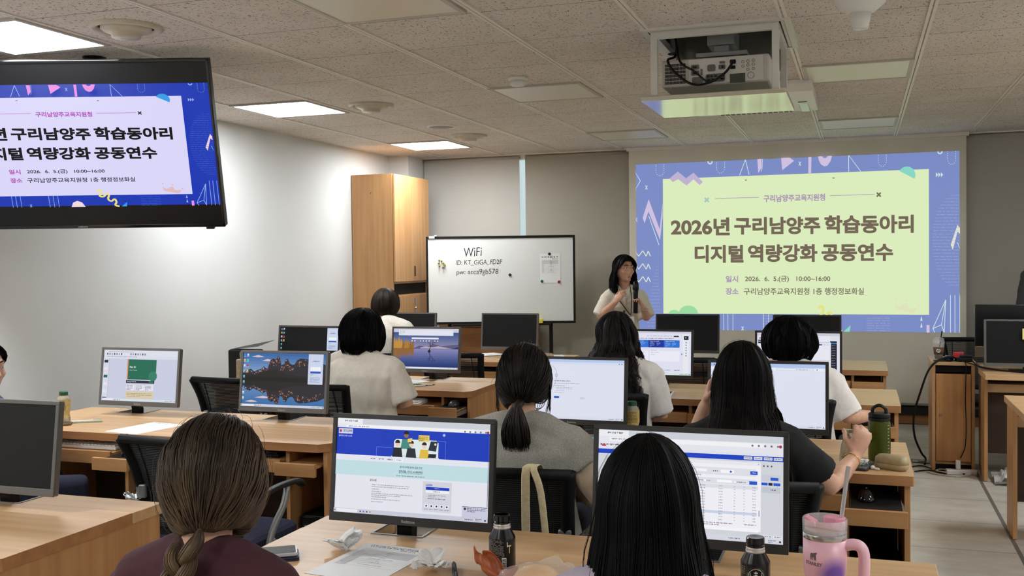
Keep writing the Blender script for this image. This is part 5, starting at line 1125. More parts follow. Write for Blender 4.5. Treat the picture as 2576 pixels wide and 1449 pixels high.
# woman with short black hair reaching to her mouse
person('woman with full short black hair in white, arm reaching to a mouse', (-.340, 5.27), 0, dict(zs=.94, head=(0, .035, 1.088), sw=.20, bulk=1.15, vox=.006, top=cloth('offwhite_jersey', (244, 236, 230)), sleeve=.95, seed=14, loose=.016,
       arms=arms(R=dict(el=(.285, .0, .725), wr=(.405, .155, .716), d=(.16, 1, -.08), n=(0, 0, -1), curl=.45)),
       hair=dict(mode='fall', L=.105, Lf=.06, rad=(.120, .124, .134), n=760, flare=-.12, bell=.04, jit=.034, r=.0014, front=1.9, thend=1.62, tuck=.22, fly=120, pts=16), hm=HK))
# woman with chin length black hair
person('woman with chin length black hair and cream t-shirt, beside the lake wallpaper monitor', (-2.715, 5.20), 0, dict(zs=.955, head=(0, .035, 1.118), sw=.205, bulk=1.15, top=cloth('cream_jersey', (232, 224, 210)), sleeve=.90, seed=15, fold=.014, loose=.016,
       arms=arms(R=dict(el=(.285, .02, .715), wr=(.15, .14, .70)), L=dict(el=(-.27, .02, .70))),
       hair=dict(mode='fall', L=.125, Lf=.11, rad=(.124, .124, .138), n=760, flare=-.05, bell=.05, jit=.022, r=.0014, front=1.9, thend=1.66, tuck=.12, fly=60, pts=16), hm=HK))
# woman with brown bob in the front row
person('woman with a dark brown bob and cream knit top, in the front row', (-3.425, 6.95), 0, dict(zs=1.05, zhip=.52, head=(0, .05, 1.190), sw=.19, bulk=1.05, top=noisy('cream_knit', (236, 226, 214), (212, 202, 190), (120, 120, 120), 4, .95, bump=.2), sleeve=.95, seed=17,
       arms=arms(R=dict(el=(.25, .06, .78)), L=dict(el=(-.25, .06, .78))),
       hair=dict(mode='fall', L=.085, Lf=.08, rad=(.104, .110, .132), n=700, flare=-.10, jit=.006, r=.0014, front=1.9, thend=1.66, tuck=.25, fly=30, pts=16), hm=hairmat('hair_bob_brown', (54, 39, 30), (26, 19, 16), .45)))
# person whose face reaches into the left edge
person('person in a navy top at the left edge, face turned to the right', (-3.632, 3.40), -.35, dict(zs=.935, head=(0, .03, 1.075), hyaw=-1.32, sw=.18, face=True, ears=True, top=cloth('navy_top', (34, 46, 78)), sleeve=1.9, seed=19, pants=mat('jeans_navy', (30, 36, 58), .85), arms=arms(),
       hair=dict(mode='fall', L=.08, Lf=.04, rad=(.088, .104, .126), n=420, flare=-.08, jit=.006, front=1.35, fringe=.06, pts=16), hm=HK))
# presenter
LIN = noisy('linen_jacket', (230, 222, 206), (222, 214, 198), (90, 90, 90), 5, .9, bump=.12)
STL = dict(R=((.09, 0, .84), (.095, .02, .46), (.10, -.01, .08), (.11, .13, .03)), L=((-.09, 0, .84), (-.10, .03, .46), (-.10, .02, .08), (-.11, .16, .03)))
t, hc, R, S = person('woman presenter standing with a black microphone, shoulder length wavy hair, glasses and pale linen jacket', (-1.955, 8.72), math.radians(192), dict(stand=True, zs=1.226, zhip=.84, head=(0, .03, 1.432), hyaw=.62, hpitch=.03, sw=.140, bulk=.90, vox=.0055, face=True, ears=True, top=LIN, topname='jacket', sleeve=.98, seed=21, fold=.008, loose=.014, legs=STL, hs=.92,
       arms=dict(R=dict(el=(.205, .03, 1.025), wr=(.075, .205, 1.150), d=(-.55, .30, .75), n=(-.5, -.75, -.2), curl=1.0), L=dict(el=(-.195, .05, 1.010), wr=(-.165, .215, 1.105), d=(.45, .30, .85), n=(.75, .2, -.45), curl=1.25)),
       pants=mat('trousers_beige', (186, 176, 158), .9),
       hair=dict(mode='fall', L=.205, Lf=.215, rad=(.096, .112, .128), n=620, flare=.10, bell=.12, wave=.012, jit=.016, r=.0014, front=1.75, fringe=.062, fly=40, pts=22), hm=HKB))
H = lambda *p: R @ Vector(p) + hc
g = MB()
for s in (-1, 1): g.tube([H(s * .032 + .022 * math.cos(a), .092 - .006 * abs(math.cos(a)), .004 + .017 * math.sin(a)) for a in [k * PI / 10 for k in range(20)]], .0011, seg=5, closed=True)
g.tube([H(-.011, .093, .006), H(0, .098, .008), H(.011, .093, .006)], .0012, seg=5)
for s in (-1, 1): g.tube([H(s * .054, .086, .008), H(s * .074, .03, .008), H(s * .078, -.012, .004)], .0013, seg=5)
g.build('eyeglasses', mat('glasses_rose', (190, 130, 112), .25, .6), t, smooth=True)
PM = Matrix.Translation((-1.955, 8.72, 0)) @ Matrix.Rotation(math.radians(192), 4, 'Z')
q = MB(); q.tube([(-.05, .085, 1.28), (-.04, .112, 1.19), (0, .126, 1.12), (.04, .112, 1.19), (.05, .085, 1.28)], .0008, seg=5).build('necklace', mat('necklace_gold', (170, 140, 90), .3, .8), t, loc=(0, 0, -.036))
MB().lathe([(.001, -.003), (.012, -.003), (.012, .003), (.001, .003)], mat('pendant_brown', (70, 40, 30), .4), 16, Matrix.Translation((0, .130, 1.105)) @ Matrix.Rotation(PI / 2, 4, 'X')).build('pendant', None, t, loc=(0, 0, -.036))
q = MB(); q.rings([[(x, .066 + yy, z) for x, yy, z in ((-.055, 0, 1.275), (.055, 0, 1.275), (.03, .02, 1.18), (-.03, .02, 1.18))], [(x, .103 + yy * .4, z) for x, yy, z in ((-.045, -.02, 1.268), (.045, -.02, 1.268), (.012, .0, 1.17), (-.012, .0, 1.17))]]); q.build('white_tee', mat('white_tee', (226, 224, 220), .85), t, bevel=.004, loc=(0, 0, -.036))
for s in (-1, 1): MB().rings([[(s * a, b, c_) for a, b, c_ in ((.040, .070, 1.290), (.092, .070, 1.262), (.075, .118, 1.215), (.012, .124, 1.155), (.030, .112, 1.225))], [(s * a, b + .008, c_ + .002) for a, b, c_ in ((.040, .070, 1.290), (.092, .070, 1.262), (.075, .118, 1.215), (.012, .124, 1.155), (.030, .112, 1.225))]]).build('lapel', LIN, t, bevel=.002, loc=(0, 0, -.036))
q = MB(); q.tube(catmull([(.05, .05, 1.30), (.055, .122, 1.20), (.0, .135, 1.11), (-.055, .135, 1.035)], 6), .0045, seg=6, flat=.4); q.tube(catmull([(-.05, .05, 1.30), (-.062, .122, 1.20), (-.060, .135, 1.08), (-.055, .136, 1.035)], 6), .0045, seg=6, flat=.4)
tg = thing('name_badge', 'white name badge on a dark lanyard round the presenter\'s neck', 'badge', (-1.955, 8.72, 0), math.radians(192))
q.build('lanyard', mat('lanyard_black', (24, 24, 28), .7), tg, smooth=True); MB().box(-.086, -.024, .135, .139, .935, 1.025).build('card', PAPER, tg, bevel=.002); MB().tube([(-.055, .138, 1.025), (-.055, .138, 1.04)], .006, seg=8).build('clip', SILVER, tg)
# microphone in her left hand
wr = S['L'][2]; d = Vector((.45, .30, .85)).normalized(); n = Vector((.75, .2, -.45)); n = (n - d * n.dot(d)).normalized()
mc = wr + d * .085 + n * .034
mq = thing('microphone', 'black wireless microphone held in front of the presenter\'s chest', 'microphone', (PM @ mc))
ax = Vector((.02, .0, 1.0)).normalized(); Rm = Vector((0, 0, 1)).rotation_difference(ax).to_matrix().to_4x4()
for nm, prof, m_ in (('handle', [(.014, -.10), (.019, -.096), (.019, .0), (.021, .07), (.024, .10)], BLACK), ('grille_head', [(.022, .10), (.027, .105), (.027, .12), (.026, .15), (.018, .172), (.001, .178)], mat('mic_mesh', (30, 30, 33), .35, .6))):
    o = MB().lathe(prof, m_, 20, Rm).build(nm, None, mq, smooth=True)
q = MB(); w_ = S['L'][2] - Vector((.45, .3, .85)).normalized() * .02
q.tube([w_ + Vector((.030 * math.cos(a), .026 * math.sin(a), .006 * math.cos(a * 2))) for a in [k * PI / 10 for k in range(20)]], .0035, seg=6, closed=True).build('bracelet', mat('bead_clear', (190, 186, 176), .2, .3), t, smooth=True)
# standing person cut by the right edge
person('person in a dark grey jacket standing at the right edge, behind the instructor computers', (1.385, 8.42), math.radians(200), dict(stand=True, zs=1.40, zhip=.88, head=(0, .03, 1.56), sw=.20, bulk=1.12, face=True, top=cloth('charcoal_jacket', (52, 52, 56)), topname='jacket', sleeve=1.9, seed=23, legs=STL,
       arms=dict(R=dict(el=(.255, -.01, 1.13), wr=(.16, .20, 1.06), d=(-.6, .6, -.2), n=(-.3, -.6, -.5)), L=dict(el=(-.255, -.01, 1.13), wr=(-.16, .20, 1.06), d=(.6, .6, -.2), n=(.3, -.6, -.5))),
       hair=dict(mode='fall', L=.06, Lf=.02, rad=(.086, .10, .124), n=300, flare=-.1, front=1.7, thend=1.5, fringe=.06, pts=14), hm=HK))
# ================================================================= chairs in use and empty
chair('black mesh chair of the woman with the braid', -1.238, 1.66)
chair('black mesh chair of the woman with straight black hair', -.362, 1.70, arms=False)
chair('black mesh chair with a cream strap hung over it, under the low ponytail', -1.10, 3.36, arms=False)
chair('black mesh chair of the woman in the black t-shirt', -.355, 3.38)
chair('empty black mesh chair with a navy seat and silver legs, just left of the braid', -2.49, 3.54)
chair('black mesh chair of the person at the left edge', -3.70, 3.38, -.35)
chair('empty black mesh chair between the slides monitor and the mountain wallpaper monitor', -3.48, 5.33)
chair('black mesh chair of the woman with chin length hair', -2.86, 5.17, arms=False)
chair('black mesh chair of the wavy haired woman', -1.235, 5.20)
chair('black mesh chair of the woman with full short hair', -.36, 5.20)
chair('empty black mesh chair just right of the lake wallpaper monitor', -2.80, 7.08)
chair('black mesh chair of the woman with the brown bob', -3.43, 6.93)
chair('empty black mesh chair in the front row, right of the portal banners monitor', -1.15, 7.08)
# ================================================================= instructor's corner
LX = .478
t = thing('lectern_cabinet', 'beech instructor cabinet with a single door, right of the projected slide', 'cabinet', (LX, 7.70, 0))
b = MB(); b.box(0, .022, 0, .40, .0, .75).box(.255, .277, 0, .40, .0, .75).box(.022, .255, .38, .40, .03, .75).box(.022, .255, .02, .38, .05, .07)
b.build('carcass', WOODZ, t, bevel=.001); MB().box(-.004, .285, -.004, .42, .75, .775).build('top', WOODX, t, bevel=.002)
MB().box(.022, .255, .03, .38, .0, .05).build('gap_shade', GAPSHADE, t); MB().box(.023, .254, .03, .37, .70, .745).build('gap_shade', GAPSHADE, t)  # dark blocks painted as shade, filling the gaps below and above the door
d = MB().box(.026, .251, -.002, .016, .075, .69).build('door', noisy('beech_door', (190, 138, 84), (172, 120, 70), (22, 22, 1.2), 5, .4), t, bevel=.001); MB().lathe([(.010, 0), (.010, .006), (.005, .012), (.001, .012)], seg=16, T=Matrix.Translation((.055, -.002, .40)) @ Matrix.Rotation(PI / 2, 4, 'X')).build('lock_knob', SILVER, d)
def sidedesk(label, x0, x1, y0, y1, py0, py1):
    t = thing('instructor_desk', label, 'desk', (0, 0, 0), group='instructor desks at the right'); MB().prism([(x0, y0), (x1, y0), (x1, y1), (x0, y1)], .704, .74).build('desktop', WOODX, t, bevel=.002)
    for x in (x0 + .012, x1 - .032): MB().box(x, x + .022, py0, py1, .004, .704).build('side_panel', WOODZ, t, bevel=.001)
    MB().box(x0 + .034, x1 - .032, py1 - .02, py1 - .004, .16, .704).build('back_panel', WOODIN, t); MB().box(x0 + .036, x1 - .034, py0 + .03, py0 + .046, .60, .655).box(x0 + .036, x1 - .034, py0 + .046, py0 + .3, .635, .65).build('keyboard_shelf', WOODX, t); return t
sidedesk('instructor desk with cables and two computer screens at the right', .772, 2.3, 7.25, 7.68, 7.42, 7.64)
sidedesk('bare instructor desk cut by the right edge, the nearer one', .755, 2.3, 5.42, 6.20, 5.94, 6.17)
# second desk back half, level with the cabinet
sidedesk('deeper instructor desk behind the cable desk, carrying the black computer', .80, 2.3, 7.70, 8.05, 7.72, 8.03)
t = thing('desktop_computer', 'large black all-in-one computer with a brownish chin on the instructor desk', 'computer', (1.10, 7.86, .74)); 
MB().box(-.33, .33, 0, .02, .055, .43).build('display', mat('imac_black', (12, 12, 14), .25), t, bevel=.004); MB().box(-.33, .33, -.002, .018, .055, .135).build('chin', mat('aluminium_brown', (120, 104, 88), .35, .6), t, bevel=.003)
MB().rings([[(-.09, .025, .2), (.09, .025, .2), (.09, .04, .2), (-.09, .04, .2)], [(-.09, .09, .006), (.09, .09, .006), (.09, .11, .006), (-.09, .11, .006)]]).box(-.10, .10, -.06, .11, 0, .008).build('stand', mat('aluminium_brown', (120, 104, 88), .35, .6), t)
mm = monitor('switched-off grey monitor with a yellow sticky note, on the instructor desk', 1.045, 1, None, BEZG, lg=None, base=False, y=7.44, z=.775, h=.315, w=.52, tilt=-3, grp=None)
MB().box(-.02, .02, .02, .05, -.03, .12).box(-.1, .1, -.02, .1, -.033, -.025).build('stand', BLACK, mm)
cv = Canvas(.072, .072, printed=True, eps=.0006); cv.rect(0, 0, 1, 1, (240, 232, 140)); cv.text(.30, .28, .90, .62, '고장', (90, 80, 60), -.01)
o = cv.build('sticky_note'); o.location = (1.045 + .004, 7.415, .775 + .185); tag(o, 'yellow sticky note on the switched-off instructor monitor', 'sticky note')
chair('black mesh chair behind the instructor cabinet, beside the iced coffee cup', .86, 8.55, PI)
t = thing('coffee_cup', 'clear iced coffee cup with brown sleeve and black straw on the instructor cabinet', 'cup', (.535, 7.90, .7755))
GLS = mat('clear_plastic', (235, 238, 238), .08, 0, Alpha=.25, Specular_IOR_Level=.8)
MB().lathe([(.026, 0), (.040, .112), (.041, .114), (.038, .112), (.024, .002)], seg=28).build('cup_body', GLS, t, smooth=True); MB().lathe([(.025, .002), (.0300, .035), (.001, .035)], mat('coffee', (52, 34, 24), .2), 24).build('coffee', None, t, smooth=True)
MB().lathe([(.0315, .036), (.0375, .085), (.0365, .085), (.0305, .036)], mat('kraft_sleeve', (104, 76, 50), .8), 28).build('sleeve', None, t, smooth=True)
MB().lathe([(.042, .112), (.042, .118), (.036, .145), (.018, .160), (.012, .160)], seg=28, cap=False).build('dome_lid', GLS, t, smooth=True); MB().tube([(-.004, 0, .02), (.022, .0, .20)], .0042, seg=8).build('straw', BLACK, t, smooth=True)
lb = MB(); lb.lathe([(.014, 0), (.001, .0004)], mat('logo_white', (226, 222, 214), .6), 18); o = lb.build('logo', None, t); o.rotation_euler = (PI / 2 - .12, 0, 0); o.location = (-.004, -.0362, .062)
lb2 = MB(); 
for x0 in (-.008, .001): lb2.box(x0, x0 + .006, -.002, 0, -.006, .004)
o = lb2.build('logo', BLACK, t); o.location = (-.004, -.0362, .062)
o = MB().box(-.036, .036, -.012, .012, 0, .058).build('speaker_box', mat('red_plastic', (196, 40, 52), .4), None, bevel=.009); o.location = (.66, 7.84, .7755); tag(o, 'small red box beside the coffee cup on the instructor cabinet', 'box')
mouse('black mouse on the instructor cabinet next to the red box', .60, 7.79, .7755, BLACKG, .8)
o = MB().box(-.07, .05, -.05, .05, 0, .003).build('mouse_pad', BLACK, None, bevel=.001); o.location = (.56, 7.75, .7755); tag(o, 'dark mouse pad at the front edge of the instructor cabinet', 'mouse pad')
q = MB().box(-.05, .05, -.03, .03, 0, .03).box(-.03, .05, -.02, .035, .03, .045); o = q.build('adapter', BLACK, None, bevel=.006); o.location = (.69, 7.74, .7755); tag(o, 'black adapter block among the cables on the instructor cabinet', 'adapter')
def cable(label, pts, r, m=BLACK, seg=8, k=8):
    return tag(MB().tube(catmull(pts, k), r, m, seg).build('cable', None, None, smooth=True), label, 'cable', 'cables around the instructor desks')
cable('thick black cable arching from the instructor cabinet down to the floor', [(.62, 7.76, .80), (.53, 7.68, .793), (.455, 7.66, .72), (.40, 7.70, .55), (.362, 7.76, .38), (.37, 7.85, .22), (.42, 7.98, .08), (.452, 8.02, .03), (.446, 7.96, .012), (.44, 7.90, .010)], .0075)
cable('thin black cable hanging in front of the cabinet door to the power strip', [(.66, 7.71, .795), (.692, 7.676, .77), (.695, 7.672, .70), (.69, 7.66, .5), (.695, 7.66, .35), (.69, 7.66, .2), (.675, 7.672, .14), (.66, 7.672, .105)], .0035)
cable('black cable running over the instructor desk towards the grey monitor', [(.68, 7.70, .782), (.76, 7.62, .760), (.86, 7.52, .748), (1.0, 7.40, .746), (1.2, 7.36, .746)], .004)
cable('second black cable looped on the instructor desk', [(.74, 7.72, .785), (.78, 7.60, .75), (.90, 7.46, .746), (1.04, 7.34, .746), (1.25, 7.31, .746)], .0035)
for k, (pts, c_, l) in enumerate((([(.36, 7.62, .006), (.46, 7.68, .008), (.55, 7.60, .008), (.62, 7.64, .008), (.68, 7.60, .01)], BLACK, 'black cable lying on the floor along the front of the cabinet'),
        ([(.34, 7.78, .006), (.42, 7.84, .006), (.50, 7.70, .010), (.58, 7.62, .014), (.66, 7.66, .02)], BLACK, 'black cable in the tangle on the floor, farther one'),
        ([(.44, 7.62, .006), (.52, 7.55, .006), (.62, 7.52, .007), (.70, 7.56, .008), (.73, 7.62, .01)], mat('beige_cable', (176, 166, 146), .6), 'beige cable looped on the floor in front of the power strip'),
        ([(.50, 7.66, .012), (.56, 7.60, .014), (.60, 7.66, .016), (.54, 7.69, .018), (.50, 7.62, .02), (.57, 7.58, .018)], mat('beige_cable', (176, 166, 146), .6), 'coiled beige cable in the middle of the floor tangle'))): cable(l, pts, .0045, c_)
t = thing('power_strip', 'white power strip with a plug on the floor before the cabinet', 'power strip', (.66, 7.63, 0), .15); MB().box(-.10, .10, -.025, .025, .0, .035).build('body', WHITEP, t, bevel=.006); MB().box(-.035, -.005, -.014, .014, .036, .10).build('plug', WHITEP, t, bevel=.004)
t = thing('floor_outlet', 'flush metal floor outlet box beside the cabinet', 'outlet', (.42, 8.03, 0)); MB().box(-.06, .06, -.06, .06, 0, .004).build('lid', mat('outlet_metal', (140, 134, 122), .4, .4), t); q = MB(); q.box(-.062, .062, -.062, -.058, .0, .005).box(-.062, .062, .058, .062, 0, .005).box(-.062, -.058, -.06, .06, 0, .005).box(.058, .062, -.06, .06, 0, .005).box(-.02, .02, -.03, .0, .004, .006).build('frame', BLACK, t)
q = MB(); rr = random.Random(3)
for j in range(9):
    q.rings([[(.84 + k * .018, 7.30 + j * .03 + .0, .03 + .05 * noise.noise(Vector((k * .35, j * .4, 2))) + (.03 if 2 < k < 12 else 0)) for k in range(16)], [(.84 + k * .018, 7.33 + j * .03, .03 + .05 * noise.noise(Vector((k * .35, j * .4 + .4, 2))) + (.03 if 2 < k < 12 else 0)) for k in range(16)]], cap=False)
tag(q.build('plastic_bag', mat('silvery_plastic', (220, 224, 224), .15, .5), None), 'crumpled silvery plastic bag on the floor under the instructor desk', 'bag')
# ================================================================= things on the desks
D = DT + .0005
def pbottle(label, x, y):
    t = thing('juice_bottle', label, 'bottle', (x, y, D), 0, 'small juice bottles with green caps')
    JU = noisy('juice_label', (216, 196, 128), (196, 172, 100), (80, 80, 80), 4, .4); R_ = .0315
    MB().lathe([(.024, 0), (.030, .004), (.030, .02), (.0265, .034), (.0265, .044), (R_, .06), (R_, .112), (.027, .124), (.020, .13), (.019, .134), (.001, .134)], mat('juice_clear', (214, 206, 182), .15, 0, Transmission_Weight=.5, IOR=1.3), 28).build('bottle_body', None, t, smooth=True)
    MB().lathe([(.0305, .022), (.027, .035), (.027, .044), (R_ + .0005, .060), (R_ + .0005, .113)], JU, 28, cap=False).build('label', None, t, smooth=True)
    MB().lathe([(.021, .133), (.021, .150), (.019, .152), (.001, .152)], mat('cap_green', (22, 84, 56), .4), 28).build('cap', None, t, smooth=False)
    q = MB(); r = random.Random(2)
    for k in range(9):
        z = .106 - k * .0055; a = -PI * .80
        while a < -PI * .22:
            w_ = r.uniform(.05, .2); rr_ = R_ + .0009; q.add([(rr_ * math.cos(a), rr_ * math.sin(a), z), (rr_ * math.cos(a + w_), rr_ * math.sin(a + w_), z), (rr_ * math.cos(a + w_), rr_ * math.sin(a + w_), z + .0028), (rr_ * math.cos(a), rr_ * math.sin(a), z + .0028)], [(0, 1, 2, 3)]); a += w_ + .05
    q.build('label_print', mat('label_ink', (70, 60, 40), .7), t)
pbottle('small yellow juice bottle with a green cap, beside the slides monitor at the left', -3.775, 4.06); pbottle('small yellow juice bottle with a green cap, right of the blank error page monitor', -.955, 4.40)
def phone(label, x, y, z, rz, col, w=.075, l=.155, scr=(40, 42, 46)):
    t = thing('smartphone', label, 'phone', (x, y, z), rz); MB().prism(rrect(-w / 2, w / 2, -l / 2, l / 2, .009, 4), 0, .009, col).build('body', None, t, bevel=.002); MB().prism(rrect(-w / 2 + .004, w / 2 - .004, -l / 2 + .004, l / 2 - .004, .006, 4), .009, .0096, mat('phone_glass_%d' % scr[0], scr, .08)).build('screen', None, t); return t
phone('phone in a brownish case beside the juice bottle at the left', -3.735, 3.955, D, -.9, mat('case_brown', (120, 88, 62), .5))
def pen(label, x, y, z, rz, c, tip=(30, 30, 32), L=.14, r=.0048, group=None):
    t = thing('pen', label, 'pen', (x, y, z + r), rz, group); T = Matrix.Rotation(PI / 2, 4, 'Y')
    MB().lathe([(r, -L / 2), (r, L * .32), (r * .9, L * .36)], mat('pen_%d_%d_%d' % c, c, .35), 14, T).build('barrel', None, t, smooth=True); MB().lathe([(r * .9, L * .36), (r * .3, L * .48), (.0003, L * .5)], mat('pen_%d_%d_%d' % tip, tip, .3), 14, T).build('tip', None, t, smooth=True); MB().box(-L * .48, -L * .25, -.0015, .0015, r, r + .002, mat('pen_%d_%d_%d' % tip, tip, .3)).build('clip', None, t)
pen('mint white marker pen lying beside the phone at the left', -3.65, 4.06, D, .55 + PI, (214, 224, 214), (150, 170, 160), .17, .0065)
def sheet(label, x, y, z, rz, content=None, w=.21, h=.297, bend=0.0, cat='paper', name='paper_sheet', group=None, thick=.0004):
    """printed sheet lying flat; content drawn with v=0 at the far edge"""
    t = thing(name, label, cat, (x, y, z), rz, group); MB().box(-w / 2, w / 2, -h / 2, h / 2, 0, thick).build('sheet', PAPER, t)
    if content:
        C = Canvas(w, h, printed=True, eps=.00012); content(C); o = C.mb.build('lettering', None, t); o.matrix_local = Matrix.Translation((0, -h / 2, thick)) @ Matrix.Rotation(-PI / 2, 4, 'X')
    return t
def table_print(C):
    C.dash(.10, .05, .78, .022, (60, 60, 64), words=5, seed=1); C.dash(.12, .08, .76, .028, (40, 40, 44), words=5, seed=2); C.dash(.60, .125, .30, .018, (60, 60, 64), words=2); C.dash(.10, .16, .2, .010, (120, 120, 124), words=3)
    C.rect(.09, .19, .91, .37, (206, 206, 206)); C.rect(.09, .37, .24, .66, (212, 212, 212))
    for v in (.19, .235, .28, .32, .37, .47, .52, .565, .66): C.line([(.09, v), (.91, v)], .003, (120, 120, 124))
    C.line([(.24, .19), (.24, .66)], .003, (120, 120, 124))
    for k, (v, w_) in enumerate(((.205, .06), (.25, .10), (.295, .06), (.335, .08), (.40, .10), (.435, .36), (.49, .05), (.535, .14), (.61, .34))): C.dash(.57 - w_ / 2, v, w_, .013, (70, 70, 74), words=3, seed=k + 3)
    for v in (.26, .42, .6): C.dash(.13, v, .06, .012, (110, 110, 114), words=1)
def text_print(C):
    C.dash(.12, .05, .76, .034, (50, 50, 56), words=4); C.dash(.12, .14, .76, .010, (110, 110, 116), 10, .035, 9); C.line([(.12, .11), (.9, .11)], .003, (130, 130, 136)); C.dash(.12, .50, .6, .012, (100, 100, 104), 3, .035, 4)
sheet('printed sheet hanging over the desk edge, left of the braid', -3.235, 4.00, D, -.16, text_print)
sheet('large printed sheet with a table in the foreground, between the crumpled tissues', -1.205, 2.36, D, -.10, table_print)
sheet('stack of papers next to the pens on the second row left desk', -2.80, 5.95, D, -.5, text_print, thick=.004)
sheet('printed papers on the front row left desk, left of the standing grey monitor base', -2.94, 7.85, D + .003, -.7, text_print, thick=.003)
sheet('printed papers at the right end of the front row left desk', -2.36, 8.0 - .12, D, .4, text_print, w=.18, h=.2, thick=.002)
sheet('open sheets stacked under the tablet on the third row right desk', -1.09, 3.98, D, .05, None, w=.24, h=.2, thick=.012, name='paper_stack')
t = thing('pencil_case', 'soft beige pencil case at the right end of the front row left desk', 'pencil case', (-2.40, 7.70, D), .3); MB().tube([(-.08, 0, .02), (0, 0, .022), (.08, 0, .02)], [.019, .022, .018], mat('beige_canvas', (196, 176, 150), .9), 14, dome=True, flat=.9).build('pouch', None, t, smooth=True)
MB().tube([(-.085, 0, .041), (.085, 0, .041)], .0018, SILVER, 6).build('zipper', None, t)
pen('green highlighter pen beside the paper stack, second row left desk', -2.655, 5.80, D, .6, (76, 150, 44), (40, 90, 24), .13, .0065)
pen('white pen beside the green highlighter, second row left desk', -2.61, 5.78, D, .75, (222, 222, 222), (60, 60, 62), .13)
pen('black and white pen crossing the white pen, second row left desk', -2.585, 5.83, D, .6, (200, 202, 204), (30, 30, 32), .13)
t = thing('tablet', 'tablet with a white border lying beside the wavy haired woman', 'tablet', (-1.105, 5.76, D), .08); MB().prism(rrect(-.09, .09, -.115, .115, .01, 4), 0, .007, WHITEP).build('body', None, t); MB().prism(rrect(-.078, .078, -.10, .10, .004, 3), .007, .0076, mat('tablet_glass', (56, 62, 74), .12)).build('screen', None, t)
def candy(label, x, y, z, rz, c, c2, L=.06):
    t = thing('candy', label, 'candy', (x, y, z), rz); MB().ell((0, 0, .011), (L * .32, .014, .011), mat('wrap_%d_%d_%d' % c, c, .25), 14, 8).build('wrapper', None, t, smooth=True)
    for s in (-1, 1): MB().rings([[(s * L * .28, yy, zz) for yy, zz in ((-.005, .008), (.005, .008), (.005, .013), (-.005, .013))], [(s * L * .5, yy, zz) for yy, zz in ((-.014, .004), (.014, .006), (.014, .018), (-.014, .014))]], mat('wrap_%d_%d_%d' % c2, c2, .3)).build('twist', None, t)
candy('green wrapped sweet behind the tablet', -1.14, 5.94, D, .2, (96, 170, 60), (60, 130, 40), .08)
candy('light blue wrapped sweet on the third row right desk', -1.075, 4.22, D, .15, (110, 190, 214), (230, 210, 110), .07); candy('yellow wrapped sweet left of the blue one', -1.15, 4.20, D, -.2, (226, 190, 70), (210, 96, 50)); candy('red wrapped sweet right of the blue one', -1.01, 4.25, D, .4, (196, 56, 62), (226, 120, 60), .05)
tag(MB().box(-.12, .10, -.10, .08, 0, .02, mat('folder_grey', (70, 74, 82), .5)).build('folder', None, None, bevel=.003, loc=(-1.08, 3.98, D + .013)), 'dark grey folder on the white paper stack, right of the ponytail', 'folder')
tag(MB().tube(catmull([(-1.16, 4.10, D + .03), (-1.135, 4.02, D + .045), (-1.12, 3.94, D + .06), (-1.10, 3.90, D + .045), (-1.09, 3.88, D + .05), (-1.085, 3.93, D + .06), (-1.11, 4.0, D + .045)], 6), .0028, BLACK, 6).build('wired_earphones', None, None, smooth=True), 'black wired earphones curled on the grey folder', 'earphones')
# third row right: bottle, phone, tissue, case, glass bottle
t = thing('water_bottle', 'translucent green water bottle with a black loop lid', 'bottle', (.068, 4.10, D)); t.scale = (1, 1, .86)
GB = mat('green_tritan', (140, 150, 60), .06, 0, Transmission_Weight=.85, IOR=1.25)
MB().lathe([(.036, 0), (.040, .004), (.041, .02), (.041, .165), (.038, .178), (.034, .182), (.032, .182), (.036, .176), (.0385, .165), (.0385, .02), (.035, .006), (.001, .006)], GB, 32).build('bottle_body', None, t, smooth=True)
MB().lathe([(.0375, .0065), (.038, .020), (.038, .11), (.001, .11)], mat('green_tea', (150, 148, 34), .1, 0, Transmission_Weight=.7, IOR=1.33), 28).build('liquid', None, t, smooth=True)
q = MB(); r = random.Random(6)
for k in range(16): a = r.uniform(0, 6.3); d_ = r.uniform(.0, .026); q.ell((d_ * math.cos(a), d_ * math.sin(a), r.uniform(.06, .135)), (r.uniform(.006, .013), r.uniform(.005, .01), .0022), mat('leaf_dark', (40, 48, 14), .7), 8, 5)
q.build('tea_leaves', None, t); bpy.data.objects[-1] if False else None
MB().lathe([(.037, .178), (.040, .181), (.040, .192), (.037, .194), (.040, .197), (.040, .208), (.036, .212), (.001, .213)], BLACK, 32).build('lid', None, t, smooth=False); MB().tube(catmull([(-.024, 0, .21), (-.022, 0, .232), (0, 0, .246), (.022, 0, .232), (.024, 0, .21)], 6), .008, BLACK, 8, flat=.6).build('carry_loop', None, t, smooth=True)
q = MB()
for k in range(10): z = .03 + k * .0145; q.add([(.0414 * math.cos(a), .0414 * math.sin(a), zz) for a, zz in ((-.75, z), (-.62 if k % 2 else -.55, z), (-.62 if k % 2 else -.55, z + .0018), (-.75, z + .0018))], [(0, 1, 2, 3)])
q.build('scale_marks', mat('mark_white', (210, 216, 200), .6), t)
phone('phone with mirrored screen beside the green water bottle', .0, 3.955, D, -.2, mat('case_dark', (52, 40, 34), .5), .078, .15, (92, 100, 104))
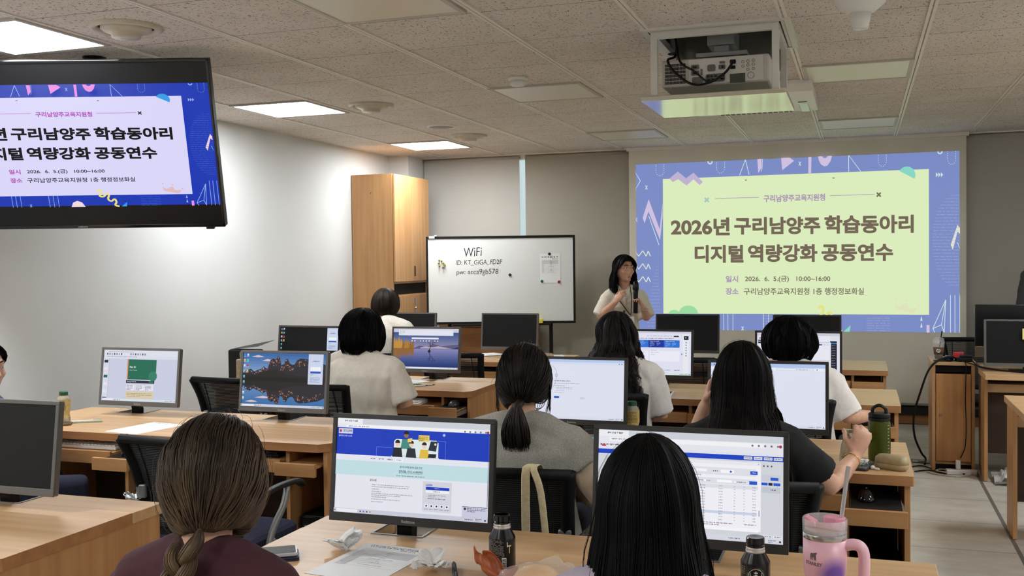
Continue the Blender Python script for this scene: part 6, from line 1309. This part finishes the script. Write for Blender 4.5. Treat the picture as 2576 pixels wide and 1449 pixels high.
def tissue(label, x, y, z, s, seed, st=1.0, col=(236, 234, 230)):
    """crumpled sheet: bent, rumpled petals rising from a creased heap"""
    q = MB(); r = random.Random(int(seed * 10)); n = 12
    for k in range(6):
        yaw = k * 1.05 + r.uniform(-.35, .35); el = r.uniform(.15, .95) * st; L = s * r.uniform(.42, .62); W = s * r.uniform(.40, .60); sd = seed + k * 3.1; vs = []; ca, sa = math.cos(yaw), math.sin(yaw)
        for j in range(n):
            for i in range(n):
                u, v = i / (n - 1) - .5, j / (n - 1); nz = noise.noise(Vector((u * 2.6 + sd, v * 2.6, sd))); n2 = noise.noise(Vector((u * 6 + sd, v * 5, 2)))
                rr = v * L; e = el * (1 - .35 * v) + .25 * nz; w_ = W * (.25 + .75 * math.sin(PI * min(1, v * .8 + .12)))
                a = rr * math.cos(e) + .05 * s * n2; zz = rr * math.sin(e) + abs(u) * W * .45 * (1 - v * .5) + .05 * s * n2 + .004; b = u * w_ + .05 * s * nz
                vs.append((a * ca - b * sa, a * sa + b * ca, max(.0006, zz)))
        q.add(vs, [(j * n + i, j * n + i + 1, (j + 1) * n + i + 1, (j + 1) * n + i) for j in range(n - 1) for i in range(n - 1)])
    o = q.build('crumpled_tissue', noisy('tissue_paper', col, tuple(int(c * .97) for c in col), (20, 20, 20), 2, .95), None, smooth=True); so = o.modifiers.new('thick', 'SOLIDIFY'); so.thickness = .0006; o.location = (x, y, z); return tag(o, label, 'tissue', 'crumpled tissues')
tissue('white tissue folded on top of the phone by the green water bottle', .0, 3.97, D + .0105, .07, 2.2, .25)
tissue('large crumpled white tissue left of the printed table sheet, under the login monitor', -1.308, 2.41, D, .122, 5.3, 1.75); tissue('crumpled white tissue lying on the right side of the printed table sheet', -1.03, 2.345, D + .002, .104, 9.1, 1.1)
t = thing('glasses_case', 'khaki hard glasses case at the corner of the third row desk', 'case', (.108, 3.945, D), -.5)
MB().rings([[(p[0] * k, p[1] * k, z) for p in rrect(-.062, .062, -.030, .030, .028, 5)] for k, z in ((.86, 0), (.98, .008), (1.0, .022), (.985, .0225))], noisy('khaki_leather', (168, 150, 112), (156, 138, 100), (40, 40, 40), 3, .5)).build('lower_shell', None, t, smooth=True); MB().rings([[(p[0] * k, p[1] * k, z) for p in rrect(-.062, .062, -.030, .030, .028, 5)] for k, z in ((.985, .0232), (1.0, .0236), (.97, .040), (.80, .050), (.4, .053))], bpy.data.materials['khaki_leather']).build('lid', None, t, smooth=True)
t = thing('earphone', 'white wireless earphone in front of the khaki glasses case', 'earphone', (.045, 3.915, D), -.7); MB().tube([(0, 0, .006), (.022, 0, .006)], .0042, WHITEP, 10, dome=True).ell((-.004, 0, .008), (.008, .008, .008), WHITEP, 12, 8).build('earbud', None, t, smooth=True)
t = thing('glass_bottle', 'small glass bottle with printed pattern held by the woman in black', 'bottle', (-.046, 3.935, D))
GC = mat('bottle_glass', (214, 210, 190), .08, 0, Transmission_Weight=.6, IOR=1.3)
MB().lathe([(.026, 0), (.028, .004), (.028, .045), (.024, .075), (.017, .10), (.0165, .128), (.019, .132), (.019, .140), (.017, .141), (.001, .141)], GC, 26).build('bottle_body', None, t, smooth=True)
q = MB(); r = random.Random(8)
for k in range(60):
    a = r.uniform(0, 6.3); z = r.uniform(.006, .042); da = r.uniform(.06, .2); rr_ = .0285; q.add([(rr_ * math.cos(a + x), rr_ * math.sin(a + x), z + zz) for x, zz in ((0, 0), (da, 0), (da, .0035), (0, .0035))], [(0, 1, 2, 3)])
q.build('printed_pattern', mat('bottle_ink', (60, 64, 52), .6), t); MB().lathe([(.0195, .130), (.0195, .139), (.018, .1415)], mat('rim_olive', (150, 146, 110), .4), 24, cap=False).build('rim', None, t, smooth=True)
tag(MB().prism(rrect(-.06, .06, -.03, .03, .006), 0, .012, WHITEP).build('remote_control', None, None, loc=(-.20, 4.18, D)), 'white remote control lying behind the arm of the woman in black', 'remote control')
t = thing('bracelet', 'thin gold chain bracelet on the wrist of the woman in black', 'bracelet', (0, 0, 0)); wv = Vector((-.388 + .356, 3.56 + .270, .782)); d_ = Vector((.078, .235, .055)).normalized(); u_ = d_.orthogonal().normalized(); v_ = d_.cross(u_)
MB().tube([wv + u_ * .031 * math.cos(a) + v_ * .031 * math.sin(a) for a in [k * PI / 12 for k in range(24)]], .0018, mat('gold', (200, 160, 80), .25, .9), 6, closed=True).build('chain', None, t, smooth=True)
# cream strap over the ponytail woman's chair
for x, l in ((-.985, 'strap_front'),):
    t = thing('tote_bag', 'cream canvas bag hanging by its strap from the ponytail woman\'s chair', 'bag', (0, 0, 0)); CM = noisy('cream_canvas', (222, 206, 168), (206, 190, 150), (90, 90, 90), 4, .9)
    for dx, dy, w_ in ((0, 0, .014), (.10, .02, .011)):
        P = catmull([(x + dx * .2, 3.085, .835), (x + dx * .2, 3.06, .868), (x + dx * .2, 3.02, .876), (x + dx * .25, 2.985, .868), (x + dx * .5, 2.975, .80), (x + dx * .7, 2.975, .62), (x + dx, 2.975, .44)], 6); MB().tube(P, w_, CM, 8, flat=.14, up=(0, 1, 0)).build('strap', None, t, smooth=True)
    MB().rings([[(x + .03 + a, 2.95 + b * (1 - k), z) for a, b in ((-.15, -.03), (.15, -.03), (.15, .03), (-.15, .03))] for z, k in ((.10, .3), (.18, 0), (.40, .2), (.46, .6))], CM).build('bag_body', None, t, bevel=.01)
t = thing('sequin_bag', 'black sequinned fabric bag beside the cream straps', 'bag', (-.80, 3.12, 0)); SQ = noisy('sequins', (12, 12, 12), (230, 230, 230), (260, 260, 260), 1, .25, lo=.66, hi=.70); MB().rings([[(x, y, z) for x, y in rrect(-.06 * k, .06 * k, -.10, .10, .03, 3)] for z, k in ((.30, .8), (.36, 1), (.60, 1), (.66, .6))], SQ).build('bag_body', None, t, bevel=.008); MB().tube(catmull([(0, -.06, .64), (0, -.03, .74), (0, .03, .74), (0, .06, .64)], 5), .005, BLACK, 6).build('handle', None, t)
# black shoulder bag and tote on the second row desk by the wall
t = thing('laptop_bag', 'black bag with its flap raised, standing on the second row desk by the wall', 'bag', (-3.90, 5.86, D), 0); MB().box(-.12, .10, -.05, .05, 0, .205).build('bag_body', mat('bag_black', (16, 16, 18), .7), t, bevel=.012); MB().rings([[(-.11, -.04, .205), (.11, -.04, .228), (.11, -.034, .23), (-.11, -.034, .207)], [(-.09, .08, .215), (.16, .09, .262), (.16, .096, .264), (-.09, .086, .217)]], mat('bag_black', (16, 16, 18), .7)).build('flap', None, t, bevel=.003)
t = thing('canvas_tote', 'beige canvas tote bag leaning against the black bag by the wall', 'bag', (-3.85, 5.76, D), 0); MB().box(-.055, .07, -.03, .03, 0, .15).build('bag_body', noisy('beige_tote', (190, 176, 150), (170, 156, 130), (60, 60, 60), 3, .9), t, bevel=.01); MB().tube(catmull([(-.03, 0, .14), (-.035, 0, .19), (-.005, 0, .20), (.005, 0, .14)], 5), .006, bpy.data.materials['beige_tote'], 6).build('handle', None, t)
t = thing('backpack', 'black backpack hanging on the chair right of the pink tumbler', 'backpack', (.03, 3.30, 0)); MB().rings([[(x, y, z) for x, y in rrect(-.10 * k, .10 * k, -.08 * k, .08 * k, .04 * k, 4)] for z, k in ((.10, .85), (.14, 1), (.42, .95), (.52, .7), (.55, .4))], mat('bag_black', (16, 16, 18), .7)).build('bag_body', None, t, bevel=.01); MB().tube(catmull([(.02, -.09, .53), (.07, -.10, .44), (.105, -.10, .30), (.10, -.09, .14)], 6), .018, mat('strap_dark', (38, 37, 38), .7), 8, flat=.3).build('strap', None, t, smooth=True)
o = tissue('crumpled silver plastic wrapper hanging at the side of the empty chair left of the braid', -2.735, 3.30, .58, .09, 3.7, 1.3); o.name = 'plastic_wrapper'; o['category'] = 'wrapper'; del o['group']; o.data.materials.clear(); o.data.materials.append(mat('silvery_plastic', (220, 224, 224), .15, .5))
# ---------------------------------------------------------------- nearest right desk
phone('phone with a grey screen and dark blue flip case, right of the braid', -1.487, 2.305, D + .011, -1.0, mat('case_silver', (190, 192, 200), .3, .3), .078, .16, (70, 72, 80))
t = thing('phone_case', 'dark navy flip case under the grey phone', 'phone case', (-1.483, 2.303, D), -1.0); MB().prism(rrect(-.041, .041, -.082, .082, .008, 4), 0, .0045, mat('navy_leather', (34, 38, 62), .5)).build('cover', None, t, bevel=.001); MB().prism(rrect(-.041, .041, -.082, .082, .008, 4), .0055, .0095, mat('navy_leather', (34, 38, 62), .5)).build('cover', None, t, bevel=.001)
def can(label, x, y, rz, cap, kind):
    t = thing('coffee_bottle', label, 'bottle', (x, y, D), rz); AL = mat('can_black', (15, 14, 14), .22); NK = mat('can_neck', (206, 202, 194), .28, .5)
    MB().lathe([(.028, 0), (.0315, .003), (.033, .008), (.033, .090), (.0325, .094), (.0215, .114), (.0212, .116)], AL, 36).build('can_body', None, t, smooth=True); MB().lathe([(.0215, .1145), (.022, .118), (.0195, .1205), (.0215, .123), (.0195, .126), (.0185, .131)], NK, 32).build('neck', None, t, smooth=True)
    if cap: MB().lathe([(.0195, .126), (.0205, .127), (.0205, .131), (.0195, .132), (.0205, .133), (.0205, .146), (.0190, .148), (.001, .1475)], BLACKG, 32).build('cap', None, t, smooth=False)
    else:
        MB().lathe([(.0195, .126), (.0205, .127), (.0205, .131), (.0195, .132), (.0205, .133), (.0205, .146), (.0185, .1485), (.0165, .1485), (.0160, .134), (.001, .134)], BLACKG, 32).build('neck_ring', None, t, smooth=False)
    def wrap(vs, fs, a0, s, zc, r_=.0333): return [((r_) * math.cos(a0 + x * s / r_), r_ * math.sin(a0 + x * s / r_), zc + y * s) for x, y in vs], fs
    if kind == 'text':
        q = MB(); r = random.Random(12)
        for k in range(22):
            z = .088 - k * .0034; a = -PI * .93
            while a < -PI * .38:
                w_ = r.uniform(.05, .16)
                if r.random() < .86: q.add([(.0333 * math.cos(a + x), .0333 * math.sin(a + x), z + zz) for x, zz in ((0, 0), (w_, 0), (w_, .002), (0, .002))], [(0, 1, 2, 3)])
                a += w_ + .03
        q.build('label_print', mat('print_grey', (120, 116, 110), .6), t)
        q = MB(); q.add(*wrap([(0, 0), (.011, 0), (.011, .03), (0, .03)], [(0, 1, 2, 3)], -PI * .40, 1, .018, .0335), m=mat('barcode_white', (220, 218, 212), .6))
        for k in range(9): z = .0205 + k * .0028; q.add(*wrap([(.001, 0), (.010, 0), (.010, .0013 if k % 2 else .0018), (.001, .0013)], [(0, 1, 2, 3)], -PI * .40, 1, z, .0337), m=BLACK)
        q.build('barcode', None, t)
        q = MB(); vs, fs, a = text_geo('T', .02); q.add(*wrap([(x * .010, y * .020) for x, y in vs], fs, -PI * .26, 1, .058, .0335), m=mat('print_gold', (212, 190, 140), .4, .4)); vs, fs, a = text_geo('I', .02); q.add(*wrap([(x * .002, y * .012) for x, y in vs], fs, -PI * .28, 1, .074, .0335), m=PAPER); q.build('lettering', None, t)
        q = MB(); tri = [(.006 * math.cos(a), .006 * math.sin(a)) for a in (PI / 2, PI / 2 + 2.1, PI / 2 + 4.2)]
        for i in range(3):
            p0, p1 = Vector(tri[i]), Vector(tri[(i + 1) % 3]); dd = (p1 - p0).normalized(); nn = Vector((-dd.y, dd.x)) * .0009; p0 = p0 + dd * .002; p1 = p1 - dd * .0015; q.add(*wrap([tuple(p0 + nn), tuple(p1 + nn), tuple(p1 - nn), tuple(p0 - nn)], [(0, 1, 2, 3)], -PI * .49, 1, .032, .0335))
        q.tube([(.0336 * math.cos(-PI * .38 + .006 * math.cos(b) / .0333), .0336 * math.sin(-PI * .38 + .006 * math.cos(b) / .0333), .010 + .006 * math.sin(b)) for b in [k * PI / 10 for k in range(20)]], .0005, seg=4, closed=True); q.build('recycle_mark', PAPER, t)
    else:
        gw, gg = mat('emblem_green', (30, 84, 60), .5), mat('emblem_white', (226, 226, 214), .5); q = MB(); ca = -PI * .46; zc = .066; disc = lambda rad, n=36: ([(rad * math.cos(2 * PI * k / n), rad * math.sin(2 * PI * k / n)) for k in range(n)], [tuple(range(n))])
        v_, f_ = disc(.0215); q.add(*wrap(v_, f_, ca, 1, zc, .0334), m=gw); v_, f_ = disc(.0175); q.add(*wrap(v_, f_, ca, 1, zc, .0336), m=gg); v_, f_ = disc(.0165); q.add(*wrap(v_, f_, ca, 1, zc, .0337), m=BLACK)
        def pol(pts, m_): q.add(*wrap([(x * .001, y * .001) for x, y in pts], [tuple(range(len(pts)))], ca, 1, zc, .0339), m=m_)
        # crowned long haired woman between two rising tails
        pol([(-3.2, 2), (0, 6.5), (3.2, 2), (2.6, -2.5), (0, -5), (-2.6, -2.5)], gg); pol([(-3.6, 7), (-4.2, 11), (-2, 9), (0, 13), (2, 9), (4.2, 11), (3.6, 7)], gg)
        for s in (-1, 1):
            for k in range(4): pol([(s * (3.4 + k * 1.2), 5 - k * 1.4), (s * (4.3 + k * 1.2), 5 - k * 1.4), (s * (5.4 + k * 1.0), -8 - k * .5), (s * (3.8 + k * .9), -13 + k * .8), (s * (3.2 + k * .9), -9)], gg if k % 2 == 0 else BLACK)
            for k in range(5): pol([(s * (9.5 + k * .5), -9 + k * 3.6), (s * (14.5 - abs(k - 2) * .6), -7 + k * 3.6), (s * (14.5 - abs(k - 2) * .6), -5.4 + k * 3.6), (s * (9.5 + k * .5), -7.2 + k * 3.6)], gg)
        pol([(-2, -14), (2, -14), (1.6, -6), (-1.6, -6)], gg); pol([(-1.6, 2.2), (-.6, 2.2), (-.6, 2.8), (-1.6, 2.8)], BLACK); pol([(.6, 2.2), (1.6, 2.2), (1.6, 2.8), (.6, 2.8)], BLACK); pol([(-.8, -1.6), (.8, -1.6), (.5, -1), (-.5, -1)], BLACK)
        q.build('emblem', None, t)
        q = MB(); r = random.Random(5)
        for k in range(5):
            for j in range(3): a = -PI * .86 + j * .16 + r.uniform(0, .04); q.add([(.0333 * math.cos(a + x), .0333 * math.sin(a + x), .085 - k * .004 + zz) for x, zz in ((0, 0), (.11, 0), (.11, .0016), (0, .0016))], [(0, 1, 2, 3)])
        q.build('label_print', mat('print_grey', (120, 116, 110), .6), t); q = MB(); q.add(*wrap([(0, 0), (.010, 0), (.010, .002), (0, .002)], [(0, 1, 2, 3)], -PI * .50, 1, .083, .0335)); q.build('red_print', mat('print_red', (150, 50, 46), .5), t)
can('open black aluminium coffee bottle covered in small print, beside the orange wrapper', -.846, 2.366, 0, False, 'text')
can('black aluminium coffee bottle with a black cap and round green emblem', -.226, 2.335, 0, True, 'emblem')
q = MB(); n = 18; vs = []
for j in range(n):
    for i in range(n):
        u, v = i / (n - 1), j / (n - 1); k = noise.noise(Vector((u * 4, v * 5, 1))); w_ = .012 + .030 * math.sin(PI * min(1, v * 1.0)) ** .8
        vs.append((-.055 + .085 * v + (u - .5) * w_ * 1.6 + .006 * k, .015 - .05 * v + .012 * math.cos(u * 6 + 1) + .006 * k, .004 + .058 * (1 - v) ** 1.3 + .016 * math.sin(u * PI * 2) * (1 - v * .3) + .010 * abs(k) + .012 * math.sin(v * 7) * (u > .5)))
q.add(vs, [(j * n + i, j * n + i + 1, (j + 1) * n + i + 1, (j + 1) * n + i) for j in range(n - 1) for i in range(n - 1)])
q.add([(.01 + x, y, z) for x, y, z in ((0, -.03, .001), (.045, -.035, .001), (.055, -.028, .048), (.018, -.022, .030), (.0, -.024, .034))], [(0, 1, 2, 3, 4)])
o = q.build('snack_wrapper', noisy('orange_foil', (176, 92, 50), (156, 76, 40), (20, 20, 20), 3, .4), None, smooth=True, loc=(-.842, 2.315, D)); so = o.modifiers.new('t', 'SOLIDIFY'); so.thickness = .0006; tag(o, 'torn orange snack wrapper in front of the open coffee bottle', 'wrapper')
pen('black pen at the bottom edge beside the orange wrapper', -.962, 2.335, D, 2.0, (34, 34, 36), (20, 20, 22), .15, .0062)
t = thing('bread_roll', 'golden bread roll in the clear plastic bag at the bottom edge', 'bread', (-.722, 2.26, D + .004)); MB().ell((0, 0, .028), (.055, .05, .028), noisy('bread_crust', (206, 150, 84), (226, 184, 124), (14, 14, 14), 4, .6), 24, 14).build('loaf', None, t, smooth=True)
q = MB(); n = 26; vs = []
for j in range(n):
    for i in range(n):
        u, v = i / (n - 1) * 2 - 1, j / (n - 1) * 2 - 1; d_ = math.hypot(u / 1.0, v / .95); k = noise.noise(Vector((u * 3.1, v * 3.1, 4))); h_ = max(0, 1 - d_ * d_); vs.append((u * .125 + .02, v * .085, .0015 + .070 * h_ ** .6 * (1 + .22 * k) + .010 * max(0, k) * (h_ > 0)))
q.add(vs, [(j * n + i, j * n + i + 1, (j + 1) * n + i + 1, (j + 1) * n + i) for j in range(n - 1) for i in range(n - 1)])
m_ = bpy.data.materials.new('clear_film'); m_.use_nodes = True; nt = m_.node_tree; bs = nt.nodes['Principled BSDF']; bs.inputs['Base Color'].default_value = (.9, .9, .86, 1); bs.inputs['Roughness'].default_value = .06; bs.inputs['Alpha'].default_value = .22; bs.inputs['Specular IOR Level'].default_value = 1.0
tag(q.build('plastic_bag', m_, None, smooth=True, loc=(-.722, 2.26, D)), 'clear plastic bag around the bread roll at the bottom edge', 'bag')
# pink tumbler
t = thing('tumbler', 'tall pink tumbler with a handle, purple patch and clear straw', 'tumbler', (-.076, 2.36, D), -.35)
PK = mat('tumbler_pink', (238, 184, 196), .35); nt = PK.node_tree; b_ = nt.nodes['Principled BSDF']; L_ = nt.links.new
tc = nt.nodes.new('ShaderNodeTexCoord'); mp = nt.nodes.new('ShaderNodeVectorMath'); mp.operation = 'DISTANCE'; mp.inputs[1].default_value = (.036, -.031, .078); rp = nt.nodes.new('ShaderNodeValToRGB'); rp.color_ramp.elements[0].position = .018; rp.color_ramp.elements[0].color = rgb((120, 84, 180)); rp.color_ramp.elements[1].position = .046; rp.color_ramp.elements[1].color = rgb((238, 184, 196))
L_(tc.outputs['Object'], mp.inputs[0]); L_(mp.outputs['Value'], rp.inputs[0]); L_(rp.outputs[0], b_.inputs['Base Color'])
RT = .0475
MB().lathe([(.034, 0), (.037, .004), (.040, .05), (.0455, .075), (RT, .10), (RT, .152)], PK, 44).build('tumbler_body', None, t, smooth=True); MB().lathe([(RT, .152), (RT + .0004, .153), (RT + .0004, .163), (RT, .164)], mat('steel_band', (190, 186, 182), .25, 1.0), 44, cap=False).build('steel_band', None, t, smooth=True)
CL = mat('lid_clear', (244, 244, 244), .06, 0, Alpha=.28, Specular_IOR_Level=.8)
MB().lathe([(RT + .0005, .164), (RT + .001, .172), (RT - .001, .174), (RT + .0012, .176), (RT + .0012, .194), (RT - .0005, .196), (RT - .003, .194), (RT - .003, .166)], CL, 44, cap=False).build('lid_rim', None, t, smooth=True)
MB().lathe([(RT - .004, .172), (.001, .172)], mat('lid_floor', (206, 170, 160), .2), 40, cap=False).build('lid_floor', None, t)
q = MB(); q.rings([[(x, y, z) for x, y, z in ((-.042, -.010, .173), (.042, -.010, .173), (.042, .014, .173), (-.042, .014, .173))], [(x, y, z) for x, y, z in ((-.040, -.006, .182), (.040, -.006, .182), (.040, .010, .182), (-.040, .010, .182))]]); q.rings([[(.020 + .024 * math.cos(a), .006 + .020 * math.sin(a), z) for a in [k * PI / 8 for k in range(16)]] for z in (.176, .198, .2005)]); q.rings([[(x, y, z) for x, y, z in ((-.044, -.012, .174), (-.015, -.014, .174), (-.015, .014, .174), (-.044, .012, .174))], [(x, y, z) for x, y, z in ((-.043, -.010, .196), (-.022, -.012, .186), (-.022, .012, .186), (-.043, .010, .196))]])
q.build('rotating_cover', mat('cover_pink', (226, 150, 170), .4), t, bevel=.002)
MB().tube([(.012, .004, .02), (.050, .010, .315)], .0048, mat('straw_clear', (220, 214, 212), .15, 0, Transmission_Weight=.6, IOR=1.2), 14).build('straw', None, t, smooth=True)
hd = catmull([(RT - .004, 0, .138), (RT + .016, 0, .142), (RT + .030, 0, .136), (RT + .036, 0, .116), (RT + .035, 0, .07), (RT + .030, 0, .03), (RT + .012, 0, .024), (RT - .010, 0, .028)], 6)
HK_ = MB().tube(hd, .0125, mat('handle_pink', (240, 188, 200), .35), 14, flat=1.15, up=(0, 1, 0)).build('handle', None, t, smooth=True); HK_.rotation_euler = (0, 0, -.10 + .35)
def wrapc(vs, a0, z0, rf): return [(rf(z0 + y) * math.cos(a0 + x / RT), rf(z0 + y) * math.sin(a0 + x / RT), z0 + y) for x, y in vs]
rf = lambda z: RT + .0006 if z > .10 else .0455 + (RT - .0455) * (z - .075) / .025 + .0008
q = MB(); vs, fs, a = text_geo('STANLEY', .02); q.add(wrapc([(x * .042 - .021, y * .0078) for x, y in vs], -1.745, .098, rf), fs)
bear = [(-5, 0), (-3.4, 0), (-3, 5), (-1.6, 4), (-2, 0), (-.6, 0), (0, 5), (2, 5.4), (2.2, 0), (3.6, 0), (3.6, 3), (4.6, 0), (6, 0), (5.4, 7), (5.8, 10.5), (7.4, 12.5), (6.6, 14.2), (3.4, 13.6), (0, 12.2), (-3.6, 12.4), (-5.4, 10), (-5.8, 5)]
q.add(wrapc([(x * .00125, y * .00125) for x, y in bear], -1.745, .110, rf), [tuple(range(len(bear)))]); q.build('logo', mat('logo_grey', (104, 96, 100), .5), t)
